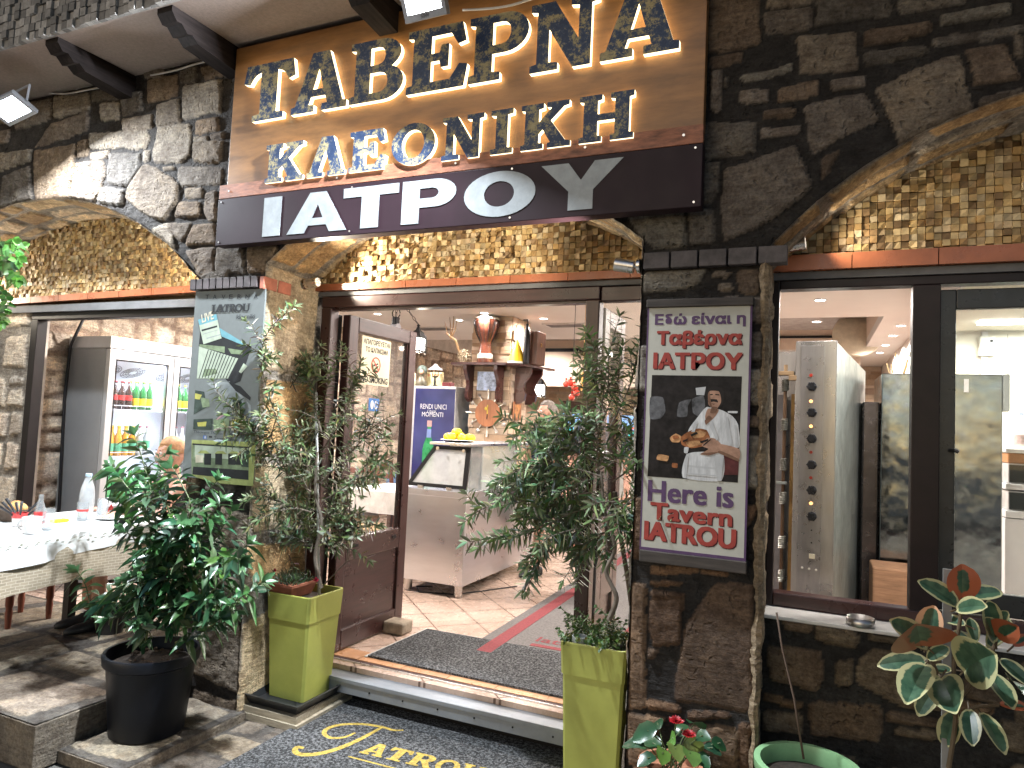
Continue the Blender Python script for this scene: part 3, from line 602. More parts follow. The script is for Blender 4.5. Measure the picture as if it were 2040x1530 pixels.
# ------------------------------------------------------------------ lettering
from mathutils.geometry import tessellate_polygon
def arc(cx, cy, rx, ry, a0, a1, n): return [(cx + rx * math.cos(math.radians(a0 + (a1 - a0) * i / n)), cy + ry * math.sin(math.radians(a0 + (a1 - a0) * i / n))) for i in range(n + 1)]
SER = {
 'T': ([(0,.70),(.05,1),(.95,1),(1,.70),(.88,.66),(.82,.76),(.76,.82),(.66,.86),(.66,.12),(.80,.10),(.80,0),(.20,0),(.20,.10),(.34,.12),(.34,.86),(.24,.82),(.18,.76),(.12,.66)],),
 'A': ([(0,0),(0,.11),(.07,.12),(.36,1),(.66,1),(.93,.12),(1,.11),(1,0),(.56,0),(.56,.11),(.66,.12),(.62,.25),(.36,.25),(.32,.12),(.42,.11),(.42,0)], [(.39,.37),(.58,.37),(.485,.72)]),
 'L': ([(0,0),(0,.11),(.07,.12),(.36,1),(.66,1),(.93,.12),(1,.11),(1,0),(.56,0),(.56,.11),(.64,.12),(.475,.68),(.30,.12),(.42,.11),(.42,0)],),
 'B': ([(0,0),(0,.11),(.1,.13),(.1,.87),(0,.89),(0,1)] + arc(.58,.75,.36,.25,90,-35,8) + [(.78,.53)] + arc(.62,.28,.38,.28,50,-90,9), [(.38,.58),(.38,.87)] + arc(.53,.725,.13,.145,90,-90,6), [(.38,.13),(.38,.46)] + arc(.56,.295,.16,.165,90,-90,6)),
 'E': ([(0,0),(0,.11),(.1,.13),(.1,.87),(0,.89),(0,1),(.90,1),(.97,.70),(.84,.67),(.72,.86),(.40,.86),(.40,.58),(.54,.58),(.57,.70),(.69,.70),(.69,.35),(.57,.35),(.54,.46),(.40,.46),(.40,.14),(.72,.14),(.87,.36),(1,.33),(.95,0)],),
 'P': ([(0,0),(0,.11),(.1,.13),(.1,.87),(0,.89),(0,1)] + arc(.62,.70,.38,.30,90,-90,12) + [(.40,.40),(.40,.13),(.54,.11),(.54,0)], [(.40,.53),(.40,.87)] + arc(.56,.70,.15,.17,90,-90,7)),
 'R': ([(0,0),(0,.11),(.1,.13),(.1,.87),(0,.89),(0,1)] + arc(.58,.73,.33,.27,90,-65,9) + [(.92,.12),(1,.11),(1,0),(.72,0),(.44,.44),(.38,.44),(.38,.13),(.5,.11),(.5,0)], [(.38,.57),(.38,.87)] + arc(.52,.72,.12,.15,90,-90,6)),
 'N': ([(0,0),(0,.10),(.1,.12),(.1,.88),(0,.90),(0,1),(.36,1),(.72,.40),(.72,.88),(.6,.9),(.6,1),(1,1),(1,.9),(.9,.88),(.9,0),(.64,0),(.28,.60),(.28,.12),(.42,.10),(.42,0)],),
 'K': ([(0,0),(0,.11),(.08,.13),(.08,.87),(0,.89),(0,1),(.45,1),(.45,.89),(.36,.87),(.36,.58),(.62,.88),(.52,.9),(.52,1),(.96,1),(.96,.9),(.86,.88),(.60,.60),(.90,.13),(1,.11),(1,0),(.54,0),(.54,.10),(.60,.12),(.44,.42),(.36,.33),(.36,.13),(.45,.11),(.45,0)],),
 'O': (arc(.5,.5,.5,.5,0,360,28)[:-1], arc(.5,.5,.26,.34,0,360,24)[:-1]),
 'I': ([(0,0),(0,.11),(.24,.13),(.24,.87),(0,.89),(0,1),(1,1),(1,.89),(.76,.87),(.76,.13),(1,.11),(1,0)],),
 'H': ([(0,0),(0,.11),(.08,.13),(.08,.87),(0,.89),(0,1),(.42,1),(.42,.89),(.34,.87),(.34,.58),(.66,.58),(.66,.87),(.58,.89),(.58,1),(1,1),(1,.89),(.92,.87),(.92,.13),(1,.11),(1,0),(.58,0),(.58,.11),(.66,.13),(.66,.44),(.34,.44),(.34,.13),(.42,.11),(.42,0)],),
 'U': ([(0,1),(.44,1),(.44,.9),(.34,.88),(.34,.3),(.42,.16),(.56,.14),(.68,.2),(.72,.32),(.72,.88),(.62,.9),(.62,1),(1,1),(1,.9),(.9,.88),(.9,.28),(.8,.08),(.6,0),(.4,0),(.2,.06),(.1,.26),(.1,.88),(0,.9)],)}
SAN = {'I': ([(0,0),(1,0),(1,1),(0,1)],), 'A': ([(0,0),(.30,0),(.36,.18),(.66,.18),(.72,0),(1,0),(.64,1),(.37,1)], [(.42,.36),(.60,.36),(.51,.70)]), 'T': ([(.34,0),(.66,0),(.66,.77),(1,.77),(1,1),(0,1),(0,.77),(.34,.77)],),
 'P': ([(0,0),(.33,0),(.33,.36)] + arc(.62,.68,.38,.32,-90,90,12) + [(0,1)], [(.33,.57),(.56,.57)] + arc(.56,.685,.12,.115,-80,80,6) + [(.56,.80),(.33,.80)]), 'O': (arc(.5,.5,.5,.5,0,360,36)[:-1], arc(.5,.5,.21,.28,0,360,28)[:-1]),
 'Y': ([(.35,0),(.65,0),(.65,.40),(1,1),(.66,1),(.5,.62),(.34,1),(0,1),(.35,.40)],)}
def to_plane(o3, u, v): o3, u, v = [np.array(k, float) for k in (o3, u, v)]; n = np.cross(u, v); return lambda a, b, h=0: o3 + u * a + v * b + n * h
WALLF = lambda y: (lambda a, b, h=0: np.array([a, y - h, b]))          # plane parallel to the front
def flat(b, loops, tf, h0=0, h1=None, mi=0, ms=None):
    """polygon with holes laid on a plane at height h0 (or a solid from h0 to h1)"""
    L3 = [[Vector((x, y, 0)) for x, y in L] for L in loops]; tri = tessellate_polygon(L3); P = [p for L in loops for p in L]
    top = h0 if h1 is None else h1; vs = [tf(x, y, top) for x, y in P]; fs = []
    for t in tri:
        (x0, y0_), (x1, y1_), (x2, y2_) = [P[i] for i in t]
        fs.append(t if (x1 - x0) * (y2_ - y0_) - (x2 - x0) * (y1_ - y0_) > 0 else t[::-1])
    b.add(vs, fs, mi)
    if h1 is not None:
        for k, L in enumerate(loops):
            ar = sum(L[i][0] * L[(i + 1) % len(L)][1] - L[(i + 1) % len(L)][0] * L[i][1] for i in range(len(L)))
            Q = L if (ar > 0) == (k == 0) else L[::-1]; n = len(Q)
            b.add([tf(x, y, h0) for x, y in Q] + [tf(x, y, h1) for x, y in Q], [(i, (i + 1) % n, n + (i + 1) % n, n + i) for i in range(n)], mi if ms is None else ms)
    return b
def glyph(G_, ch, x0, x1, z0, z1): return [[(x0 + (x1 - x0) * a, z0 + (z1 - z0) * c) for a, c in L] for L in G_[ch]]
def text(b, s, x0, x1, z0, z1, tf, h=0, bold=0, mi=0, italic=0, space=1):
    c = bpy.data.curves.new('lettering', 'FONT'); c.body = s; c.offset = bold; c.resolution_u = 3; c.shear = italic; c.space_character = space
    o = bpy.data.objects.new('lettering', c); me = bpy.data.meshes.new_from_object(o)
    co = np.array([v.co[:] for v in me.vertices]); fs = [tuple(p.vertices) for p in me.polygons]
    lo, hi = co.min(0), co.max(0)
    vs = [tf(x0 + (p[0] - lo[0]) / (hi[0] - lo[0]) * (x1 - x0), z0 + (p[1] - lo[1]) / (hi[1] - lo[1]) * (z1 - z0), h) for p in co]
    b.add(vs, fs, mi); bpy.data.objects.remove(o); bpy.data.curves.remove(c); bpy.data.meshes.remove(me); return b
def ptext(b, s, pl, pr, pb, pt, y, h=.0008, **k):
    pm = (pl + pr) / 2; x0, x1 = PY(pl, pb, y)[0], PY(pr, pb, y)[0]
    w = k.pop('bold', 0) * .105; k['bold'] = 0; z0, z1 = PY(pm, pb, y)[2], PY(pm, pt, y)[2]
    for q, (dx, dz) in enumerate(((0, 0), (-w, -w * .6), (w, -w * .6), (-w, w * .6), (w, w * .6)) if w else ((0, 0),)): text(b, s, x0 + dx, x1 + dx, z0 + dz, z1 + dz, WALLF(y), h + q * .00004, **k)
    return b
def csm(pts, k=5):
    n = len(pts); out = []
    for i in range(n):
        p0, p1, p2, p3 = [np.array(pts[(i + d) % n], float) for d in (-1, 0, 1, 2)]
        for q in range(k):
            s = q / k; out.append(tuple((p1 + (p2 - p1) * s) * .45 + .55 * .5 * ((2 * p1) + (p2 - p0) * s + (2 * p0 - 5 * p1 + 4 * p2 - p3) * s * s + (3 * p1 - p0 - 3 * p2 + p3) * s ** 3)))
    return out
def ppoly(b, pts, y, h, mi=0, smooth=False):
    if smooth: pts = csm(pts)
    P = [tuple(PY(a, c, y)[[0, 2]]) for a, c in pts]; return flat(b, [P], WALLF(y), h, None, mi)
# ------------------------------------------------------------------ main sign: varnished board with lit letters
BOARD = mat('varnished_board', (.235, .112, .038), .38, var=.45, scale=2.2, stretch=[1.2, 8, 6], spec=.5, bmp=.05, bscale=12)
SB = -.085
MS = thing('lit_tavern_sign', 'varnished wooden sign board with two rows of lit dark blue letters', 'sign', (-1.77, SB, 2.68))
part('board', MB().box((-3.10, SB, 2.735), (-.445, -.03, 3.56), bev=.003), BOARD, MS)
RUST = mat('weathered_strip', (.26, .10, .055), .6, var=.55, scale=5, stretch=[3, 3, 12], bmp=.2, bscale=15)
part('trim_strip', MB().box((-3.125, SB - .028, 2.665), (-.44, SB - .001, 2.745), bev=.003), RUST, MS)
b = MB()
for x in (-3.05, -2.3, -1.6, -.95, -.52): b.cyl((x, SB - .028, 2.705), (x, SB - .032, 2.705), .006, n=8)
part('screw', b, ALUB, MS)
M, t, b_ = nodes('letter_face'); n = noise(t, 14, 9, .85)
cc = ramp(t, n, [(.42, (.018, .034, .08)), (.50, (.03, .055, .115)), (.54, (.30, .25, .13)), (.66, (.40, .35, .22))]); t.links.new(cc, b_.inputs['Base Color'])
t.links.new(ramp(t, n, [(.5, .42), (.6, .65)]), b_.inputs['Roughness']); bump(t, b_, n, .15, .003); b_.inputs['Specular IOR Level'].default_value = .3; LFACE = M
LGLOW = emit('letter_glow', (1, .86, .55), 2.2)
LY = SB - .012
def row(s, pts, pb, pt):
    zs0 = [PY(*p, LY - .03)[2] for p in pb]; zs1 = [PY(*p, LY - .03)[2] for p in pt]; z0, z1 = sum(zs0) / len(zs0), sum(zs1) / len(zs1)
    for ch, (l, r) in zip(s, pts):
        x0, x1 = PY(*l, LY - .03)[0], PY(*r, LY - .03)[0]
        L = glyph(SER, ch, x0, x1, z0, z1)
        o = part('letter', flat(MB(), L, WALLF(LY), .0265, .030), LFACE, MS)
        part('glowing_rim', flat(MB(), L, WALLF(LY), .001, .026), LGLOW, o)
cB = lambda x, y: (400 + x * K, y * K)
cC = lambda x, y: (900 + x * K, y * K)
row('TABEPNA', [(cB(253,490), cB(548,440)), (cB(522,640), cB(842,600)), (cB(858,590), cB(1172,480)), (cB(1190,530), cB(1545,400)), (cC(92,480), cC(448,170)), (cC(450,410), cC(855,40)), (cC(858,345), cC(1320,265))],
    [cB(380,682), cB(1000,595), cC(1200,300)], [cB(400,352), cB(1000,240), cC(300,80)])
row('KLEONIKH', [(cB(370,1040), cB(603,830)), (cB(612,1020), cB(832,1010)), (cB(857,985), cB(1075,820)), (cB(1107,860), cB(1358,830)), (cB(1395,920), cB(1645,690)), (cB(1677,890), cB(1815,660)), (cC(397,860), cC(695,610)), (cC(735,825), cC(1060,560))],
    [cB(480,1045), cB(1000,985), cC(900,820)], [cB(500,820), cB(1500,675), cC(960,540)])
# ------------------------------------------------------------------ dark name board under it
PLUM = mat('plum_board', (.018, .0085, .013), .5, var=.25, scale=3, spec=.2); SILV = mat('silver_vinyl', (.26, .285, .30), .5, .1, var=.2, scale=12)
NB = thing('name_board', 'long dark plum board with wide silver letters under the lit sign', 'sign', (-1.77, -.1, 2.4))
NY = -.115
part('panel', MB().box((-3.125, NY, 2.395), (-.44, -.045, 2.663), bev=.003), PLUM, NB)
z0, z1 = PY(*cB(600, 1355), NY)[2], PY(*cB(600, 1125), NY)[2]
for ch, l, r in (('I', cB(365,1250), cB(466,1250)), ('A', cB(500,1340), cB(845,1330)), ('T', cB(832,1120), cB(1152,1100)), ('P', cB(1168,1200), cB(1485,1110)), ('O', cB(1530,1130), cB(1943,1130)), ('Y', cC(522,970), cC(1000,915))):
    part('letter', flat(MB(), glyph(SAN, ch, PY(*l, NY)[0], PY(*r, NY)[0], z0, z1), WALLF(NY), .0005, .0025), SILV, NB)
b = MB()
for x in (-3.1, -2.2, -1.3, -.47):
    for z in (2.415, 2.645): b.cyl((x, NY, z), (x, NY - .003, z), .005, n=8)
part('rivet', b, ALUB, NB)
# ------------------------------------------------------------------ tall banner on the left pier
def C6(L): return crop(360, 540, L, 320 / 2040)
def C7(L): return crop(360, 760, L, 320 / 2040)
BY = -.03
PM = {n: mat('print_' + n, c, .6, var=v, scale=25, spec=.2) for n, c, v in (('white', (.185, .205, .205), .06), ('black', (.03, .032, .035), .2), ('teal', (.16, .36, .42), .15), ('pale', (.45, .52, .42), .15), ('dark_green', (.05, .07, .06), .5),
      ('green', (.20, .26, .16), .4), ('yellow', (.48, .46, .12), .3), ('cream', (.62, .58, .45), .1), ('moss', (.36, .40, .15), .25), ('brown', (.22, .11, .05), .5), ('grey', (.30, .33, .34), .2), ('blue', (.08, .16, .42), .1))}
def printed(name, parent, y, items, k=0):
    names = []; b = MB(); ms = []
    for i, (mn, pts) in enumerate(items):
        if mn not in names: names.append(mn); ms.append(PM[mn])
        ppoly(b, pts, y, .0005 + .00006 * (i + k), names.index(mn), name == 'photograph' and mn in ('skin', 'skin_dark', 'hair', 'roast', 'crust', 'shirt', 'smoke') and len(pts) > 3)
    return part(name, b, ms, parent)
BN = thing('menu_banner', 'tall pale printed banner with food photos and a terrace view on the left pier', 'banner', (-3.08, BY, 1.08))
p0, p1 = (-3.345, 1.075), (-2.815, 2.158)
part('panel', MB().box((p0[0], BY, p0[1]), (p1[0], BY + .012, p1[1])), PM['white'], BN)
printed('border_stain', BN, BY, [('moss', C7([(140,740),(960,770),(920,1330),(450,1290),(140,1200)]))])
printed('terrace_photo', BN, BY, [('black', C6([(250,760),(300,930),(460,830),(520,750),(560,850),(900,960),(760,1400),(640,1450),(560,1360),(720,1110),(230,950)])), ('teal', C6([(490,720),(900,970),(740,920),(520,830)])),
   ('pale', C6([(235,960),(730,1110),(600,1365),(205,1365)])), ('green', C6([(240,930),(560,960),(560,1040),(240,960)])), ('green', C6([(300,1245),(450,1240),(470,1300),(270,1350)])), ('pale', C6([(740,1280),(800,1170),(850,1210),(770,1300)])),
   ('green', C6([(600,980),(800,1010),(780,1060),(640,1050)]))] + [('black', C6([(235 + i * 38, 965 + i * 11), (245 + i * 38, 968 + i * 11), (max(205, 120 + i * 38) + 5, 1362), (max(205, 120 + i * 38) - 5, 1362)])) for i in range(3, 13)], 1)
printed('live_card', BN, BY, [('pale', C6([(222,620),(455,545),(522,855),(292,930)])), ('teal', C6([(222,620),(455,545),(470,620),(240,690)])), ('black', C6([(265,745),(465,690),(468,712),(272,768)])), ('grey', C6([(280,800),(470,745),(472,752),(283,808)])), ('grey', C6([(330,850),(510,800),(512,812),(333,862)]))], 20)
b = MB(); 
d1 = PY(*C6([(275,660)])[0], BY); d2 = PY(*C6([(425,610)])[0], BY); u = d2 - d1; u[1] = 0; L_ = np.linalg.norm(u); u /= L_; v = np.array([-u[2], 0, u[0]])
text(b, 'LIVE', 0, L_, 0, .05, to_plane(d1, u, v), .0027, .02); part('live_lettering', b, PM['cream'], BN)
printed('food_photo', BN, BY, [('dark_green', C7([(185,110),(300,130),(330,330),(165,420)])), ('yellow', C7([(185,150),(270,170),(240,230),(180,220)])), ('green', C7([(250,200),(360,220),(370,320),(280,330)])),
   ('grey', C7([(330,20),(620,0),(890,300),(890,450),(760,440),(640,300)])), ('black', C7([(600,0),(760,60),(890,200),(880,240),(700,120)])), ('dark_green', C7([(660,200),(780,260),(760,350),(660,300)])),
   ('dark_green', C7([(165,480),(410,470),(405,615),(160,605)])), ('yellow', C7([(210,520),(330,510),(320,570),(220,570)])), ('green', C7([(420,480),(620,470),(610,625),(420,620)])), ('cream', C7([(640,480),(840,470),(830,640),(640,620)])),
   ('yellow', C7([(650,490),(760,480),(700,600),(660,600)])), ('brown', C7([(760,500),(830,500),(810,560),(760,560)]))], 2)
printed('tavern_photo', BN, BY, [('green', C7([(150,785),(870,830),(862,1250),(140,1180)])), ('pale', C7([(180,800),(860,845),(860,1000),(180,960)])), ('black', C7([(160,1080),(862,1130),(862,1250),(150,1180)])), ('black', C7([(150,785),(870,830),(868,850),(150,805)]))] +
   [('moss', C7([(x, 905 + x * .03), (x + 40, 870 + x * .03), (x + 110, 870 + x * .03), (x + 160, 910 + x * .03)])) for x in (215, 430, 600)] + [('black', C7([(x, 915), (x + 90, 915), (x + 85, 1060), (x, 1055)])) for x in (300, 440, 605, 680)] +
   [('dark_green', C7([(800,900),(865,860),(862,1090),(770,1080)])), ('cream', C7([(190,930),(290,940),(290,1030),(190,1030)]))], 3)
b = MB()
for i, ch in enumerate('TAVERNA'):
    gx = [340, 435, 545, 640, 748, 850, 955][i]; b = MB(); ptext(b, ch, *[C6([(gx + d, 0)])[0][0] for d in (-24, 24)], *[C6([(0, q)])[0][1] for q in (358 - i, 302 - i)], BY, .0027); part('letter', b, PM['black'], BN)
b = MB(); ptext(b, 'kleoniki', *[C6([(q, 0)])[0][0] for q in (714, 946)], *[C6([(0, q)])[0][1] for q in (606, 548)], BY, .0027); part('lettering', b, PM['black'], BN)
b = MB(); ptext(b, 'Theologos Thassos τ +302593031', *[C7([(q, 0)])[0][0] for q in (165, 830)], *[C7([(0, q)])[0][1] for q in (685, 640)], BY, .0027); part('lettering', b, PM['black'], BN)
b = MB(); ptext(b, 'Taverna Iatrou', *[C7([(q, 0)])[0][0] for q in (425, 735)], *[C7([(0, q)])[0][1] for q in (752, 708)], BY, .0027); part('lettering', b, PM['black'], BN)
zb, zt = PY(*C6([(640, 520)])[0], BY)[2], PY(*C6([(640, 420)])[0], BY)[2]
for ch, l, r in (('I', 395, 445), ('A', 445, 560), ('T', 550, 620), ('R', 620, 700), ('O', 690, 790), ('U', 785, 885)):
    b = MB(); flat(b, glyph(SER, ch, PY(*C6([(l, 500)])[0], BY)[0], PY(*C6([(r, 500)])[0], BY)[0], zb, zt), WALLF(BY), .0027); part('letter', b, PM['black'], BN)
printed('social_icon', BN, BY, [('blue', C7([(288,685),(328,688),(326,730),(286,727)])), ('cream', C7([(308,692),(316,693),(314,729),(306,728)])), ('cream', C7([(300,704),(322,706),(322,711),(300,709)])), ('black', C7([(360,690),(400,693),(400,715),(360,712)]))], 4)
# ------------------------------------------------------------------ framed poster on the right pier
QY = -.045
PO = thing('tavern_poster', 'tall white poster of a cook holding a roast on the right pier', 'poster', (-.45, QY, .97))
PMW = {n: mat('poster_' + n, c, .55, var=v, scale=(30 if n not in ('shirt', 'fold') else 14), spec=.2, stretch=(None if n not in ('shirt', 'fold') else [4, 4, 1])) for n, c, v in (('paper', (.42, .41, .36), .05), ('purple', (.09, .05, .11), .15), ('red', (.30, .05, .04), .2), ('shade', (.06, .015, .02), .2), ('night', (.010, .008, .008), .9), ('shirt', (.50, .50, .50), .28),
      ('skin', (.33, .19, .13), .3), ('skin_dark', (.16, .085, .055), .3), ('hair', (.015, .012, .012), .2), ('roast', (.22, .08, .03), .8), ('crust', (.38, .20, .09), .7), ('smoke', (.09, .09, .095), .7), ('fold', (.42, .42, .42), .1), ('maroon', (.08, .02, .02), .4))}
PM.update(PMW)
q0, q1 = PY(1276, 1088, QY), PY(1497, 616, QY)
X0, X1, Z0, Z1 = -.655, -.243, .978, 1.99
part('panel', MB().box((X0, QY, Z0), (X1, QY + .015, Z1)), PMW['paper'], PO)
part('border', MB().box((X0 - .006, QY - .001, Z0 - .012), (X1 + .008, QY + .016, Z0)).box((X1, QY - .001, Z0), (X1 + .008, QY + .016, Z1)).box((X0 - .006, QY - .001, Z0), (X0, QY + .016, Z1)), PMW['purple'], PO)
OB_ = wood('old_batten', (.045, .036, .030), .8, axis=0); part('batten', MB().box((X0 - .01, QY - .012, Z1 + .001), (X1 + .012, 0, Z1 + .035), bev=.003), OB_, PO); part('batten', MB().box((X0 - .005, QY - .006, Z0 - .062), (X1 + .012, 0, Z0 - .0125), bev=.004), OB_, PO)
g = lambda L: crop(1240, 500, L)
ph = [('night', [(172,720),(694,728),(670,1345),(146,1308)]), ('roast', [(290,1230),(320,1235),(318,1260),(288,1255)]), ('smoke', [(162,850),(235,850),(250,930),(220,972),(160,972)]), ('smoke', [(330,880),(400,860),(380,900),(375,960),(318,960)]), ('fold', [(425,795),(485,788),(475,838),(430,836)]), ('smoke', [(405,860),(470,840),(480,900),(450,960),(410,940)]),
  ('maroon', [(585,1130),(680,1150),(672,1300),(580,1300)]), ('shirt', [(440,960),(490,905),(580,925),(640,960),(672,1010),(678,1140),(560,1140),(500,1080),(380,1050)]), ('shirt', [(372,1180),(480,1165),(588,1185),(575,1335),(350,1315)]), ('fold', [(362,1240),(582,1262),(580,1272),(361,1252)]),
  ('skin', [(480,960),(497,915),(560,920),(540,960),(490,1005)]), ('hair', [(490,850),(500,800),(540,785),(580,800),(592,850),(580,890),(560,910),(495,905)]), ('skin', [(496,835),(510,812),(560,815),(572,850),(572,880),(552,912),(520,912),(500,890)]), ('hair', [(498,868),(515,860),(548,862),(556,880),(530,874),(502,880)]), ('hair', [(504,832),(524,830),(524,836),(504,838)]), ('hair', [(540,830),(562,833),(562,839),(540,836)]),
  ('maroon', [(514,886),(542,887),(530,892)]), ('crust', [(275,1085),(310,1060),(345,1080),(330,1110),(290,1110)]), ('roast', [(340,1080),(390,1045),(440,1030),(490,1040),(510,1090),(480,1130),(400,1145),(345,1125)]), ('crust', [(405,1055),(450,1042),(485,1055),(470,1080),(415,1085)]), ('crust', [(370,1110),(440,1100),(460,1120),(390,1140)]),
  ('shirt', [(360,1140),(385,1140),(378,1175),(358,1170)]), ('skin', [(460,1130),(490,1085),(540,1090),(575,1125),(560,1170),(500,1185),(450,1180),(500,1150)]), ('skin', [(565,1120),(680,1150),(672,1220),(560,1165)]), ('skin_dark', [(496,835),(506,818),(512,860),(520,908),(508,900),(498,870)]), ('skin_dark', [(520,905),(552,908),(545,935),(510,940)]), ('skin_dark', [(478,985),(500,955),(520,970),(486,1010)]), ('skin_dark', [(570,1160),(672,1205),(672,1222),(556,1172)]), ('skin_dark', [(455,1175),(505,1170),(560,1168),(500,1188)]), ('hair', [(470,1125),(510,1092),(512,1097),(474,1130)]), ('fold', [(600,965),(612,960),(640,1120),(622,1130)]), ('fold', [(650,1010),(662,1010),(672,1130),(660,1130)]), ('fold', [(420,1000),(440,985),(420,1050),(400,1050)]), ('fold', [(500,1000),(520,980),(560,1090),(545,1100)]), ('fold', [(372,1190),(384,1188),(370,1320),(356,1318)]), ('fold', [(540,1190),(588,1186),(575,1335),(548,1333)]), ('fold', [(360,1285),(578,1305),(577,1312),(358,1293)]), ('night', [(395,1065),(430,1050),(440,1060),(400,1078)]), ('night', [(450,1105),(500,1090),(496,1102),(455,1118)]), ('night', [(350,1100),(380,1090),(378,1100),(352,1110)]), ('roast', [(290,1075),(320,1070),(330,1085),(300,1095)]), ('shirt', [(615,930),(668,930),(665,942),(615,940)]), ('crust', [(210,1180),(270,1190),(260,1220),(200,1210)])]
printed('photograph', PO, QY, [(n, g(L)) for n, L in ph])
def two(s, l, r, bt, tp, bold, col, sh=True, it=0):
    (xl, yb), (xr, yt) = g([(l, bt), (r, tp)])
    if sh: b = MB(); ptext(b, s, xl + 2.2, xr + 2.2, yb + 2.0, yt + 2.0, QY, .0006, bold=bold); part('letter_shadow', b, PMW['shade'], PO)
    b = MB(); ptext(b, s, xl, xr, yb, yt, QY, .0012, bold=bold); part('lettering', b, PMW[col], PO)
two('Εδώ είναι η', 192, 712, 440, 362, .028, 'purple', False)
two('Ταβέρνα', 203, 688, 562, 462, .035, 'red'); two('ΙΑΤΡΟΥ', 183, 690, 684, 592, .04, 'red')
two('Here is', 150, 640, 1470, 1350, .035, 'purple', False)
g = lambda L: crop(840, 1005, L)
two('Tavern', 1330, 1797, 105, 8, .035, 'red'); two('IATROU', 1295, 1818, 228, 122, .045, 'red')
# ------------------------------------------------------------------ floodlights under the eave
GREY = mat('lamp_grey_metal', (.30, .30, .32), .4, .4); STEEL = mat('brushed_steel', (.62, .60, .58), .28, 1, var=.12, scale=4, stretch=[30, 30, 1.5]); DARK = mat('dark_plastic', (.010, .010, .012), .45, spec=.3)
def flood(label, c, direc, w, h, power, text50=False):
    c = Vector(c); d = Vector(direc).normalized(); right = Vector((1, 0, 0)); right = (right - d * right.dot(d)).normalized(); up = right.cross(d) * -1
    t = thing('flood_light', label, 'floodlight', c + Vector((0, 0, .12)), 'floodlights under the eave')
    def bx(b, hw, hh, d0, d1, mi=0, hw2=None, hh2=None):
        hw2 = hw2 or hw; hh2 = hh2 or hh
        q = lambda W_, H_, D_: [c + right * sx * W_ + up * sy * H_ + d * D_ for sx, sy in ((-1, -1), (1, -1), (1, 1), (-1, 1))]
        return b.loft([q(hw, hh, d0), q(hw2, hh2, d1)], mi)
    b = MB(); bx(b, w * .8, h * .8, -.045, -.012, 0, w, h); bx(b, w, h, -.0115, 0)
    part('housing', b, GREY, t)
    b = MB()
    for s in (-1, 1):
        bx0 = [c + right * s * (w * 1.0 - .012) + up * (k * h) for k in (-1, 1)]
        for k in (0, 1): pass
    for sx in (-1, 1): b.box(*[(0, 0, 0)] * 2) if False else None
    q = lambda x0, x1, y0_, y1_: b.loft([[c + right * X + up * Y + d * .001 for X, Y in ((x0, y0_), (x1, y0_), (x1, y1_), (x0, y1_))], [c + right * X + up * Y + d * .012 for X, Y in ((x0, y0_), (x1, y0_), (x1, y1_), (x0, y1_))]])
    q(-w, w, -h, -h * .70); q(-w, w, h * .78, h); q(-w, -w * .82, -h * .695, h * .775); q(w * .82, w, -h * .695, h * .775)
    part('bezel', b, GREY, t)
    b = MB(); b.loft([[c + right * X + up * Y + d * D for X, Y in ((-w * .81, -h * .69), (w * .81, -h * .69), (w * .81, h * .77), (-w * .81, h * .77))] for D in (.002, .006)])
    part('lens', b, emit('flood_lens', COOL, 28), t)
    b = MB(); b.tube([c - right * (w + .012), c - right * (w + .012) - d * .06 + Vector((0, 0, .06)), c + right * (w + .012) - d * .06 + Vector((0, 0, .06)), c + right * (w + .012)], .007, 6)
    part('bracket', b, GREY, t)
    if text50:
        b = MB(); o3 = c - right * .02 * -1 - up * h * .86 + d * .0125
        text(b, '50W', -.025, .025, -.008, .008, to_plane(c + up * (-h * .85) + d * .0128, right, up) if right.cross(up).dot(d) > 0 else to_plane(c + up * (-h * .85) + d * .0128, right, up), 0, .01); part('rating_mark', b, DARK, t)
    lamp('AREA', c + d * .02, d, power, COOL, w * 1.6, h * 1.4, parent=t)
    return t
c1 = PY(842, -12, -.44); c2 = PY(22, 216, -.40)
flood('grey floodlight marked 50W glowing above the middle of the lit sign', c1, (-.22, -.84, -.50), .125, .10, 470, True)
flood('white glowing floodlight at the far left under the eave', c2, (.30, -.34, -.90), .12, .085, 120)
# ------------------------------------------------------------------ small cylinder spots beside the arches
def spot(label, base, wall_n, aim, power, lit=True, L=.085):
    base = np.array(base, float); n = np.array(wall_n, float); a = np.array(aim, float); a /= np.linalg.norm(a)
    t = thing('spot_lamp', label, 'spotlight', base, 'small steel spotlights beside the arches')
    part('base', MB().cyl(base, base + n * .014, .032, n=20), STEEL, t, True)
    j = base + n * .05; part('arm', MB().tube([base + n * .012, j], .008, 8), STEEL, t, True)
    s0 = j - a * .02; part('barrel', MB().tube([s0, s0 + a * L, s0 + a * L, s0 + a * (L - .012)], [.029, .029, .026, .026], 24), STEEL, t, True)
    part('bulb', MB().cyl(s0 + a * (L - .011), s0 + a * (L - .006), .025, n=20), emit('spot_bulb', (1, .93, .8), 40 if lit else 3), t)
    lamp('SPOT', s0 + a * (L + .01), a, power, (1, .88, .70), .02, spot=115, blend=.8, parent=t)
spot('lit steel spotlight on the orange stone beside the pale banner', PX(603, 566, -2.83), (1, 0, 0), (1, -.02, .12), 80)
spot('steel spotlight above the poster pier aimed into the door arch', PX(1276, 530, -.71), (-1, 0, 0), (-1, -.10, .18), 70)
spot('steel spotlight in the upper left corner of the right window arch', PX(1543, 492, -.176), (1, 0, 0), (1, -.1, .10), 9, L=.10)
spot('steel spotlight hidden by the leafy plant at the left arch', (-6.55, .22, 2.34), (1, 0, 0), (1, .02, .12), 130)
spot('steel spotlight behind the banner pier aimed along the left arch', (-3.345, .2, 2.33), (-1, 0, 0), (-1, -.05, .14), 105)
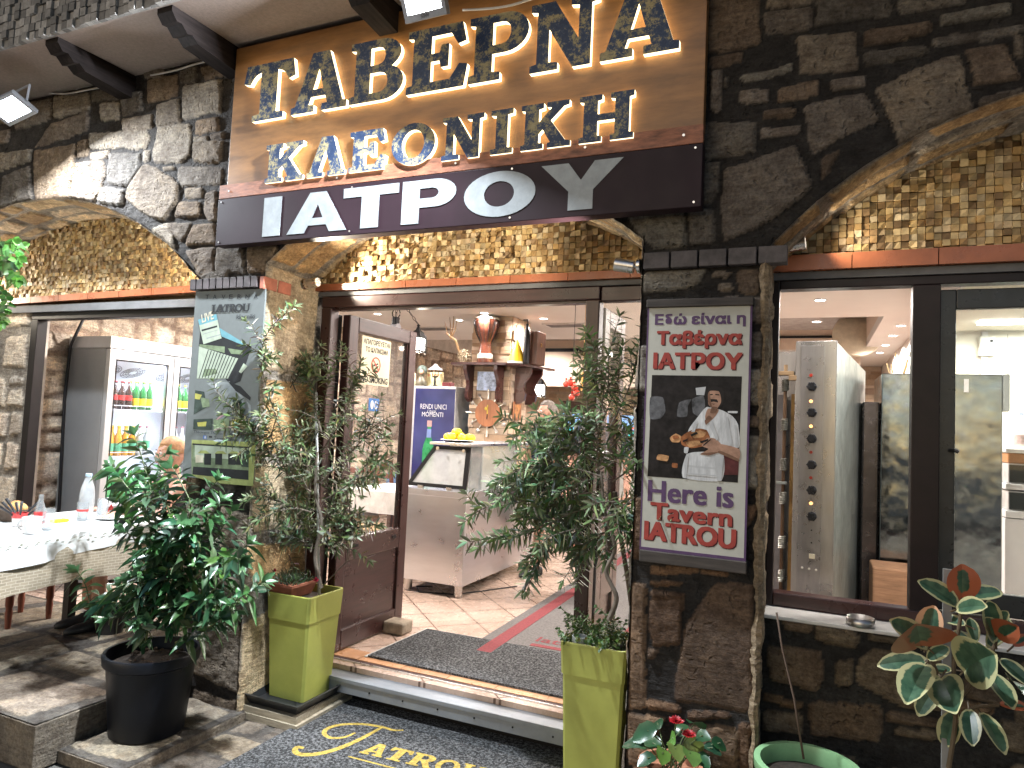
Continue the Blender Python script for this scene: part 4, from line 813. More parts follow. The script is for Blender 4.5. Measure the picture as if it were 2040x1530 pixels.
# ------------------------------------------------------------------ cables along the top of the wall
WIRE = mat('white_cable', (.55, .52, .50), .6)
def cable(label, pts, y, r=.006, m=WIRE):
    P = [PY(a, c, y) for a, c in pts]; Q = []
    for i in range(len(P) - 1):
        for k in range(5):
            s = k / 5; p0 = P[max(i - 1, 0)]; p1 = P[i]; p2 = P[i + 1]; p3 = P[min(i + 2, len(P) - 1)]
            Q.append(.5 * ((2 * p1) + (p2 - p0) * s + (2 * p0 - 5 * p1 + 4 * p2 - p3) * s * s + (3 * p1 - p0 - 3 * p2 + p3) * s ** 3))
    Q.append(P[-1]); o = MB().tube(Q, r, 6).build('cable', m, None, True); tag(o, label, 'cable', 'cables under the eave'); return o
cable('pale cable sagging along the wall top next to the left floodlight', [(50,163),(85,180),(125,187),(180,178),(240,167)], -.03)
cable('pale cable along the wall top between the two left brackets', [(300,150),(350,140),(400,125),(461,117)], -.03)
cable('pale cable running right from the middle floodlight above the sign', [(922,20),(975,17),(1020,10),(1070,-6)], -.14)
# ------------------------------------------------------------------ inside: recessed downlights
DL0 = thing('ceiling_downlight', 'round recessed downlight', 'ceiling light', (0, 0, cz), 'round recessed downlights in the tavern ceiling')
b = MB(); b.lathe([(.055, -.001), (.055, -.006), (.042, -.008), (.042, -.002)], n=24, cap=False); part('rim', b, mat('white_rim', (.7, .7, .7), .4), None, True).parent = DL0
b = MB(); b.lathe([(.041, -.004), (.001, -.004)], n=20, cap=False); o = part('diffuser', b, emit('downlight_glow', (1, .93, .84), 16), None); o.parent = DL0
def downlight(x, y, label, power=26, z=cz):
    global DL0
    if not DL0.get('used'): r = DL0; r.location = (x, y, z); DL0['used'] = 1
    else: r = dup(DL0, (x, y, z))
    r['label'] = label
    if power: lamp('SPOT', (x, y, z - .02), (0, 0, -1), power, WARM, .06, spot=174, blend=.5, parent=r)
row_ = 'round recessed downlight above the ovens, '
for i, (p, s) in enumerate((((1797, 648), 'nearest of the row of four'), ((1780, 668), 'second nearest of the row of four'), ((1767, 687), 'third of the row of four'), ((1752, 702), 'farthest of the row of four'))):
    q = PZ(*p, cz); downlight(.80, q[1], row_ + s, 75)
q = PZ(1634, 597, cz); downlight(q[0], q[1], 'round recessed downlight over the knobbed steel oven', 110)
q = PZ(1627, 640, cz); downlight(q[0], q[1], 'round unlit looking downlight near the edge of the ceiling recess', 0)
for p, s in (((915, 637), 'left of the stone column'), ((965, 623), 'above the front of the stone column'), ((1083, 634), 'right of the stone column')):
    q = PZ(*p, cz); downlight(q[0], q[1], 'round recessed downlight ' + s, 55)
for x, y, s in ((-2.0, 1.7, 'just inside the doors'), (-4.4, 1.5, 'in front of the drinks fridge'), (-4.6, 3.6, 'over the dining tables'), (-1.2, 3.4, 'over the red edged runner')):
    downlight(x, y, 'round recessed downlight ' + s, 240 if 'fridge' in s else 115)
for x in (-4.5, -2.2): lamp('SPOT', (x, 8.2, 2.9), (0, .25, -1), 130, WARM, .1, spot=150, blend=.6)
downlight(.15, .68, 'added unseen downlight for the oven front, just inside the right window', 6, 2.499)  # added lamp, hidden by the frame top, to brighten the oven front
downlight(.75, .68, 'round recessed downlight inside the sliding sash', 14, 2.389)
# kitchen fluorescent panel
q = PZ(1950, 640, 2.388); FL = thing('kitchen_light', 'long flat fluorescent light on the kitchen ceiling', 'ceiling light', (q[0] + .6, q[1], 2.388))
part('diffuser', MB().box((q[0], q[1] - .07, 2.37), (q[0] + 1.2, q[1] + .07, 2.386)), emit('kitchen_glow', (.97, 1, .96), 9), FL)
part('body', MB().box((q[0] - .012, q[1] - .085, 2.3865), (q[0] + 1.212, q[1] + .085, 2.3895)), mat('white_fitting', (.7, .7, .68), .5), FL)
lamp('AREA', (q[0] + .6, q[1], 2.362), (0, 0, -1), 42, (.95, 1, .93), 1.1, .14, parent=FL)
# air vents
def vent(label, p):
    q = PZ(*p, cz); t = thing('air_vent', label, 'vent', q, 'white air vents in the ceiling')
    part('frame', MB().box((q[0] - .26, q[1] - .13, cz - .012), (q[0] + .26, q[1] + .13, cz - .001), bev=.003), mat('vent_white', (.62, .6, .58), .5), t)
    b = MB()
    for i in range(8): b.box((q[0] - .22, q[1] - .105 + i * .027, cz - .016), (q[0] + .22, q[1] - .09 + i * .027, cz - .0125))
    part('louvres', b, mat('vent_shadow', (.16, .15, .15), .6), t)
vent('white louvred air vent in the ceiling right of the stone column', (1128, 647)); vent('white louvred air vent in the ceiling behind the door lantern', (868, 654))
# ------------------------------------------------------------------ steel counter with glass display
SS = mat('counter_steel', (.64, .65, .69), .30, 1, var=.05, scale=2.5, stretch=[1.5, 1.5, 9], rvar=.04)
CT = thing('serving_counter', 'brushed steel serving counter on short feet with a slanted glass display', 'counter', (-2.94, 2.8, 0))
X0, X1, Y0, Y1 = -3.25, -2.63, 2.2, 3.75
part('cabinet', MB().box((X0, Y0, .105), (X1, Y1, .83), bev=.006).box((X0 - .006, Y0 - .008, .8305), (X1 + .006, Y1, .882), bev=.004), SS, CT)
for x, y in ((X0 + .06, Y0 + .07), (X1 - .07, Y0 + .07), (X0 + .06, Y1 - .1), (X1 - .07, Y1 - .1)):
    part('foot', MB().lathe([(.034, 0), (.036, .004), (.036, .10), (.028, .104)], (x, y, 0), 18), STEEL, CT, True)
part('worktop', MB().box((X0 - .01 + .24, Y0 + .02, 1.262), (X1 + .01, Y1, 1.285), bev=.004), SS, CT)
part('back_panel', MB().box((X0 + .02, Y1 - .5, .883), (X1 - .02, Y1 - .47, 1.26)), SS, CT)
fb = MB(); P0 = [(X0 + .02, Y0 + .01, .90), (X1 - .01, Y0 + .01, .90), (X1 - .01, Y0 + .05, 1.255), (X0 + .26, Y0 + .05, 1.255)]
P = [np.array(p) for p in P0]; cen = sum(P) / 4
inn = [p + (cen - p) * .17 for p in P]
for i in range(4):
    k = (i + 1) % 4; fb.prism([P[i], P[k], inn[k], inn[i]], (0, .012, 0))
part('display_frame', fb, DARK, CT)
part('display_glass', MB().prism([tuple(p + np.array([0, .006, 0])) for p in inn], (0, .004, 0)), glassy('display_glass', (.9, .9, .9), 1.5, .85), CT)  # strong pale diffuse share paints a whitish reflection into the glass
part('display_lining', MB().box((X0 + .28, Y0 + .30, .884), (X1 - .02, Y0 + .32, 1.255)), mat('display_lining', (.62, .6, .58), .45, .6), CT)
part('side_glass', MB().box((X1 - .012, Y0 + .06, .884), (X1 - .006, Y1 - .5, 1.26)), glassy('counter_glass', (.92, .95, .95), 1.5, .12), CT)
b = MB(); b.cyl((X0 + .32, Y0 + .008, 1.235), (X0 + .32, Y0 + .0, 1.235), .014).cyl((X1 - .05, Y0 + .008, 1.225), (X1 - .05, Y0 + .0, 1.225), .014)
for x in (X0 + .17, X1 - .17): b.box((x - .025, Y0 - .002, .884), (x + .025, Y0 + .02, .91))
part('hinge', b, STEEL, CT)
o = MB().tube([(X0 + .2, Y0 + .25, .006), (X0 + .13, Y0 + .1, .03), (X0 + .2, Y0 + .02, .008), (X0 + .5, Y0 + .12, .006), (X1 + .2, Y0 + .7, .006)], .006, 6).build('power_cable', DARK, None, True); tag(o, 'thin black power cable trailing under the steel counter', 'cable')
# plate of lemons
lc = np.array([-2.90, 2.50, 1.286]); LP = thing('plate', 'white plate holding the lemons on the steel counter', 'plate', lc)
part('dish', MB().lathe([(.07, 0), (.10, .008), (.155, .018), (.15, .022), (.09, .012), (.001, .010)], lc, 28), mat('white_china', (.72, .71, .69), .2), LP, True)
LEM = mat('lemon_skin', (.78, .55, .02), .4, var=.12, scale=30, bmp=.2, bscale=160)
for i, (dx, dy, dz, s) in enumerate(((-.10, 0, .04, 'at the left of the plate'), (-.03, -.05, .045, 'at the front of the plate'), (.06, -.04, .04, 'right of the front lemon'), (.11, .02, .04, 'at the right end of the plate'), (0, .06, .05, 'at the back of the plate'), (-.01, 0, .085, 'on top of the heap'))):
    b = MB(); c = lc + np.array([dx, dy, dz]); an = rnd.uniform(0, 3)
    prof = [(.001, -.058), (.008, -.054), (.014, -.05), (.03, -.036), (.038, -.012), (.038, .012), (.031, .034), (.016, .05), (.009, .054), (.001, .06)]
    R_ = np.array([[math.cos(an), 0, math.sin(an)], [math.sin(an), 0, -math.cos(an)], [0, 1, 0]])
    b.loft([[tuple(c + R_ @ np.array([r * math.cos(6.283 * j / 14), r * math.sin(6.283 * j / 14), z])) for j in range(14)] for r, z in prof])
    tag(b.build('lemon', LEM, None, True), 'yellow lemon on the counter plate, ' + s, 'lemon', 'lemons on the plate')
# ------------------------------------------------------------------ blue upright drinks cooler with a printed door
def bottle_prof(h, r, neck=.33): return [(r * .8, 0), (r, .006), (r, h * .52), (r * .85, h * .60), (r * neck, h * .76), (r * neck * .92, h * .93), (r * neck * 1.15, h * .935), (r * neck * 1.15, h * .96)]
bz = 1.86; q = PZ(820, 768, bz); q2 = PZ(902, 769, bz); by = float(q[1]); bx0, bx1 = float(q[0]), float(q2[0])
BC = thing('blue_cooler', 'upright drinks cooler with a dark blue door picturing a green bottle', 'refrigerator', ((bx0 + bx1) / 2, by + .3, 0))
part('body', MB().box((bx0, by + .045, .05), (bx1, by + .60, bz), bev=.006), mat('cooler_silver', (.50, .50, .49), .4, .4), BC)
dr = part('door', MB().box((bx0 + .0, by, .1), (bx1, by + .043, bz - .002), bev=.006), mat('cooler_trim', (.55, .55, .57), .35, .4), BC)
M, t, b_ = nodes('cooler_print'); cc = ramp(t, noise(t, 1.6, 3), [(.35, (.016, .018, .085)), (.7, (.05, .055, .18))]); t.links.new(cc, b_.inputs['Base Color']); b_.inputs['Roughness'].default_value = .18; b_.inputs['Coat Weight'].default_value = .5
part('printed_panel', MB().box((bx0 + .06, by - .004, .3), (bx1 - .008, by - .0005, bz - .03)), M, dr)
tf = WALLF(by - .004); b = MB(); cxm = (bx0 + bx1) / 2 + .03
zz = lambda py: PY(860, py, by)[2]; xx = lambda px: PY(px, 810, by)[0]
text(b, 'RENDI UNICI', xx(838), xx(890), zz(815), zz(805), tf, .0012); text(b, 'i tuoi', xx(852), xx(870), zz(822), zz(816), tf, .0012, italic=.3); text(b, 'MOMENTI', xx(842), xx(884), zz(830), zz(821), tf, .0012)
part('lettering', b, mat('print_light', (.55, .55, .6), .4), dr)
bc = (xx(858), by + .0, zz(960)); hh = zz(838) - zz(960); b = MB()
pr = bottle_prof(hh, .075); pts = [(-r, z) for r, z in pr] + [(r, z) for r, z in pr[::-1]]
flat(b, [[(bc[0] + x, bc[2] + z) for x, z in pts]], tf, .0012, mi=0)
flat(b, [[(bc[0] - .03, bc[2] + hh * .72), (bc[0] + .03, bc[2] + hh * .72), (bc[0] + .027, bc[2] + hh * .86), (bc[0] - .027, bc[2] + hh * .86)]], tf, .0024, mi=1)
flat(b, [[(bc[0] - .03, bc[2] + hh * .9), (bc[0] + .03, bc[2] + hh * .9), (bc[0] + .03, bc[2] + hh), (bc[0] - .03, bc[2] + hh)]], tf, .0024, mi=2)
part('printed_bottle', b, [mat('print_bottle_green', (.02, .20, .07), .3, var=.4), mat('print_label_blue', (.16, .22, .45), .4), mat('print_cap', (.40, .25, .25), .4)], dr)
# things standing on the cooler
def PT(px, py): return PY(px, py, by + .25)
ct = bz + .001
p = PT(843, 768); FG = thing('figurine', 'dark painted bust of a bearded man on the blue cooler', 'figurine', (p[0], by + .2, ct))
pb = np.array([p[0], by + .2, ct])
part('bust', MB().lathe([(.06, 0), (.075, .02), (.07, .06), (.035, .10), (.03, .12), (.05, .15), (.055, .185), (.045, .22), (.02, .24), (.001, .245)], pb, 16, sy=.8), mat('figurine_paint', (.10, .09, .06), .4, var=.7, scale=25), FG, True)
part('face', MB().ball(pb + np.array([.018, -.035, .17]), .028, 10, sy=.6), mat('figurine_face', (.5, .3, .2), .5), FG, True); part('headscarf', MB().ball(pb + np.array([0, .008, .195]), .062, 12, sy=.8), mat('figurine_scarf', (.04, .06, .05), .5, var=.6, scale=40), FG, True)
p = PT(866, 730); CD = thing('name_card', 'small yellow card reading IATPOY in red standing on the blue cooler', 'card', (p[0], by + .3, ct))
a0, a1 = PT(850, 760), PT(884, 742); part('card', MB().box((a0[0], by + .24, ct), (a1[0], by + .25, a1[2]), bev=.001), mat('card_cream', (.62, .55, .30), .5, var=.3, scale=20), CD)
b = MB(); text(b, 'ΙΑΤΡΟΥ', a0[0] + .02, a1[0] - .02, a1[2] - .05, a1[2] - .018, WALLF(by + .24), .001, .03); part('lettering', b, mat('card_red', (.5, .05, .02), .5), CD)
p = PT(873, 725); LA = np.array([PT(874, 768)[0] + .02, by + .12, ct]); TL = thing('table_lantern', 'small dark lantern with a wide hood standing on the blue cooler', 'lantern', LA)
part('stand', MB().lathe([(.04, 0), (.042, .01), (.012, .02), (.012, .10), (.035, .11), (.035, .12)], LA, 14), DARK, TL, True); part('hood', MB().lathe([(.09, .19), (.085, .2), (.03, .24), (.012, .26), (.001, .265)], LA, 18), GREY, TL, True)
b = MB()
for k in range(6): an = k * math.pi / 3; b.cyl(LA + np.array([.033 * math.cos(an), .033 * math.sin(an), .12]), LA + np.array([.05 * math.cos(an), .05 * math.sin(an), .19]), .004, n=6)
part('cage', b, DARK, TL)
p = PT(892, 768); tag(MB().box((p[0] - .05, by + .2, ct), (p[0] + .06, by + .3, ct + .055), bev=.004).build('gift_box', mat('box_maroon', (.28, .06, .07), .5)), 'small maroon box lying on the right end of the blue cooler', 'box')
p = PT(826, 768); tag(MB().box((p[0] - .045, by + .2, ct), (p[0] + .04, by + .22, ct + .16), bev=.002).build('menu_card', mat('menu_print', (.55, .45, .32), .5, var=.7, scale=40)), 'small printed menu card at the left end of the blue cooler', 'card')
# ------------------------------------------------------------------ shelf on the column and what stands on it
SHW = wood('shelf_wood', (.055, .018, .016), .3, .5, axis=0, bmp=.03)
sz = PY(960, 726, cy0 - .12)[2]; SH = thing('corner_shelf', 'dark curved wooden shelf wrapped round the stone column', 'shelf', (-3.3, cy0 - .1, sz - .4))
pl = [(-3.76, cy0 - .02), (-3.70, cy0 - .24), (-3.02, cy0 - .26), (-2.86, cy0 - .14), (-2.74, cy0 + .50), (cx1 + .003, cy0 + .50), (cx1 + .003, cy0 - .003), (-3.62, cy0 - .003)]
part('board', MB().prism([(x, y, sz - .014) for x, y in pl], (0, 0, .025)), SHW, SH)
def console(x, y, dirv):
    d = np.array(dirv, float); n = np.array([-d[1], d[0], 0]) * .02
    pr = [(0, 0), (.19, 0), (.19, -.05), (.165, -.10), (.12, -.16), (.10, -.22), (.13, -.29), (.12, -.36), (.06, -.40), (0, -.40)]
    part('console', MB().prism([np.array([x, y, sz - .015]) + d * a + np.array([0, 0, c]) - n for a, c in pr], 2 * n), SHW, SH)
for x in (-3.53, -3.16): console(x, cy0 - .035, (0, -1, 0))
for y in (cy0 + .08, cy0 + .40): console(cx1 + .036, y, (1, 0, 0))
st = sz + .0115
dc = np.array([PY(966, 720, cy0 - .13)[0], cy0 - .13, st]); DR = thing('drum', 'tall goblet drum with a pale skin on the column shelf', 'drum', dc)
part('shell', MB().lathe([(.085, 0), (.09, .02), (.075, .10), (.062, .20), (.07, .25), (.11, .33), (.135, .42), (.14, .47), (.13, .485)], dc, 24), mat('drum_wood', (.12, .035, .02), .25, var=.4, scale=10, coat=.4), DR, True)
part('skin', MB().lathe([(.139, .488), (.134, .505), (.06, .512), (.001, .512)], dc, 24), mat('drum_skin', (.66, .60, .52), .6), DR, True)
part('band', MB().lathe([(.077, .105), (.0805, .06), (.0865, .05), (.0875, .10)], dc + np.array([0, 0, .045]) * 0, 24, cap=False), mat('drum_band', (.45, .48, .42), .5, var=.6, scale=35), DR, True)
b = MB()
for k in range(14): an = k * 2 * math.pi / 14; b.tube([dc + np.array([r * math.cos(an), r * math.sin(an), z]) for r, z in ((.066, .235), (.115, .33), (.139, .42), (.144, .48))], .004, 5)
part('ropes', b, DARK, DR)
hc = np.array([PY(1029, 720, cy0 - .12)[0], cy0 - .12, st]); HT = thing('party_hat', 'yellow cone party hat with a white rim on the column shelf', 'hat', hc)
part('cone', MB().lathe([(.095, .022), (.002, .29)], hc, 24), mat('hat_yellow', (.78, .55, .02), .5), HT, True); part('rim', MB().lathe([(.10, 0), (.095, .0215), (.08, .0215)], hc, 24), mat('hat_white', (.75, .74, .7), .5), HT, True)
bc_ = PY(1050, 720, cy0 - .05); BX = thing('bottle_box', 'dark wooden bottle box standing on the right end of the shelf', 'box', (bc_[0] + .03, cy0 - .02, st))
part('case', MB().box((bc_[0] + .0, cy0 - .08, st), (bc_[0] + .12, cy0 + .18, st + .36), bev=.004), wood('box_wood', (.10, .045, .03), .4), BX); part('emblem', MB().box((bc_[0] + .1205, cy0 + .03, st + .2), (bc_[0] + .122, cy0 + .07, st + .24)), mat('gilt', (.5, .33, .12), .3, .8), BX)
ob = np.array([bc_[0] + .02, cy0 - .13, st]); OB = thing('pump_bottle', 'tall black pump bottle between the party hat and the box', 'bottle', ob)
part('body', MB().lathe([(.035, 0), (.036, .01), (.036, .34), (.02, .38), (.014, .40)], ob, 16), DARK, OB, True); part('pump', MB().lathe([(.016, .40), (.016, .43), (.006, .435), (.006, .47)], ob, 10).box(ob + np.array([-.05, -.008, .465]), ob + np.array([.01, .008, .48])), DARK, OB)
fc = np.array([PY(924, 722, cy0 - .12)[0], cy0 - .12, st]); FLW = thing('dried_flowers', 'pale ball of dried flowers on the left end of the shelf', 'dried flowers', fc)
b = MB()
for k in range(260):
    d = nrs.randn(3); d /= np.linalg.norm(d); c = fc + np.array([0, 0, .085]) + d * .075 * nrs.rand() ** .3; u = np.cross(d, nrs.randn(3)); u /= np.linalg.norm(u); w = np.cross(d, u); s = .02
    b.add([c - u * s * .5, c + w * s * .5 + d * .01, c + u * s * .5, c - w * s * .5 + d * .008], [(0, 1, 2, 3)])
part('petals', b, mat('dried_petals', (.52, .44, .32), .8, var=.3), FLW)
b = MB(); e0 = fc + np.array([-.05, 0, .1]); tp = PY(886, 655, cy0 - .12)
b.tube([e0, e0 * .45 + tp * .55 + np.array([.05, 0, 0]), tp + np.array([.02, 0, -.05])], [.018, .014, .008], 8); md = e0 * .4 + tp * .6
for dx, dz in ((-.09, .02), (-.03, .07), (.06, .05), (.02, .10)): b.tube([md, md + np.array([dx * .7, .02, dz + .06]), md + np.array([dx, 0, dz + .18])], [.009, .006, .003], 6)
tag(b.build('dry_branch', mat('dry_branch_bark', (.33, .20, .10), .8), None, True), 'bare dry branch leaning out from the shelf left end', 'branch')
# photograph and cutlery clock on the column face
yc = cy0 - .037
def frame_pic(name, label, cat, P, y, fm, pm, w=.012):
    a, c = PY(*P[0], y), PY(*P[1], y); t = thing(name, label, cat, ((a[0] + c[0]) / 2, y, c[2]))
    part('frame', MB().box((a[0], y - .01, c[2]), (c[0], y + .002, a[2]), bev=.003), fm, t); part('print', MB().box((a[0] + w, y - .012, c[2] + w), (c[0] - w, y - .0105, a[2] - w)), pm, t); return t
frame_pic('photo_print', 'pale bluish photograph fixed below the column shelf', 'picture', ((952, 740), (996, 779)), yc, mat('photo_white', (.5, .55, .65), .3), mat('photo_blue', (.30, .38, .55), .25, var=.8, scale=14), .004)
ck = PY(972, 823, yc); CK = thing('cutlery_clock', 'round wooden wall clock with forks and spoons for rays', 'clock', (ck[0], yc, ck[2]))
rw = (PY(997, 820, yc)[0] - PY(948, 820, yc)[0]) / 2
part('face', MB().cyl((ck[0], yc - .016, ck[2]), (ck[0], yc, ck[2]), rw, n=40), wood('clock_wood', (.33, .13, .06), .35, .35, axis=2), CK)
for k in range(12):
    an = k * math.pi / 6; d = np.array([math.sin(an), 0, math.cos(an)]); n = np.array([d[2], 0, -d[0]]); c0 = np.array([ck[0], yc - .006, ck[2]]); b = MB()
    b.tube([c0 + d * rw * .98, c0 + d * rw * 1.35], [.008, .006], 6); e = c0 + d * rw * 1.5
    if k % 3 == 0: b.tube([c0 + d * rw * 1.3, c0 + d * rw * 1.75], [.009, .012], 6)
    elif k % 3 == 1: b.ball(e, .024, 10, sy=.4)
    else:
        for s in (-1, 0, 1): b.tube([c0 + d * rw * 1.35, c0 + d * rw * 1.45 + n * s * .012, c0 + d * rw * 1.62 + n * s * .013], .004, 5)
    part(('knife', 'spoon', 'fork')[k % 3], b, ALUB, CK, True)
b = MB(); b.box((ck[0] - .006, yc - .02, ck[2] - .01), (ck[0] + .006, yc - .017, ck[2] + .09)).ball((ck[0] - .015, yc - .022, ck[2] + .05), .02, 10, sy=.4); part('hand', b, mat('clock_hand_gold', (.55, .4, .05), .4), CK)
b = MB(); b.box((ck[0] - .004, yc - .0165 - .004, ck[2] - .07), (ck[0] + .004, yc - .0165, ck[2] - .011)); part('hand', b, DARK, CK)
xs = cx1 + .038; a, c = PX(1022, 800, xs), PX(1042, 838, xs); IC = thing('icon_frame', 'small orange icon in a frame on the side of the stone column', 'picture', (xs, a[1], c[2]))
part('frame', MB().box((xs, a[1], c[2]), (xs + .014, a[1] + .22, a[2]), bev=.003), wood('icon_wood', (.30, .12, .05), .4), IC); part('print', MB().box((xs + .0142, a[1] + .03, c[2] + .03), (xs + .016, a[1] + .19, a[2] - .03)), mat('icon_print', (.45, .2, .06), .4, var=.8, scale=18), IC)
a = PX(1027, 878, xs); SWI = thing('wall_switch', 'white switch plate low on the side of the stone column', 'switch', (xs, a[1], a[2])); part('plate', MB().box((xs, a[1] - .04, a[2] - .05), (xs + .01, a[1] + .05, a[2] + .05), bev=.003), mat('switch_white', (.7, .68, .64), .4), SWI); part('rocker', MB().box((xs + .0102, a[1] - .015, a[2] - .025), (xs + .015, a[1] + .02, a[2] + .025), bev=.002), mat('switch_rocker', (.6, .58, .54), .4), SWI)
# ------------------------------------------------------------------ lanterns on chains, pulley
def lantern(label, c, s=1.0, chain_to=None, power=14, glow=14):
    c = np.array(c, float); t = thing('hanging_lantern', label, 'lantern', c, 'lit hanging lanterns')
    w = .062 * s; h = .15 * s; z0 = c[2]
    b = MB(); b.box((c[0] - w * 1.1, c[1] - w * 1.1, z0), (c[0] + w * 1.1, c[1] + w * 1.1, z0 + .02 * s), bev=.002)
    for sx in (-1, 1):
        for sy in (-1, 1): b.box((c[0] + sx * w - .006 * s, c[1] + sy * w - .006 * s, z0 + .02 * s), (c[0] + sx * w + .006 * s, c[1] + sy * w + .006 * s, z0 + h)); b.ball((c[0] + sx * w, c[1] + sy * w, z0 - .008 * s), .010 * s, 6)
    b.box((c[0] - w * 1.1, c[1] - w * 1.1, z0 + h), (c[0] + w * 1.1, c[1] + w * 1.1, z0 + h + .012 * s)); part('cage', b, DARK, t)
    part('roof', MB().loft([[(c[0] + r * math.cos(k * math.pi / 2 + .785), c[1] + r * math.sin(k * math.pi / 2 + .785), z0 + h + .012 * s + z * s) for k in range(4)] for r, z in ((w * 1.5, 0), (w * 1.0, .05), (w * .45, .075), (w * .3, .095))]).lathe([(.02 * s, 0), (.012 * s, .02 * s), (.02 * s, .03 * s), (.001, .045 * s)], (c[0], c[1], z0 + h + .105 * s), 10), DARK, t)
    part('lamp_glass', MB().box((c[0] - w * .86, c[1] - w * .86, z0 + .024 * s), (c[0] + w * .86, c[1] + w * .86, z0 + h - .004)), emit('lantern_glow', (1, .95, .86), glow), t)
    top = np.array([c[0], c[1], z0 + h + .14 * s])
    if chain_to is not None:
        e = np.array(chain_to, float); n = max(3, int(np.linalg.norm(e - top) / .045)); b = MB()
        for i in range(n):
            p = top + (e - top) * (i + .5) / n; d = (e - top) / n * .72; x = np.cross(d, [0, 1, 0] if i % 2 else [1, 0, .2]); x = x / (np.linalg.norm(x) + 1e-9) * .011
            ring = [p + d * math.cos(6.283 * k / 8) * .7 + x * math.sin(6.283 * k / 8) for k in range(9)]; b.tube(ring, .003, 4, cap=False)
        part('chain', b, DARK, t)
    lamp('POINT', (c[0], c[1], z0 - .05), (0, 0, -1), power, (1, .85, .65), .05, parent=t); return t
q = PY(831, 702, 2.3); lantern('lit lantern on a chain above the open left door', q, .85, (q[0] - .28, 2.25, cz), 14)
q = PY(1073, 790, 5.2); lantern('lit lantern hanging to the right of the column shelf', q, 1.0, (q[0], 5.2, cz), 10)
q = PY(788, 648, 1.9); PU = thing('pulley_block', 'black pulley block hanging on a chain near the open door', 'pulley', (q[0], 1.9, q[2]))
part('block', MB().box((q[0] - .025, 1.87, q[2] - .05), (q[0] + .025, 1.93, q[2] + .07), bev=.012), DARK, PU); part('wheel', MB().cyl((q[0] - .03, 1.9, q[2] - .03), (q[0] + .03, 1.9, q[2] - .03), .045, n=20), GREY, PU)
b = MB()
for i in range(14): z = q[2] + .09 + i * .035; b.tube([(q[0] + (.011 if i % 2 else 0) * math.cos(k * .785), 1.9 + (0 if i % 2 else .011) * math.cos(k * .785), z + .022 * math.sin(k * .785)) for k in range(9)], .003, 4, cap=False)
b.tube([(q[0] + .04 * math.cos(k * .6), 1.9, q[2] + .10 + .04 * math.sin(k * .6)) for k in range(11)], .005, 5); part('chain', b, DARK, PU)
# ------------------------------------------------------------------ floor pieces
M, t, b_ = nodes('coil_mat_grey'); t.links.new(ramp(t, noise(t, 75, 3, .8), [(.40, (.012, .012, .013)), (.50, (.06, .062, .065)), (.60, (.20, .205, .21))]), b_.inputs['Base Color']); b_.inputs['Roughness'].default_value = .95; bump(t, b_, noise(t, 85, 3, .8), 1, .02); RUB = M
def mat_sheet(name, poly, z, h, m, nrs_=.0, extra=None):
    b = MB().prism([(x, y, z) for x, y in poly], (0, 0, h)); return b.build(name, m)
o = thing('entrance_mat', 'dark grey coil mat lying just inside the doorway', 'mat', (-1.8, .95, .004)); part('pile', MB().prism([(-2.47, .665, .0045), (-.85, .665, .0045), (-.85, 1.36, .0045), (-2.44, 1.33, .0045)], (0, 0, .012)), RUB, o)
part('edging', MB().prism([(-2.49, .655, .0045), (-2.471, .655, .0045), (-2.441, 1.35, .0045), (-2.46, 1.35, .0045)], (0, 0, .006)).prism([(-2.441, 1.331, .0045), (-1.5, 1.36, .0045), (-1.5, 1.373, .0045), (-2.441, 1.35, .0045)], (0, 0, .006)), mat('mat_edge_pale', (.5, .5, .48), .7), o)
r0, r1, r2 = PZ(970, 1277, 0), PZ(1148, 1163, 0), PZ(1135, 1335, 0)
d = (r1 - r0)[:2]; d /= np.linalg.norm(d); nn = np.array([d[1], -d[0]]); R2 = lambda a, c: tuple(r0[:2] + d * a + nn * c) + (.0,)
RN = thing('red_edged_runner', 'grey carpet runner with red border stripes leading inside', 'carpet', (-1.7, 2.2, 0)); zr = .0052
part('pile', MB().prism([np.array(R2(a, c)) + np.array([0, 0, zr]) for a, c in ((-.25, -.035), (4.2, -.035), (4.2, .95), (-.25, .95))], (0, 0, .009)), mat('runner_grey', (.13, .12, .115), .95, var=.4, scale=60, bmp=.5, bscale=150), RN)
REDC = mat('runner_red', (.19, .035, .04), .9, var=.35, scale=60, bmp=.4, bscale=150)
b = MB()
for c0, c1_ in ((.04, .14), (.78, .88)): b.prism([np.array(R2(a, c)) + np.array([0, 0, zr + .0095]) for a, c in ((-.25, c0), (4.2, c0), (4.2, c1_), (-.25, c1_))], (0, 0, .002))
b.prism([np.array(R2(a, c)) + np.array([0, 0, zr + .0095]) for a, c in ((.02, .30), (.02, .77), (.07, .77), (.07, .30))], (0, 0, .002)); part('stripe', b, REDC, RN)
b = MB(); c_ = np.array(R2(.12, .3)) + np.array([0, 0, zr + .0115]); text(b, 'Iatrou', 0, .4, 0, .11, to_plane(c_, (nn[0], nn[1], 0), (d[0], d[1], 0)), 0, .01); part('lettering', b, REDC, RN)
p = PZ(783, 1262, 0); DS = MB().box((p[0] - .07, p[1] - .03, 0), (p[0] + .09, p[1] + .11, .082), bev=.014).build('doorstop_stone', mat('doorstop_rock', (.33, .27, .20), .85, var=.4, scale=18, bmp=.6, bscale=40)); tag(DS, 'rough tan stone block holding the left door open', 'doorstop')
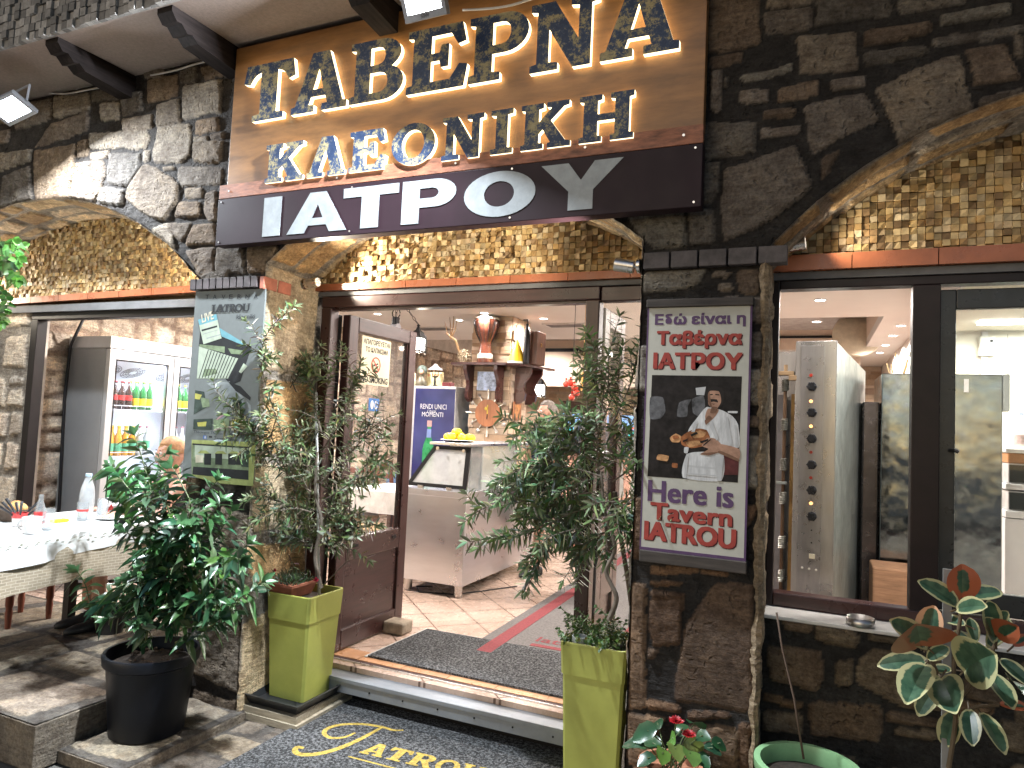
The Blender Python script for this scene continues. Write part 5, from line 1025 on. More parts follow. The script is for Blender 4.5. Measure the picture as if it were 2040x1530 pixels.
# ------------------------------------------------------------------ furniture seen through the door glass
CHW = wood('red_brown_chair_wood', (.16, .045, .025), .35, .4)
def chair(label, x, y, rz, group='wooden dining chairs', name='dining_chair'):
    t = thing(name, label, 'chair', (x, y, 0), group, rz)
    for sx in (-1, 1):
        o = MB().box((sx * .19 - .02, -.20, 0), (sx * .19 + .02, -.16, .44), bev=.004).build('leg', CHW); o.parent = t
        o = MB().prism([(sx * .18 - .02, .16, 0), (sx * .18 - .02, .20, 0), (sx * .18 - .02, .20, .46), (sx * .18 - .02, .26, .95), (sx * .18 - .02, .225, .95), (sx * .18 - .02, .165, .46)], (.04, 0, 0)).build('leg', CHW); o.parent = t
    o = MB().box((-.22, -.21, .441), (.22, .17, .475), bev=.012).build('seat', mat('rush_seat', (.34, .22, .10), .8, scale=40)); o.parent = t
    b = MB()
    for z in (.58, .72, .86): b.box((-.158, .2 + (z - .46) * .12 - .012, z), (.158, .2 + (z - .46) * .12 + .012, z + .06), bev=.006)
    o = b.build('backrest', CHW); o.parent = t
    o = MB().box((-.17, -.19, .18), (.17, -.17, .205)).box((-.195, -.158, .22), (-.175, .158, .245)).box((.175, -.158, .22), (.195, .158, .245)).build('stretcher', CHW); o.parent = t
    return t
chair('red brown chair seen low through the left door glass', -3.75, 2.35, 2.4); 
chair('red brown chair beside the table behind the door glass', -4.35, 3.1, .6); chair('red brown chair farthest back behind the door glass', -4.9, 4.6, 2.9)
def dining_table(label, x, y, cloth):
    t = thing('dining_table', label, 'table', (x, y, 0), 'dining tables inside')
    for sx in (-1, 1):
        for sy in (-1, 1): part('leg', MB().box((x + sx * .33 - .025, y + sy * .33 - .025, 0), (x + sx * .33 + .025, y + sy * .33 + .025, .72)), CHW, t)
    part('tabletop', MB().box((x - .4, y - .4, .72), (x + .4, y + .4, .745)), CHW, t)
    b = MB(); n = 12; ed = [(x - .43, y - .43), (x + .43, y - .43), (x + .43, y + .43), (x - .43, y + .43)]; ring0 = []; ring1 = []
    for i in range(4):
        a, c = ed[i], ed[(i + 1) % 4]
        for k in range(n): s = k / n; px, py = a[0] + (c[0] - a[0]) * s, a[1] + (c[1] - a[1]) * s; wv = .02 * math.sin(k * 2.1); ring0.append((px, py, .75)); ring1.append((px + (px - x) * (.03 + wv), py + (py - y) * (.03 + wv), .54))
    b.loft([ring0, ring1], cap=False); b.add(ring0, [tuple(range(len(ring0)))]); tag(b.build('tablecloth', cloth), 'cloth draped over the ' + label, 'tablecloth')
dining_table('inner table behind the propped open door', -3.9, 3.2, mat('cloth_white', (.62, .60, .57), .85)); dining_table('inner table farther back by the rubble wall', -4.75, 5.3, mat('cloth_blue', (.12, .22, .42), .85, var=.3))
# ------------------------------------------------------------------ far bar, invented, its glowing strips standing in for blue and teal bands
BARX0, BARX1, by2 = -3.9, -.4, 8.1
za, zb, zc, zd = PY(1100, 812, by2)[2], PY(1100, 822, by2)[2], PY(1110, 852, by2)[2], PY(1110, 862, by2)[2]
BA = thing('invented_bar', 'invented far bar counter under self-glowing blue, red and turquoise bands', 'bar', (-2.1, by2, 0))
part('canopy', MB().box((BARX0, by2, zb), (BARX1, by2 + .4, za + .12)), wood('bar_dark_wood', (.06, .03, .02), .5, axis=0), BA)
b = MB(); b.box((BARX0, by2 + .02, zc), (BARX1, by2 + .05, zb - .002)); part('glow_band', b, emit('blue_glow', (.22, .42, .80), .9), BA)
part('glow_band', MB().box((BARX0, by2 + .005, zd), (BARX1, by2 + .045, zc - .002)), emit('teal_glow', (.05, .75, .68), .9), BA); part('red_stripe', MB().prism([(BARX0, by2 + .012, zc + .02), (BARX1, by2 + .012, zc + .05), (BARX1, by2 + .012, zc + .075), (BARX0, by2 + .012, zc + .06)], (0, .006, 0)), emit('red_glow', (.8, .2, .15), .6), BA)
part('counter', MB().box((BARX0, by2 - .2, 0), (BARX1, by2 + .3, .95), bev=.01), mat('bar_grey', (.40, .42, .40), .5, var=.15), BA); part('back_shelf', MB().box((BARX0, by2 + .6, .951), (BARX1, by2 + .64, zd)), mat('bar_back', (.35, .37, .35), .4), BA)
# red ornaments and cross hanging by the door
b = MB(); q = PY(1140, 772, 3.0)
TO = thing('pomegranate_garland', 'garland of red pomegranates hanging inside the right doorpost', 'ornament', q + np.array([0, 0, .2]))
part('cord', MB().tube([q + np.array([0, 0, cz - q[2] - .002]), q + np.array([0, 0, -.1])], .003, 5), DARK, TO)
for dx, dz in ((-.06, .03), (-.02, .04), (.02, .0), (.045, -.05), (.0, -.09)): part('fruit', MB().ball(q + np.array([dx, 0, dz]), .030, 12).tube([q + np.array([dx, 0, dz + .034]), q + np.array([dx, 0, dz + .055])], [.008, .012], 6), mat('pomegranate_red', (.5, .05, .03), .25, coat=.5), TO, True)
q = PY(1161, 757, 3.0); b = MB(); b.box((q[0] - .014, 2.99, q[2] - .10), (q[0] + .014, 3.01, q[2] + .07), bev=.004).box((q[0] - .05, 2.991, q[2] + .005), (q[0] - .0141, 3.009, q[2] + .03), bev=.004).box((q[0] + .0141, 2.991, q[2] + .005), (q[0] + .05, 3.009, q[2] + .03), bev=.004).tube([(q[0], 3.0, q[2] + .068), (q[0], 3.0, cz)], .002, 4)
tag(b.build('wooden_cross', mat('honey_wood', (.55, .28, .07), .4)), 'small honey coloured wooden cross hanging beside the garland', 'ornament')
# ------------------------------------------------------------------ no smoking notice and small sticker on the left door pane
nx = -2.70 + .006; a, c = PX(722, 668, nx), PX(778, 770, nx)
NS = thing('no_smoking_sign', 'cream no smoking notice on the glass of the left door', 'sign', (nx, (a[1] + c[1]) / 2, c[2])); tf = to_plane((nx + .002, 0, 0), (0, 1, 0), (0, 0, 1)); ya, yb = a[1], PX(778, 690, nx)[1]; zt, zb = PX(724, 668, nx)[2], PX(722, 765, nx)[2]
ya = max(ya, .665)
part('card', MB().box((nx - .001, ya, zb), (nx + .002, yb, zt)), mat('notice_cream', (.66, .60, .42), .5, var=.08), NS)
H = zt - zb; Wd = yb - ya; b = MB(); text(b, 'ΑΠΑΓΟΡΕΥΕΤΑΙ', ya + .04 * Wd, yb - .04 * Wd, zt - .16 * H, zt - .05 * H, tf, .001, .03); text(b, 'ΤΟ ΚΑΠΝΙΣΜΑ', ya + .12 * Wd, yb - .08 * Wd, zt - .32 * H, zt - .21 * H, tf, .001, .03); text(b, 'NO SMOKING', ya + .03 * Wd, yb - .05 * Wd, zb + .04 * H, zb + .18 * H, tf, .001, .03)
cyy, czz, rr = (ya + yb) / 2, zb + .43 * H, .17 * H
flat(b, [[(cyy - rr * .5, czz - rr * .2), (cyy + rr * .5, czz + rr * .1), (cyy + rr * .45, czz + rr * .3), (cyy - rr * .55, czz)]], tf, .001); part('lettering', b, DARK, NS)
b = MB(); flat(b, [arc(cyy, czz, rr, rr, 0, 360, 30)[:-1], arc(cyy, czz, rr * .82, rr * .82, 0, 360, 30)[:-1]], tf, .0018); flat(b, [[(cyy - rr * .62, czz + rr * .5), (cyy - rr * .5, czz + rr * .62), (cyy + rr * .62, czz - rr * .5), (cyy + rr * .5, czz - rr * .62)]], tf, .0026); part('ban_symbol', b, mat('ban_red', (.55, .06, .04), .5), NS)
a, c = PX(735, 793, nx), PX(754, 820, nx); STK = thing('payment_sticker', 'small blue sticker with a white mark on the left door glass', 'sticker', (nx, a[1], c[2]))
part('label', MB().box((nx - .001, a[1], c[2]), (nx + .001, c[1], a[2])), mat('sticker_blue', (.03, .16, .45), .4), STK); b = MB(); flat(b, [arc(a[1] + (c[1] - a[1]) * .3, (a[2] + c[2]) / 2, .018, .03, 0, 360, 16)[:-1]], tf, .001); flat(b, [arc(a[1] + (c[1] - a[1]) * .68, (a[2] + c[2]) / 2, .018, .03, 0, 360, 16)[:-1], arc(a[1] + (c[1] - a[1]) * .68, (a[2] + c[2]) / 2, .011, .02, 0, 360, 16)[:-1]], tf, .001); part('mark', b, mat('sticker_white', (.7, .72, .75), .4), STK)
# ------------------------------------------------------------------ double drinks fridge behind the left opening
zF = 2.03; q = PZ(222, 669, zF); fx = float(q[0]); fy = float(q[1]); fxb = float(PZ(145, 671, zF)[0]); fy2 = fy + 1.24
DFm = mat('fridge_grey', (.27, .275, .28), .45, .3, var=.08, scale=3); DFl = mat('fridge_silver', (.52, .53, .55), .35, .5, var=.06); LIN = mat('fridge_lining', (.78, .80, .86), .35, var=.03)
DF_ = thing('drinks_fridge', 'tall grey double door drinks fridge full of bottles behind the left opening', 'refrigerator', ((fx + fxb) / 2, fy + .6, 0))
w = .035
part('cabinet', MB().box((fxb, fy, .04), (fx - .05, fy + w, zF - .1), bev=.004).box((fxb, fy2 - w, .04), (fx - .05, fy2, zF - .1), bev=.004).box((fxb, fy + w, .04), (fxb + .03, fy2 - w, zF - .1)).box((fxb + .03, fy + w, .04), (fx - .05, fy2 - w, .12)), DFm, DF_)
part('top_panel', MB().box((fxb, fy, zF - .099), (fx - .001, fy2, zF), bev=.005), DFl, DF_)
part('lining', MB().box((fxb + .031, fy + w + .001, .121), (fxb + .036, fy2 - w - .001, zF - .1)).box((fxb + .036, fy + w + .001, zF - .13), (fx - .052, fy2 - w - .001, zF - .101)).box((fxb + .036, fy + w + .0005, .121), (fx - .052, fy + w + .004, zF - .131)).box((fxb + .036, fy2 - w - .004, .121), (fx - .052, fy2 - w - .0005, zF - .131)), LIN, DF_)
part('fan_housing', MB().prism([(fxb + .037, fy + .04, zF - .135), (fx - .10, fy + .04, zF - .135), (fx - .10, fy + .04, zF - .17), (fxb + .037, fy + .04, zF - .36)], (0, 1.15, 0)), LIN, DF_)
b = MB(); n_ = np.array([.19, 0, -(fx - .10 - fxb - .037)]); n_ = np.array([.19 / math.hypot(.19, fx - .137 - fxb), 0, -(fx - .137 - fxb) / math.hypot(.19, fx - .137 - fxb)]); tv = np.array([-n_[2], 0, n_[0]])
fcn = [fy + .21, fy + .44, fy + .80, fy + 1.03]
for yy in fcn:
    c = np.array([(fxb + .037 + fx - .10) / 2, yy, zF - .265]) + n_ * .003
    for r in (.04, .06, .08, .10): b.tube([c + tv * r * math.cos(k * .2618) + np.array([0, 1, 0]) * r * math.sin(k * .2618) for k in range(25)], .0035, 4, cap=False)
    for k in range(8): a = k * math.pi / 4; b.tube([c + tv * .03 * math.cos(a) + np.array([0, 1, 0]) * .03 * math.sin(a), c + tv * .1 * math.cos(a) + np.array([0, 1, 0]) * .1 * math.sin(a)], .003, 4)
part('fan_guard', b, mat('fan_guard_grey', (.25, .25, .28), .5), DF_)
ym = (fy + fy2) / 2; d0 = fx - .048
for a, c in ((fy + .003, ym - .004), (ym + .004, fy2 - .003)):
    dr = part('door', MB().box((d0, a, .11), (fx, a + .055, zF - .105), bev=.004).box((d0, c - .055, .11), (fx, c, zF - .105), bev=.004).box((d0, a + .0555, zF - .185), (fx, c - .0555, zF - .105), bev=.004).box((d0, a + .0555, .11), (fx, c - .0555, .2), bev=.004), DFl, DF_)
    part('glass_pane', MB().box((fx - .03, a + .055, .2), (fx - .024, c - .055, zF - .185)), glassy('fridge_glass', (.97, .98, 1), .7, .02), dr)
    part('gasket', MB().box((fx + .0005, a + .055, .2), (fx + .002, a + .066, zF - .185)).box((fx + .0005, c - .066, .2), (fx + .002, c - .055, zF - .185)).box((fx + .0005, a + .066, zF - .196), (fx + .002, c - .066, zF - .185)), DARK, dr)
part('light_strip', MB().box((fx - .075, ym - .012, .25), (fx - .06, ym + .012, zF - .2)).box((fx - .075, fy + .043, .25), (fx - .063, fy + .055, zF - .2)), emit('fridge_led', (.86, .92, 1), 6), DF_)
lamp('AREA', (fx - .06, ym, 1.15), (-1, 0, 0), 12, (.86, .92, 1), .06, 1.5, parent=DF_); lamp('AREA', (fx - .09, ym - .3, zF - .14), (-.3, 0, -1), 12, (.86, .92, 1), .5, .1, parent=DF_)
lamp('AREA', (fx - .09, ym + .3, zF - .14), (-.3, 0, -1), 9, (.86, .92, 1), .5, .1, parent=DF_)
SHZ = [1.44, 1.05, .68, .32]
b = MB()
for z in SHZ:
    b.box((fxb + .05, fy + .045, z - .008), (fx - .085, fy2 - .045, z)); b.tube([(fx - .08, fy + .045, z + .03), (fx - .08, fy2 - .045, z + .03)], .003, 5)
    for k in range(9): yy = fy + .06 + k * .14; b.tube([(fx - .08, yy, z), (fx - .08, yy, z + .03)], .002, 4)
part('shelf', b, mat('wire_shelf_white', (.72, .74, .8), .4), DF_)
cbl = MB().tube([PY(165, 638, fy - .02), PY(140, 690, fy - .02), PY(128, 800, fy - .02), PY(118, 1000, fy - .02), PY(112, 1120, fy - .02)], .012, 8).build('fridge_cable', DARK, None, True); tag(cbl, 'thick black cable running down beside the grey drinks fridge', 'cable')
tag(MB().box((fxb + .35, fy + .1, zF + .0005), (fxb + .43, fy + .16, zF + .012), bev=.002).build('yellow_pad', mat('pad_yellow', (.75, .7, .02), .6)), 'small bright yellow pad lying on the drinks fridge', 'pad')
def bottle_mats(n, glass, label, cap): return [mat(n + '_glass', glass, .12, var=.1, coat=.4), mat(n + '_label', label, .45, var=.2, scale=60), mat(n + '_cap', cap, .35, var=.1)]
def make_bottle(name, ms, h, r, band, label, group, neck=.36):
    t = thing(name, label, 'bottle', (0, 0, 0), group)
    o = MB().lathe([(r * .85, 0), (r, .008), (r, h * .55), (r * .86, h * .63), (r * neck, h * .78), (r * neck * .9, h * .955)], n=14).build('glass', ms[0], t, True)
    o.location = (0, 0, 0); o = MB().lathe([(r + .001, h * band[0]), (r + .001, h * band[1])], n=14, cap=False).build('label', ms[1], t, True); o.location = (0, 0, 0)
    o = MB().lathe([(r * neck * 1.1, h * .956), (r * neck * 1.1, h), (.001, h)], n=12).build('cap', ms[2], t, True); o.location = (0, 0, 0); return t
BK = {'cola': (bottle_mats('cola', (.035, .012, .008), (.60, .03, .03), (.5, .04, .04)), .235, .03, (.32, .5)), 'beer': (bottle_mats('beer', (.02, .16, .04), (.75, .62, .03), (.65, .55, .05)), .245, .031, (.12, .40)),
      'amber': (bottle_mats('amber', (.70, .36, .03), (.10, .42, .25), (.7, .6, .1)), .25, .031, (.15, .42)), 'water': (bottle_mats('water', (.55, .62, .64), (.10, .45, .25), (.55, .2, .25)), .25, .031, (.25, .5)), 'green': (bottle_mats('green', (.04, .34, .09), (.12, .45, .16), (.6, .62, .5)), .25, .031, (.2, .5))}
LB = {'cola': 'dark cola bottle with a red label on the top fridge shelf', 'beer': 'green beer bottle with a yellow label on the top fridge shelf', 'amber': 'amber juice bottle with a green label on the second fridge shelf', 'water': 'clear bottle with a green label on the second fridge shelf', 'green': 'bright green bottle on a lower fridge shelf'}
proto = {}
def stock(kind, x, y, z):
    ms, h, r, band = BK[kind]
    if kind not in proto: t = proto[kind] = make_bottle('drink_bottle', ms, h, r, band, LB[kind], kind + ' bottles in the fridge'); t.location = (x, y, z)
    else: dup(proto[kind], (x, y, z))
PLAN = [(0, 'cola', 'beer', 4), (1, 'amber', 'water', 5), (2, 'green', 'green', 4), (3, 'green', 'green', 4)]
for si, k1, k2, n1 in PLAN:
    for row_i in range(2):
        for k in range(7):
            kind = k1 if k < n1 else k2; stock(kind, fx - .125 - row_i * .075 + rnd.uniform(-.004, .004), fy + .085 + k * .068, SHZ[si] + .001)
        if row_i == 0:
            for k in range(4): stock('beer' if si == 0 else 'green' if si > 1 else 'water', fx - .125, ym + .10 + k * .072, SHZ[si] + .001)
# ------------------------------------------------------------------ rotisserie oven with a knob panel
oy = .90; o0, o1, o2 = PY(1545, 690, oy)[0], PY(1590, 684, oy)[0], PY(1667, 678, oy)[0]; oz = float(PY(1640, 680, oy)[2])
OVS = mat('oven_steel', (.37, .37, .37), .30, .9, var=.12, scale=3, stretch=[8, 8, 1], rvar=.06); WORN = mat('worn_steel', (.28, .315, .305), .38, .4, var=.3, scale=6, rvar=.1)
OV = thing('rotisserie_oven', 'tall steel rotisserie oven with a column of black knobs behind the right window', 'oven', (o2, oy, 0), rz=-.138)
part('body', MB().box((o1 + .004, oy + .012, .06), (o2, oy + 1.72, oz), bev=.004), WORN, OV)
part('control_panel', MB().box((o1 - .012, oy - .008, .06), (o2 + .004, oy + .0115, oz + .004), bev=.004), OVS, OV)
part('panel_face', MB().box((PY(1596, 700, oy)[0], oy - .0125, .1), (PY(1643, 690, oy)[0], oy - .0085, oz - .02), bev=.001), mat('panel_steel', (.34, .34, .35), .30, .9, var=.06, stretch=[9, 9, 1]), OV)
part('chamber_wall', MB().box((-.45, oy + .25, .06), (o1 - .013, oy + .29, oz - .02)), OVS, OV)
part('heat_shield', MB().box((PY(1572, 760, oy)[0], oy + .06, .3), (o1 - .013, oy + .10, oz - .27)), mat('rusty_shield', (.36, .22, .08), .6, .3, var=.6, scale=7), OV)
part('oven_door', MB().box((-.45, oy + .12, .3), (PY(1556, 760, oy)[0], oy + .16, oz - .27), bev=.004), mat('oven_door_grey', (.22, .22, .24), .45, .5, var=.4, scale=4), OV)
KB = mat('bakelite_knob', (.012, .014, .018), .25)
for py in (770, 822, 874, 926, 977, 1029):
    c = PY(1618, py, oy - .013); b = MB(); b.cyl(c, c + np.array([0, -.012, 0]), .023, .022, 20); b.cyl(c + np.array([0, -.012, 0]), c + np.array([0, -.028, 0]), .018, .016, 20)
    for k in range(6): a = k * 1.047; b.ball(c + np.array([.019 * math.cos(a), -.02, .019 * math.sin(a)]), .006, 6)
    part('knob', b, KB, OV, True)
for i, py in enumerate((747, 799, 849, 901, 952, 1003)):
    c = PY(1616, py, oy - .0128); on = i in (1, 2, 5)
    part('indicator_lamp', MB().cyl(c, c + np.array([0, -.006, 0]), .008, n=12), emit('indicator_orange', (1, .45, .15), 2.2) if on else mat('indicator_red', (.30, .03, .02), .3), OV)
b = MB()
for px, py in ((1617, 1057), (1617, 1082)): c = PY(px, py, oy - .0128); b.cyl(c, c + np.array([0, -.002, 0]), .004, n=8)
part('screw_hole', b, DARK, OV)
c = PY(1618, 1109, oy - .0128); sw = part('switch', MB().box((c[0] - .014, oy - .018, c[2] - .012), (c[0] + .014, oy - .0128, c[2] + .012), bev=.002), mat('switch_cream', (.6, .56, .42), .4), OV)
b = MB()
for px in (1598, 1612, 1626): c = PY(px, 1132 + (px - 1598) * .15, oy - .0128); b.tube([c, c + np.array([.003, -.02, .002])], [.006, .004], 8)
part('toggle', b, ALUB, OV)
sx = float(PY(1561, 800, oy)[0]); b = MB(); b.cyl((sx, oy + .02, .35), (sx, oy + .02, oz - .2), .009, n=8)
part('drive_shaft', b, mat('oily_shaft', (.12, .07, .04), .4, .5), OV)
for py in (765, 845, 925, 993, 1082, 1150):
    z = float(PY(1561, py, oy)[2]); b = MB()
    for k in range(7): b.tube([(sx + .017 * math.cos(a * .7854), oy + .02 + .017 * math.sin(a * .7854), z - .03 + k * .009 + .004 * math.cos(a * .7854)) for a in range(9)], .0035, 5, cap=False)
    b.cyl((sx, oy + .02, z - .033), (sx, oy + .02, z + .03), .014, n=10); part('worm_gear', b, mat('greasy_steel', (.28, .28, .25), .35, .8, var=.4), OV)
z = float(PY(1561, 742, oy)[2]); part('bearing_bracket', MB().box((sx - .06, oy - .005, z - .012), (sx + .045, oy + .045, z + .010), bev=.003).box((sx + .02, oy - .01, z - .04), (sx + .06, oy + .02, z - .013), bev=.003).cyl((sx, oy + .02, z + .01), (sx, oy + .02, z + .045), .01, n=10), mat('bracket_brass', (.35, .25, .15), .4, .7, var=.4), OV)
z = float(PY(1550, 962, oy)[2]); part('guide_bar', MB().box((sx - .08, oy - .002, z - .008), (sx + .02, oy + .03, z + .006), bev=.002), WORN, OV)
# ------------------------------------------------------------------ mirror-steel cabinet to its right
sy = 2.0; s0, s1 = float(PY(1757, 745, sy)[0]), float(PY(1998, 745, sy)[0]); szz = float(PY(1880, 745, sy)[2])
M, t, b_ = nodes('dented_mirror_steel'); b_.inputs['Metallic'].default_value = 1; b_.inputs['Roughness'].default_value = .12
t.links.new(ramp(t, noise(t, 7, 6), [(.3, (.20, .24, .27)), (.7, (.40, .44, .46))]), b_.inputs['Base Color']); bump(t, b_, noise(t, 2.4, 3, .5), .4, .03); t.links.new(ramp(t, noise(t, 16, 5), [(.4, .08), (.75, .28)]), b_.inputs['Roughness']); MIR = M
SCB = thing('steel_cabinet', 'tall dented mirror steel cabinet behind the window mullion', 'cabinet', ((s0 + s1) / 2, sy + .3, 0))
part('body', MB().box((s0, sy, .05), (s1, sy + .62, szz), bev=.006), MIR, SCB); part('corner_guard', MB().box((s1 + .001, sy - .006, szz - .22), (s1 + .035, sy + .3, szz + .004), bev=.004), WORN, SCB)
part('side_bracket', MB().box((s0 - .10, sy + .1, .3), (s0 - .001, sy + .6, szz - .18), bev=.01), mat('dark_steel', (.10, .09, .09), .25, .9), SCB)
c = PY(1925, 765, sy); tag(MB().box((c[0] - .012, sy - .004, c[2] - .05), (c[0] + .012, sy - .001, c[2] + .03)).build('paper_scrap', mat('scrap_white', (.6, .6, .58), .7)), 'torn white paper scrap stuck to the mirror steel cabinet', 'paper')
c = PY(1775, 1150, sy - .2); tag(MB().box((s0 - .06, sy - .34, .1), (s0 + .22, sy - .06, float(PY(1775, 1125, sy - .2)[2])), bev=.012).build('cardboard_box', mat('brown_cardboard', (.36, .20, .11), .8, var=.3, scale=6, stretch=[1, 1, 9], bmp=.3, bscale=8)), 'brown cardboard box standing in front of the mirror steel cabinet', 'box')
# ------------------------------------------------------------------ kitchen shelf unit with microwaves
ky = 3.05; kx = float(PY(2004, 900, ky)[0]); shw = mat('shelf_white', (.68, .70, .70), .4, var=.05)
KU = thing('kitchen_rack', 'white kitchen shelf unit carrying two microwave ovens at the right edge', 'shelf', (kx + .4, ky + .25, 0))
z = lambda py: float(PY(2020, py, ky)[2])
part('shelf', MB().box((kx, ky, z(901)), (kx + 1.1, ky + .48, z(894)), bev=.003).box((kx, ky, z(976)), (kx + 1.1, ky + .48, z(964)), bev=.003).box((kx, ky, z(1032)), (kx + 1.1, ky + .48, z(1018)), bev=.003), shw, KU)
part('back_board', MB().box((kx, ky + .485, 0), (kx + 1.1, ky + .5, z(902))), shw, KU); part('lower_cabinet', MB().box((kx, ky + .02, .05), (kx + 1.1, ky + .48, z(1034)), bev=.004), shw, KU)
def micro(label, zb, zt):
    t = thing('microwave_oven', label, 'microwave', (kx + .3, ky + .2, zb), 'microwave ovens on the kitchen rack'); part('case', MB().box((kx + .02, ky + .03, zb), (kx + .52, ky + .4, zt), bev=.006), mat('micro_silver', (.6, .6, .6), .35, .3), t)
    part('door', MB().box((kx + .024, ky + .012, zb + .008), (kx + .38, ky + .029, zt - .008), bev=.003), mat('micro_black', (.02, .025, .022), .12), t); part('handle', MB().tube([(kx + .35, ky + .011, zb + .02), (kx + .35, ky - .02, zb + .04), (kx + .35, ky - .02, zt - .04), (kx + .35, ky + .011, zt - .02)], .01, 8), ALUB, t, True)
    part('keypad', MB().box((kx + .40, ky + .026, zb + .02), (kx + .5, ky + .0295, zt - .02)), DARK, t)
micro('silver microwave oven on the upper shelf of the kitchen rack', z(963.5), z(924)); micro('silver microwave oven on the lower shelf of the kitchen rack', z(1017.5), z(979))
c = np.array([kx + .12, ky + .1, z(893.5)]); bo = thing('water_bottle', 'clear bottle with a white and red label on the kitchen rack', 'bottle', c); hb = z(820) - z(893)
part('glass', MB().lathe([(.05, 0), (.055, .01), (.055, hb * .45), (.04, hb * .6), (.018, hb * .85), (.016, hb * .94)], c, 16), glassy('clear_bottle', (.80, .84, .84), 2, .2), bo, True); part('label', MB().lathe([(.0565, .03), (.0565, hb * .38)], c, 16, cap=False), mat('rack_label', (.66, .5, .48), .5, var=.4, scale=30), bo, True); part('cap', MB().lathe([(.02, hb * .94), (.02, hb)], c, 12), mat('cap_blue', (.4, .5, .7), .4), bo)
c = np.array([kx + .27, ky + .1, z(893.5)]); tag(MB().lathe([(.045, 0), (.045, .11), (.035, .115), (.035, .13)], c, 16).build('sauce_jar', mat('sauce_red', (.55, .10, .04), .35)), 'short red sauce jar beside the clear bottle on the rack', 'jar')
tag(MB().box((kx + .02, ky + .04, z(923.5)), (kx + .2, ky + .3, z(903)), bev=.01).build('wooden_box', mat('orange_wood', (.42, .18, .06), .5)), 'orange wooden bread box on top of the upper microwave', 'box')
tag(MB().ball((kx + .28, ky + .02, z(1013)), .05, 12, sx=1.2, sz=.6).build('sponge_cloth', mat('lime_cloth', (.06, .65, .05), .8)), 'bright green cloth at the lower microwave', 'cloth')
c = PY(1964, 688, 3.58); WB = thing('wall_dispenser', 'white wall box with a round black eye high on the kitchen wall', 'dispenser', c)
part('case', MB().box((c[0] - .05, 3.54, c[2] - .09), (c[0] + .06, 3.598, c[2] + .07), bev=.012), mat('dispenser_white', (.72, .71, .64), .4), WB); part('sensor', MB().cyl((c[0] + .03, 3.54, c[2] + .03), (c[0] + .03, 3.535, c[2] + .03), .011, n=12), DARK, WB)
# fan on the recess wall, back counter and dry reeds beyond the ovens
c = PY(1708, 668, 7.0); WF = thing('wall_fan', 'cream round fan hanging in the ceiling recess', 'fan', (c[0], 7.0, c[2])); part('guard', MB().lathe([(.30, 0), (.30, .05), (.24, .10), (.08, .13), (.001, .13)], (0, 0, 0), 26), mat('fan_cream', (.58, .52, .40), .5, var=.15, scale=12), WF, True).location = (0, 0, 0)
WF.rotation_euler = (math.radians(75), 0, 0); o = MB().tube([(0, .1, -.06), (.02, .2, -.12), (.12, .24, -.16)], .03, 8).build('arm', mat('fan_arm', (.6, .56, .46), .5), WF, True); o.location = (0, 0, 0)
c = PZ(1790, 792, 1.9); RP = thing('reed_vase', 'thin dry reeds standing behind the mirror steel cabinet', 'dried reeds', (.75, 4.6, 1.5)); b = MB()
for k in range(9): x = .75 + rnd.uniform(-.03, .03); b.tube([(.75, 4.6, 1.5), (x, 4.6, 1.9), (x + rnd.uniform(-.12, .12), 4.6, 2.15 + rnd.uniform(0, .2))], .006, 5)
part('reeds', b, mat('reed_straw', (.48, .38, .20), .8), RP); part('vase', MB().lathe([(.06, -.3), (.08, -.2), (.05, 0), (.055, .02)], (.75, 4.6, 1.5), 16), mat('vase_white', (.6, .58, .54), .4), RP, True)
SB2 = thing('sideboard', 'pale sideboard along the partition beyond the ovens', 'sideboard', (.72, 4.8, 0)); part('cabinet', MB().box((.5, 4.1, .02), (.98, 6.0, 1.15), bev=.005), shw, SB2); part('plinth_top', MB().box((.48, 4.08, 1.151), (.98, 6.02, 1.19), bev=.004), CHW, SB2)
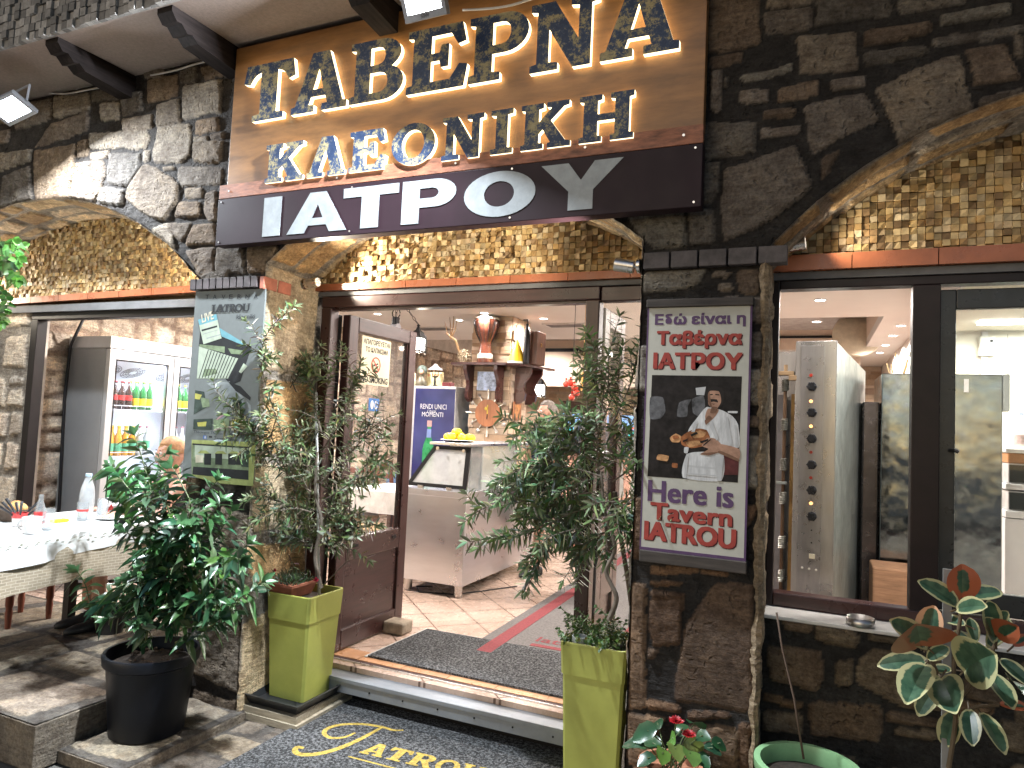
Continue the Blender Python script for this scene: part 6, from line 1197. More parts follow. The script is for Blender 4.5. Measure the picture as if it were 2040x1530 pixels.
# ------------------------------------------------------------------ dining table in the left opening
TX0, TX1, TY0, TY1, TZ = -4.56, -3.84, -1.15, .58, .735
TB = thing('dining_table', 'outdoor dining table under two cloths at the left edge', 'table', ((TX0 + TX1) / 2, (TY0 + TY1) / 2, 0))
part('tabletop', MB().box((TX0, TY0, TZ - .03), (TX1, TY1, TZ)), CHW, TB)
BLKW = wood('black_table_wood', (.018, .013, .012), .45)
for x, y in ((TX0 + .03, TY1 - .40), (TX1 - .06, TY1 - .05), (TX0 + .03, TY0 + .05), (TX1 - .06, TY0 + .05)):
    part('leg', MB().prism([(x - .028, y - .028, TZ - .031), (x + .028, y - .028, TZ - .031), (x + .028, y + .028, TZ - .031), (x - .028, y + .028, TZ - .031)], (0, 0, -(TZ - .031))), BLKW, TB)
def drape(name, label, m, ox, drop, z, cat='tablecloth', seed=1, hem=.03):
    rs = random.Random(seed); per = []; n = 26
    cs = [(TX0 - ox, TY0 - ox), (TX1 + ox, TY0 - ox), (TX1 + ox, TY1 + ox), (TX0 - ox, TY1 + ox)]
    for i in range(4):
        a, c = cs[i], cs[(i + 1) % 4]
        for k in range(n): s = k / n; per.append((a[0] + (c[0] - a[0]) * s, a[1] + (c[1] - a[1]) * s))
    cx, cy = (TX0 + TX1) / 2, (TY0 + TY1) / 2; rings = []
    ph = [rs.uniform(0, 6) for _ in range(3)]
    for j, t in enumerate((0, .03, .12, .35, .65, 1)):
        r = []
        for i, (x, y) in enumerate(per):
            wv = (math.sin(i * .55 + ph[0]) + .7 * math.sin(i * 1.13 + ph[1])) * .014 * t + .006 * math.sin(i * 2.3 + ph[2]) * t
            dx, dy = x - cx, y - cy; ax = abs(dx) / (TX1 - TX0), abs(dy) / (TY1 - TY0); nx, ny = (math.copysign(1, dx), 0) if ax[0] > ax[1] else (0, math.copysign(1, dy))
            dd = drop + hem * math.sin(i * .23 + ph[2]) * t
            r.append((x + nx * (wv + .012 * min(1, t * 6)), y + ny * (wv + .012 * min(1, t * 6)), z - t * dd - (0 if j else 0)))
        rings.append(r)
    inner = [[(cx + (x - cx) * s, cy + (y - cy) * s, z + .0015 * math.sin(i * .8 + s * 9)) for i, (x, y) in enumerate(per)] for s in (.3, .7, .97)]
    b = MB(); b.loft(inner + rings, cap=False); b.add(inner[0], [tuple(range(len(per)))])
    o = b.build(name, m, None, True); me = o.data; bm = bmesh.new(); bm.from_mesh(me); bmesh.ops.recalc_face_normals(bm, faces=bm.faces); bm.to_mesh(me); bm.free(); tag(o, label, cat); return o
M, t, b_ = nodes('woven_under_cloth'); tc = t.nodes.new('ShaderNodeTexCoord'); br = t.nodes.new('ShaderNodeTexBrick'); sp = t.nodes.new('ShaderNodeSeparateXYZ'); cb = t.nodes.new('ShaderNodeCombineXYZ'); ad = N(t, 'ShaderNodeMath'); ad.operation = 'ADD'
t.links.new(tc.outputs['Object'], sp.inputs[0]); t.links.new(sp.outputs[0], ad.inputs[0]); t.links.new(sp.outputs[1], ad.inputs[1]); t.links.new(ad.outputs[0], cb.inputs[0]); t.links.new(sp.outputs[2], cb.inputs[1]); t.links.new(cb.outputs[0], br.inputs['Vector'])
for k, v in (('Scale', 1), ('Brick Width', .045), ('Row Height', .016), ('Mortar Size', .0016)): br.inputs[k].default_value = v
br.inputs['Color1'].default_value = (.34, .28, .20, 1); br.inputs['Color2'].default_value = (.27, .22, .155, 1); br.inputs['Mortar'].default_value = (.48, .42, .33, 1); t.links.new(br.outputs[0], b_.inputs['Base Color']); b_.inputs['Roughness'].default_value = .9
drape('under_cloth', 'beige woven under cloth hanging low round the outdoor table', M, .012, .30, TZ + .003, seed=3)
M, t, b_ = nodes('printed_table_sheet'); tc = t.nodes.new('ShaderNodeTexCoord'); b_.inputs['Base Color'].default_value = (.66, .67, .66, 1); b_.inputs['Roughness'].default_value = .5; bump(t, b_, noise(t, 9, 5), .25, .006)
top = drape('table_sheet', 'thin white table sheet printed with olive sprigs over the woven cloth', M, .02, .13, TZ + .008, seed=8, hem=.025)
b = MB(); tf = to_plane((TX1 + .047, 0, 0), (0, 1, 0), (0, 0, 1))
for k in range(9):
    y = -1.0 + k * .19; z = TZ - .02
    flat(b, [arc(y, z, .009, .006, 0, 360, 12)[:-1]], tf, 0); flat(b, [arc(y + .03, z - .014, .010, .004, 0, 360, 12)[:-1]], tf, 0)
    for j in range(5):
        a = y + .045 + j * .024; dz = .014 * (1 if j % 2 else -1); flat(b, [[(a, z - .008), (a + .012, z - .004 + dz * .5), (a + .045, z - .006 + dz), (a + .014, z - .009 + dz * .3)]], tf, .001)
part('printed_sprigs', b, mat('sprig_ink', (.28, .28, .22), .6), top)
# things on the table
ZT = TZ + .0115
def at(px, py): return PZ(px, py, ZT)
CLR = glassy('tumbler_glass', (.95, .97, .98), 2.0, .18); RED = mat('cola_red', (.55, .04, .04), .4, var=.2, scale=40); WHP = mat('white_porcelain', (.74, .75, .75), .18, coat=.4)
def tumbler(label, p, r=.032, h=.105, mark=None):
    t = thing('glass_tumbler', label, 'glass', p, 'glass tumblers on the outdoor table')
    part('glass', MB().lathe([(r * .85, 0), (r, h), (r - .002, h), (r * .83, .008), (.001, .008)], p, 24), CLR, t, True)
    part('base', MB().lathe([(r * .84, .001), (r * .86, .010), (.001, .010)], p, 20), glassy('tumbler_base', (.75, .78, .80), 3, .3), t, True)
    if mark: part('printed_mark', MB().lathe([(r * .955, h * .50), (r * .975, h * .62)], p + np.array([0, 0, 0]), 24, cap=False), RED, t)
    return t
p = at(170, 1034); WBt = thing('water_bottle', 'big frosted plastic water bottle with a pale blue cap on the table', 'bottle', p); hb = .285
part('body', MB().lathe([(.038, 0), (.042, .01), (.042, .06), (.040, .065), (.043, .10), (.043, .15), (.036, .20), (.022, .245), (.016, .262), (.016, .272)], p, 24), glassy('water_plastic', (.9, .92, .96), 2.0, .62), WBt, True); part('cap', MB().lathe([(.019, .268), (.019, hb), (.001, hb)], p, 18), mat('cap_pale_blue', (.42, .58, .72), .4), WBt)
tumbler('glass tumbler with a red print in front of the water bottle', at(163, 1036), .034, .11, True)
p = at(203, 1030); tumbler('tumbler of water standing right of the water bottle', p, .034, .12); 
tumbler('tall glass tumbler between the cola bottle and the yellow box', at(95, 1055), .032, .12)
p = at(77, 1052); CB = thing('cola_bottle', 'small clear cola bottle with a red label on the outdoor table', 'bottle', p); part('glass', MB().lathe([(.026, 0), (.029, .01), (.027, .06), (.029, .09), (.022, .125), (.012, .16), (.012, .185), (.014, .19)], p, 20), glassy('cola_glass', (.85, .88, .9), 2.4, .25), CB, True)
part('label', MB().lathe([(.0295, .055), (.0300, .095)], p, 20, cap=False), RED, CB); part('shoulder_mark', MB().lathe([(.0285, .028), (.0285, .04)], p, 20, cap=False), RED, CB)
p = at(62, 1062); MG = thing('mug', 'white porcelain mug with its handle to the left', 'mug', p); part('body', MB().lathe([(.036, 0), (.040, .006), (.049, .088), (.046, .088), (.038, .012), (.001, .010)], p, 28), WHP, MG, True)
hd = (RM[:, 0] * -1); hd[2] = 0; hd /= np.linalg.norm(hd); part('handle', MB().tube([p + hd * (.043 + .034 * math.sin(k * .3927)) + np.array([0, 0, .044 + .03 * math.cos(k * .3927)]) for k in range(9)], .006, 8), WHP, MG, True)
p = at(38, 1047); CP = thing('cutlery_pot', 'steel pot with a red rim holding dark cutlery', 'pot', p); part('pot', MB().lathe([(.035, 0), (.038, .055), (.036, .055), (.033, .005), (.001, .005)], p, 20), STEEL, CP, True); part('rim', MB().lathe([(.0385, .045), (.040, .075), (.037, .075)], p, 20, cap=False), RED, CP)
b = MB()
for k in range(7): a = rnd.uniform(0, 6.28); e = p + np.array([.11 * math.cos(a), .11 * math.sin(a), .10 + rnd.uniform(0, .06)]); b.tube([p + np.array([0, 0, .02]), p * .5 + e * .5 + np.array([0, 0, .02]), e], [.004, .006, .009], 6)
part('cutlery', b, DARK, CP)
p = at(28, 1036); BB = thing('bread_basket', 'dark wicker basket of bread at the far side of the table', 'basket', p); part('basket', MB().lathe([(.07, 0), (.10, .07), (.095, .07), (.066, .006), (.001, .006)], p, 18), mat('dark_wicker', (.07, .045, .03), .8, bmp=.6, bscale=120), BB); part('bread', MB().ball(p + np.array([.02, 0, .075]), .05, 10, sx=1.4, sz=.7).ball(p + np.array([-.04, .03, .08]), .04, 10, sz=.8), mat('bread_crust', (.45, .24, .08), .8, var=.3, scale=20), BB, True)
p = at(118, 1040); tag(MB().box((p[0] - .022, p[1] - .045, ZT), (p[0] + .022, p[1] + .045, ZT + .018), bev=.003).build('yellow_packet', mat('packet_yellow', (.75, .62, .02), .4, var=.5, scale=30)), 'small yellow packet lying beside the tall tumbler', 'packet')
p = at(222, 1034); DP = thing('dessert_plate', 'plate with crumpled food wrapping near the water bottle', 'plate', p); part('dish', MB().lathe([(.05, 0), (.085, .012), (.082, .015), (.05, .005), (.001, .005)], p, 24), WHP, DP, True); b = MB()
for k in range(16): c = p + np.array([rnd.uniform(-.05, .05), rnd.uniform(-.05, .05), .014]); b.ball(c, rnd.uniform(.010, .02), 6, sz=.6)
part('scraps', b, mat('scrap_mix', (.45, .42, .30), .7, var=.8, scale=40), DP)
p = at(226, 1022); AB = thing('paper_bag', 'white paper bag printed with a red letter A on the table', 'bag', p); s = .10
part('bag', MB().loft([[(p[0] - .03, p[1] - s, ZT), (p[0] + .03, p[1] - s, ZT), (p[0] + .03, p[1] + s, ZT), (p[0] - .03, p[1] + s, ZT)], [(p[0] - .035, p[1] - s * .95, ZT + .06), (p[0] + .035, p[1] - s, ZT + .05), (p[0] + .03, p[1] + s, ZT + .06), (p[0] - .035, p[1] + s, ZT + .06)], [(p[0] - .008, p[1] - s * .9, ZT + .095), (p[0] + .008, p[1] - s * .95, ZT + .10), (p[0] + .008, p[1] + s * .9, ZT + .09), (p[0] - .008, p[1] + s * .9, ZT + .09)]]), mat('bag_white', (.68, .70, .74), .6), AB)
b = MB(); tfb = to_plane((p[0] + .037, 0, 0), (0, 1, 0), (0, 0, 1)); text(b, 'A', p[1] - .075, p[1] - .02, ZT + .015, ZT + .065, tfb, 0, .04); part('printed_letter', b, RED, AB); b = MB(); flat(b, [[(p[1] + .0, ZT + .012), (p[1] + .08, ZT + .012), (p[1] + .07, ZT + .05), (p[1] + .02, ZT + .045)]], tfb, 0); part('printed_band', b, mat('bag_blue', (.06, .2, .42), .5), AB)
c1_ = PZ(18, 1252, 0)
ST = thing('wooden_stool', 'brown wooden stool under the outdoor table at the left, its leg showing', 'stool', (c1_[0] - .15, c1_[1] + .12, 0))
for sx in (-1, 1):
    for sy_ in (-1, 1): x, y = ST.location.x + sx * .15, ST.location.y + sy_ * .13; part('leg', MB().lathe([(.016, 0), (.022, .10), (.018, .13), (.024, .15), (.024, .42)], (x, y, 0), 12), CHW, ST, True)
part('seat', MB().box((ST.location.x - .19, ST.location.y - .17, .421), (ST.location.x + .19, ST.location.y + .17, .455), bev=.01), CHW, ST)
chair('brown wooden chair behind the bushy potted plant', -3.55, .78, -.35, 'chairs at the outdoor table')
# ------------------------------------------------------------------ foliage
def leaf_mat(name, r=.38, trans=.18):
    M, t, b = nodes(name); a = t.nodes.new('ShaderNodeAttribute'); a.attribute_name = 'Col'
    c = mixc(t, a.outputs[0], ramp(t, noise(t, 30, 4), [(.3, (.8, .8, .8)), (.7, (1.2, 1.2, 1.15))]), 1, 'MULTIPLY'); t.links.new(c, b.inputs['Base Color']); b.inputs['Roughness'].default_value = r
    tr = N(t, 'ShaderNodeBsdfTranslucent'); t.links.new(c, tr.inputs[0]); mx = N(t, 'ShaderNodeMixShader'); mx.inputs[0].default_value = trans
    t.links.new(b.outputs[0], mx.inputs[1]); t.links.new(tr.outputs[0], mx.inputs[2]); t.links.new(mx.outputs[0], t.nodes['Material Output'].inputs[0]); return M
LM = leaf_mat('matt_narrow_leaf', .45); LMG = leaf_mat('glossy_leaf', .28, .15)
def nz(v): return v / (np.linalg.norm(v) + 1e-9)
def leaf(b, p, d, up, L, W, col, droop=.25, fold=.25, prof=((0, .12), (.22, .8), (.5, 1), (.78, .65), (1, .02)), wob=0):
    d = nz(d); s = np.cross(d, up)
    if np.linalg.norm(s) < 1e-3: s = np.cross(d, [1, 0, .2])
    s = nz(s); n = nz(np.cross(s, d)); vs = []; b.col = col
    for t, w in prof:
        c = p + d * L * t - np.array([0, 0, 1]) * droop * L * t * t + n * wob * math.sin(t * 6) * L; h = W * w * .5
        vs += [c - s * h + n * fold * h, c, c + s * h + n * fold * h]
    fs = []
    for i in range(len(prof) - 1): a = i * 3; fs += [(a, a + 1, a + 4, a + 3), (a + 1, a + 2, a + 5, a + 4)]
    b.add(vs, fs); b.col = (1, 1, 1)
def shoot_path(px, y0_, y1_, n=None):
    P = [PY(a, c, y0_ + (y1_ - y0_) * i / max(1, len(px) - 1)) for i, (a, c) in enumerate(px)]; out = []
    for i in range(len(P) - 1):
        for k in range(6):
            s = k / 6; p0, p1, p2, p3 = P[max(i - 1, 0)], P[i], P[i + 1], P[min(i + 2, len(P) - 1)]
            out.append(.5 * ((2 * p1) + (p2 - p0) * s + (2 * p0 - 5 * p1 + 4 * p2 - p3) * s * s + (3 * p1 - p0 - 3 * p2 + p3) * s ** 3))
    out.append(P[-1]); return out
def along(P, step):
    acc = 0; res = []
    for i in range(len(P) - 1):
        L = np.linalg.norm(P[i + 1] - P[i]); t = step - acc if acc else 0
        while t < L: res.append((P[i] + (P[i + 1] - P[i]) * t / (L + 1e-9), nz(P[i + 1] - P[i]))); t += step
        acc = L - (t - step) if L > 0 else acc
    return res
def foliage(lb, P, step, L, W, cols, skip=.0, spread=.75, droop=.2, pair=2, tip=5, **kw):
    pts = along(P, step); n = len(pts)
    for i, (p, d) in enumerate(pts):
        if i < n * skip: continue
        base = i * 1.57 + rnd.uniform(-.5, .5); a0 = nz(np.cross(d, [.3, .2, .9])); a1 = np.cross(d, a0)
        for k in range(pair):
            an = base + k * 2 * math.pi / pair; rd = a0 * math.cos(an) + a1 * math.sin(an); sc = rnd.uniform(.65, 1.15)
            leaf(lb, p, d * (1 - spread) + rd * spread + np.array([0, 0, rnd.uniform(-.15, .2)]), nz(d + rd * .2 + nrs.randn(3) * .25), L * sc, W * sc, tuple(c * rnd.uniform(.7, 1.35) for c in cols[rnd.randrange(len(cols))]), droop * rnd.uniform(.2, 1.6), **kw)
    p, d = P[-1], nz(P[-1] - P[-2]); a0 = nz(np.cross(d, [.3, .2, .9])); a1 = np.cross(d, a0)
    for k in range(tip):
        an = k * 6.283 / tip + rnd.uniform(-.3, .3); rd = a0 * math.cos(an) + a1 * math.sin(an); leaf(lb, p, d * .6 + rd * .5, d, L * rnd.uniform(.5, .9), W * .9, tuple(c * 1.35 for c in cols[0]), droop * .5, **kw)
BARK = mat('grey_bark', (.13, .105, .08), .85, var=.35, scale=20, bmp=.5, bscale=60); GST = mat('green_stem', (.10, .13, .05), .6)
SOIL = mat('potting_soil', (.035, .025, .018), .95, var=.6, scale=60, bmp=1, bscale=70)
LIME = mat('lime_plastic', (.36, .38, .085), .45, var=.17, scale=3.2, rvar=.08)
# lime planters
def planter(label, x0, x1, y0_, y1_, zb, zt, taper, saucer=False):
    t = thing('lime_planter', label, 'planter', ((x0 + x1) / 2, (y0_ + y1_) / 2, zb), 'tall lime planters by the door'); cx, cy = (x0 + x1) / 2, (y0_ + y1_) / 2; hx, hy = (x1 - x0) / 2, (y1_ - y0_) / 2; zr = zt - .145
    def rg(s, z, r=.012):
        X, Y = hx * s, hy * s; return [(cx + sx * (X - (r if k else 0)), cy + sy_ * (Y - (0 if k else r)), z) for sx, sy_, k in ((-1, -1, 0), (-1, -1, 1), (1, -1, 1), (1, -1, 0), (1, 1, 0), (1, 1, 1), (-1, 1, 1), (-1, 1, 0))]
    part('body', MB().loft([rg(taper, zb), rg(.925, zr + .002)]), LIME, t)
    part('rim', MB().loft([rg(.955, zr), rg(1.0, zt - .004), rg(.99, zt), rg(.93, zt), rg(.90, zt - .05), rg(.3, zt - .052)], cap=False).add(rg(.955, zr), [tuple(range(7, -1, -1))]), LIME, t)
    part('soil', MB().loft([rg(.905, zt - .049), rg(.6, zt - .035), rg(.05, zt - .03)], cap=True), SOIL, t)
    if saucer: part('saucer', MB().loft([rg(taper * 1.12, zb), rg(taper * 1.3, zb + .05), rg(taper * 1.25, zb + .05), rg(taper * 1.1, zb + .008)], cap=False), LIME, t)
    return t
planter('lime green planter on a black tray left of the door', -2.815, -2.51, .135, .445, -.115, .46, .80)
RPZ = .485
planter('lime green planter on its own saucer half hidden by the poster pier', -1.045, -.735, .10, .41, G + .004, RPZ, .80, True)
tx = (-2.845, -2.46, .03, .52); TR_ = thing('plant_tray', 'black plastic tray under the left lime planter', 'tray', (-2.65, .28, -.13))
b = MB(); rr = lambda e, z: [(tx[0] - e, tx[2] - e, z), (tx[1] + e, tx[2] - e, z), (tx[1] + e, tx[3] + e, z), (tx[0] - e, tx[3] + e, z)]
part('tray', b.loft([rr(-.03, -.128), rr(0, -.075), rr(.006, -.072), rr(-.008, -.072), rr(-.035, -.117), rr(-.2, -.117)], cap=False).add(rr(-.03, -.128), [(3, 2, 1, 0)]), mat('black_tray', (.018, .019, .021), .4), TR_)
for k, (z0_, z1_, e, lab) in enumerate(((-.200, -.166, .01, 'lower'), (-.164, -.131, -.005, 'upper'))):
    tag(MB().prism([(tx[0] - .01, tx[2] - e - .01 * k, z0_), (tx[1] + e, tx[2] - .01 + .012 * k, z0_), (tx[1] + e - .02 * k, tx[3], z0_), (tx[0] + .02, tx[3] - .01, z0_)], (0, 0, z1_ - z0_)).build('wooden_board', mat('grey_board_' + lab, (.34, .29, .21), .8, var=.35, scale=6, stretch=[2, 12, 12], bmp=.3, bscale=12)), lab + ' of two weathered boards under the black tray', 'board', 'boards under the tray')
# olive-like shrubs
OLV = ((.10, .13, .065), (.14, .17, .095), (.075, .10, .05), (.20, .22, .145), (.12, .14, .055)); OLV2 = ((.11, .16, .075), (.14, .19, .10), (.075, .115, .05), (.22, .26, .165), (.17, .21, .11))
def shrub(label, name, trunk, shoots, y, cols, extra, L=.062, W=.0125, step=.024):
    t = thing(name, label, 'shrub', PY(*trunk[0], y[0])); bb = MB(); lb = MB(); TP = shoot_path(trunk, y[0], y[0])
    bb.tube(TP, [.012 - .006 * i / len(TP) for i in range(len(TP))], 8)
    allp = []
    for s in shoots:
        ye = rnd.uniform(*y) if min(q[0] for q in s) > 527 else -.13
        P = shoot_path(s, y[0] * .6 + ye * .4 if ye > 0 else .02, ye); allp.append(P); bb.tube(P, [.0042 - .003 * i / len(P) for i in range(len(P))], 6); foliage(lb, P, step, L, W, cols, .12, pair=3)
    for k in range(extra):
        P = allp[rnd.randrange(len(allp))]; i = rnd.randrange(int(len(P) * (.25 if rnd.random() < .8 else .02)), max(int(len(P) * .72), int(len(P) * .25) + 2)); p = P[i]; d = nz(nz(P[i + 1] - P[i]) * .8 + nrs.randn(3) * np.array([.6, .35, .6]) + np.array([0, 0, .15])); ln = rnd.uniform(.10, .24)
        Q = [p + d * ln * s_ + np.array([0, 0, -.25 * ln * s_ * s_]) for s_ in (0, .25, .5, .75, 1)]
        if (p[2] > 1.45 and rnd.random() < .75) or min(q[1] for q in Q) < -.18 or max(q[1] for q in Q) > .43: continue
        bb.tube(Q, [.003, .0028, .0024, .002, .0015], 5); foliage(lb, Q, step * .85, L, W, cols, .05)
    part('branches', bb, BARK, t, True); part('leaves', lb, LM, t, True); return t
shrub('olive like shrub with narrow grey green leaves in the left lime planter', 'olive_shrub', [(640,1172),(628,1110),(640,1040),(628,980),(632,900)],
 [[(610,1080),(590,1000),(575,900),(560,800)],[(575,900),(540,800),(520,720),(535,660),(585,610)],[(560,800),(600,740),(640,690)],[(590,780),(560,700),(550,640)],[(600,900),(640,820),(660,740),(680,690)],[(620,980),(560,930),(500,850),(440,790),(425,760)],
  [(575,950),(540,870),(515,830)],[(640,900),(690,820),(700,760),(690,700)],[(640,960),(700,900),(740,850),(760,790)],[(640,1000),(700,960),(740,910),(765,870)],[(620,1020),(560,1000),(520,960)],[(600,960),(620,880),(600,800)],[(640,1060),(660,1000),(680,940)],
  [(620,1100),(590,1060),(560,1040)],[(640,860),(620,780),(610,720)],[(660,820),(700,780),(720,720)],[(650,1100),(690,1060),(715,1020)],[(610,1060),(560,1080),(540,1060)],[(620,940),(570,880),(540,900)]], (.18, .40), OLV, 270, .064, .0135, .020)
SHR = shrub('dark green olive like shrub with twisted stems in the right lime planter', 'olive_shrub', [(1213,1235),(1228,1190),(1208,1140),(1225,1090),(1205,1020),(1198,940)],
 [[(1210,1090),(1200,1000),(1190,900),(1200,800),(1215,700),(1235,630)],[(1200,950),(1130,930),(1050,930),(980,960)],[(1190,980),(1110,990),(1040,1000),(960,1010),(930,985)],[(1190,900),(1120,870),(1050,850),(1000,830)],[(1195,860),(1150,830),(1090,840)],
  [(1200,1000),(1120,1030),(1060,1060),(1000,1070),(930,1080)],[(1200,1020),(1150,1060),(1090,1090),(1050,1130)],[(1210,900),(1260,840),(1290,760),(1330,740)],[(1215,850),(1250,780),(1275,700),(1290,650)],[(1205,820),(1180,750),(1165,700)],[(1215,780),(1190,720),(1185,690)],
  [(1220,960),(1270,920),(1300,860)],[(1220,1000),(1270,990),(1300,960)],[(1215,1050),(1260,1060),(1300,1080)],[(1190,940),(1150,950),(1110,920),(1090,890)],[(1195,980),(1150,1010),(1130,1050)],[(1200,880),(1160,870),(1130,850)],[(1210,930),(1240,900),(1250,860)],[(1205,980),(1230,1020),(1250,1060)],
  [(1180,960),(1120,950),(1060,960),(1010,990)],[(1190,920),(1140,900),(1080,890),(1040,900)],[(1195,1010),(1140,1000),(1080,1020),(1040,1040)],[(1200,840),(1230,760),(1240,690)],[(1195,900),(1170,820),(1175,770)],[(1205,1060),(1170,1090),(1140,1110)]], (.06, .26), OLV2, 200, .070, .0145, .020)
sk = MB(); P = shoot_path([(1262,1240),(1250,1150),(1235,1060),(1225,980)], .30, .22); sk.tube(P, .011, 8); part('second_trunk', sk, BARK, SHR, True)
a, c = PY(637, 1172, .26), PY(630, 782, .26); STK2 = MB().cyl(a + np.array([0, 0, -.05]), c, .0075, n=10).build('support_stake', mat('stake_white', (.55, .55, .54), .5), None, True); tag(STK2, 'thin white stake standing in the left lime planter', 'stake')
b = MB(); c = PY(655, 1010, .2)
tag(MB().tube([PY(x, y, .2) for x, y in ((640,1170),(690,1120),(702,1040),(690,980),(660,985),(650,1020),(672,1045),(690,1015))], .0035, 6).build('bare_vine', BARK, None, True), 'bare looping vine beside the white stake', 'vine')
# trough of pinks in the left planter
tc_ = np.array([-2.73, .24, .445]); TG = thing('terracotta_trough', 'terracotta trough of small pinks on the left lime planter', 'planter', tc_)
b = MB(); rr = lambda hx, hy, z: [(tc_[0] + sx * hx, tc_[1] + sy_ * hy, tc_[2] + z) for sx, sy_ in ((-1, -1), (1, -1), (1, 1), (-1, 1))]
part('trough', b.loft([rr(.075, .085, -.01), rr(.095, .105, .05), rr(.10, .11, .052), rr(.10, .11, .066), rr(.088, .098, .066), rr(.085, .095, .045), rr(.01, .01, .05)], cap=False), mat('terracotta_rust', (.26, .085, .045), .7, var=.35, scale=12), TG)
lb = MB()
for k in range(420):
    p = tc_ + np.array([rnd.uniform(-.085, .085), rnd.uniform(-.09, .09), .045]); d = nz(np.array([rnd.gauss(0, .5), rnd.gauss(0, .5), 1])); leaf(lb, p + d * rnd.uniform(0, .05), d, nrs.randn(3), rnd.uniform(.035, .075), .005, tuple(v * rnd.uniform(.6, 1.3) for v in (.05, .085, .04)), .3, prof=((0, .6), (.5, 1), (1, .05)))
part('leaves', lb, LM, TG)
b = MB()
for p in (PY(705 - 75, 1155, .16), PY(546, 1135, .2)):
    for k in range(14): d = nz(nrs.randn(3)); leaf(b, p, d, nrs.randn(3), .014, .011, (.42, .015, .05), 0, prof=((0, .3), (.6, 1), (1, .6)))
part('flower', b, LM, TG)
# herbs in the right planter
hc_ = np.array([-.90, .25, RPZ - .03]); HB = thing('potted_herb', 'small leafy herb growing at the foot of the right shrub', 'herb', hc_); lb = MB(); sb = MB()
for k in range(70):
    p = hc_ + np.array([rnd.uniform(-.14, .13), rnd.uniform(-.13, .12), 0]); d = nz(np.array([rnd.gauss(-.15, .5), rnd.gauss(-.25, .4), 1])); ln = rnd.uniform(.06, .14); Q = [p + d * ln * s for s in (0, .33, .66, 1)]; sb.tube(Q, .0012, 4)
    foliage(lb, Q, .013, .021, .014, ((.05, .10, .03), (.07, .13, .04), (.12, .16, .03)), 0, tip=4)
for px in ([(1190,1262),(1160,1240),(1135,1225),(1118,1212)],[(1200,1262),(1170,1232),(1150,1215)],[(1210,1260),(1205,1225),(1190,1210)]): Q = shoot_path(px, .1, .08); sb.tube(Q, .0018, 4); foliage(lb, Q, .013, .024, .016, ((.05, .10, .03), (.07, .13, .04)), .1, tip=5)
part('stems', sb, GST, HB); part('leaves', lb, LM, HB)
tag(MB().lathe([(.03, 0), (.036, .05), (.033, .05), (.028, .004)], (-.97, .16, RPZ - .03), 14).build('plastic_cup', mat('cup_grey', (.42, .45, .46), .5)), 'small grey plastic cup pushed in among the herbs', 'cup')
# big black pot with a leafy bush
bp = np.array([-3.04, -.40, -.148]); BP = thing('black_pot', 'large round black plastic pot on the stone step', 'pot', bp); ph = .395
part('pot', MB().lathe([(.165, 0), (.172, .004), (.205, ph - .06), (.211, ph - .058), (.222, ph - .05), (.226, ph - .008), (.222, ph), (.208, ph), (.203, ph - .05), (.198, ph - .06)], bp, 44, cap=False).lathe([(.165, 0), (.001, 0)], bp, 44, cap=False), mat('black_pot_plastic', (.0045, .0055, .0085), .38, rvar=.05, spec=.25), BP, True)
part('soil', MB().lathe([(.201, ph - .065), (.15, ph - .05), (.08, ph - .035), (.001, ph - .03)], bp, 30, cap=False), SOIL, BP)
b = MB()
for k in range(60): a = rnd.uniform(0, 6.28); r = rnd.uniform(0, .17); b.ball(bp + np.array([r * math.cos(a), r * math.sin(a), ph - .04]), rnd.uniform(.004, .012), 5)
part('bark_chips', b, mat('bark_chip', (.08, .05, .03), .9, var=.6), BP)['kind'] = 'stuff'
BUS = ((.045, .105, .045), (.06, .13, .055), (.035, .08, .036), (.08, .16, .055), (.05, .11, .065)); BU = thing('leafy_bush', 'dense glossy dark green leafy bush in the black pot', 'bush', bp + np.array([0, 0, ph - .03])); lb = MB(); sb = MB()
LP_ = ((0, .10), (.12, .45), (.32, .95), (.52, 1), (.75, .62), (.9, .28), (1, .02)); bush_shoots = [[(290,1285),(300,1200),(310,1100),(305,1000),(285,920),(268,868)],[(300,1250),(270,1180),(232,1180),(205,1205)],[(290,1230),(230,1200),(185,1205),(170,1165),(155,1140)],[(330,1280),(350,1180),(370,1080),(400,1000),(432,958)],[(340,1250),(400,1180),(450,1130),(492,1085)],
 [(350,1260),(420,1230),(480,1190),(522,1160)],[(350,1280),(400,1260),(440,1232)],[(330,1200),(300,1100),(262,1040),(240,1000)],[(320,1150),(300,1060),(290,980)],[(350,1120),(380,1020),(360,960),(342,930)],[(370,1150),(430,1070),(462,1020)],[(310,1220),(260,1222),(218,1232)],[(360,1200),(390,1120),(420,1040)],[(340,1100),(330,1020),(330,960)],
 [(330,1230),(300,1170),(278,1110)],[(350,1180),(370,1100),(380,1050)],[(380,1230),(430,1170),(470,1140)],[(300,1000),(290,940),(330,905)],[(310,1060),(260,980),(222,930)],[(360,1080),(410,1040),(440,1000)],[(330,1180),(340,1100),(350,1030)],[(400,1200),(440,1200),(465,1215)],[(360,1250),(380,1200),(430,1190)],[(340,1140),(390,1080),(400,1100)],[(350,1060),(330,1000),(310,960)],[(370,1110),(340,1060),(345,1000)],[(300,1130),(330,1080),(360,1040)],[(390,1150),(440,1110),(480,1115)],[(280,1100),(265,1070),(250,1060)]]
for s in bush_shoots:
    ye = -.40 + rnd.uniform(-.17, .15); P = shoot_path(s, -.40, ye); sb.tube(P, [.0055 - .0035 * i / len(P) for i in range(len(P))], 6); foliage(lb, P, .024, .105, .034, BUS, .15, .8, .45, 2, 7, prof=LP_, fold=.35)
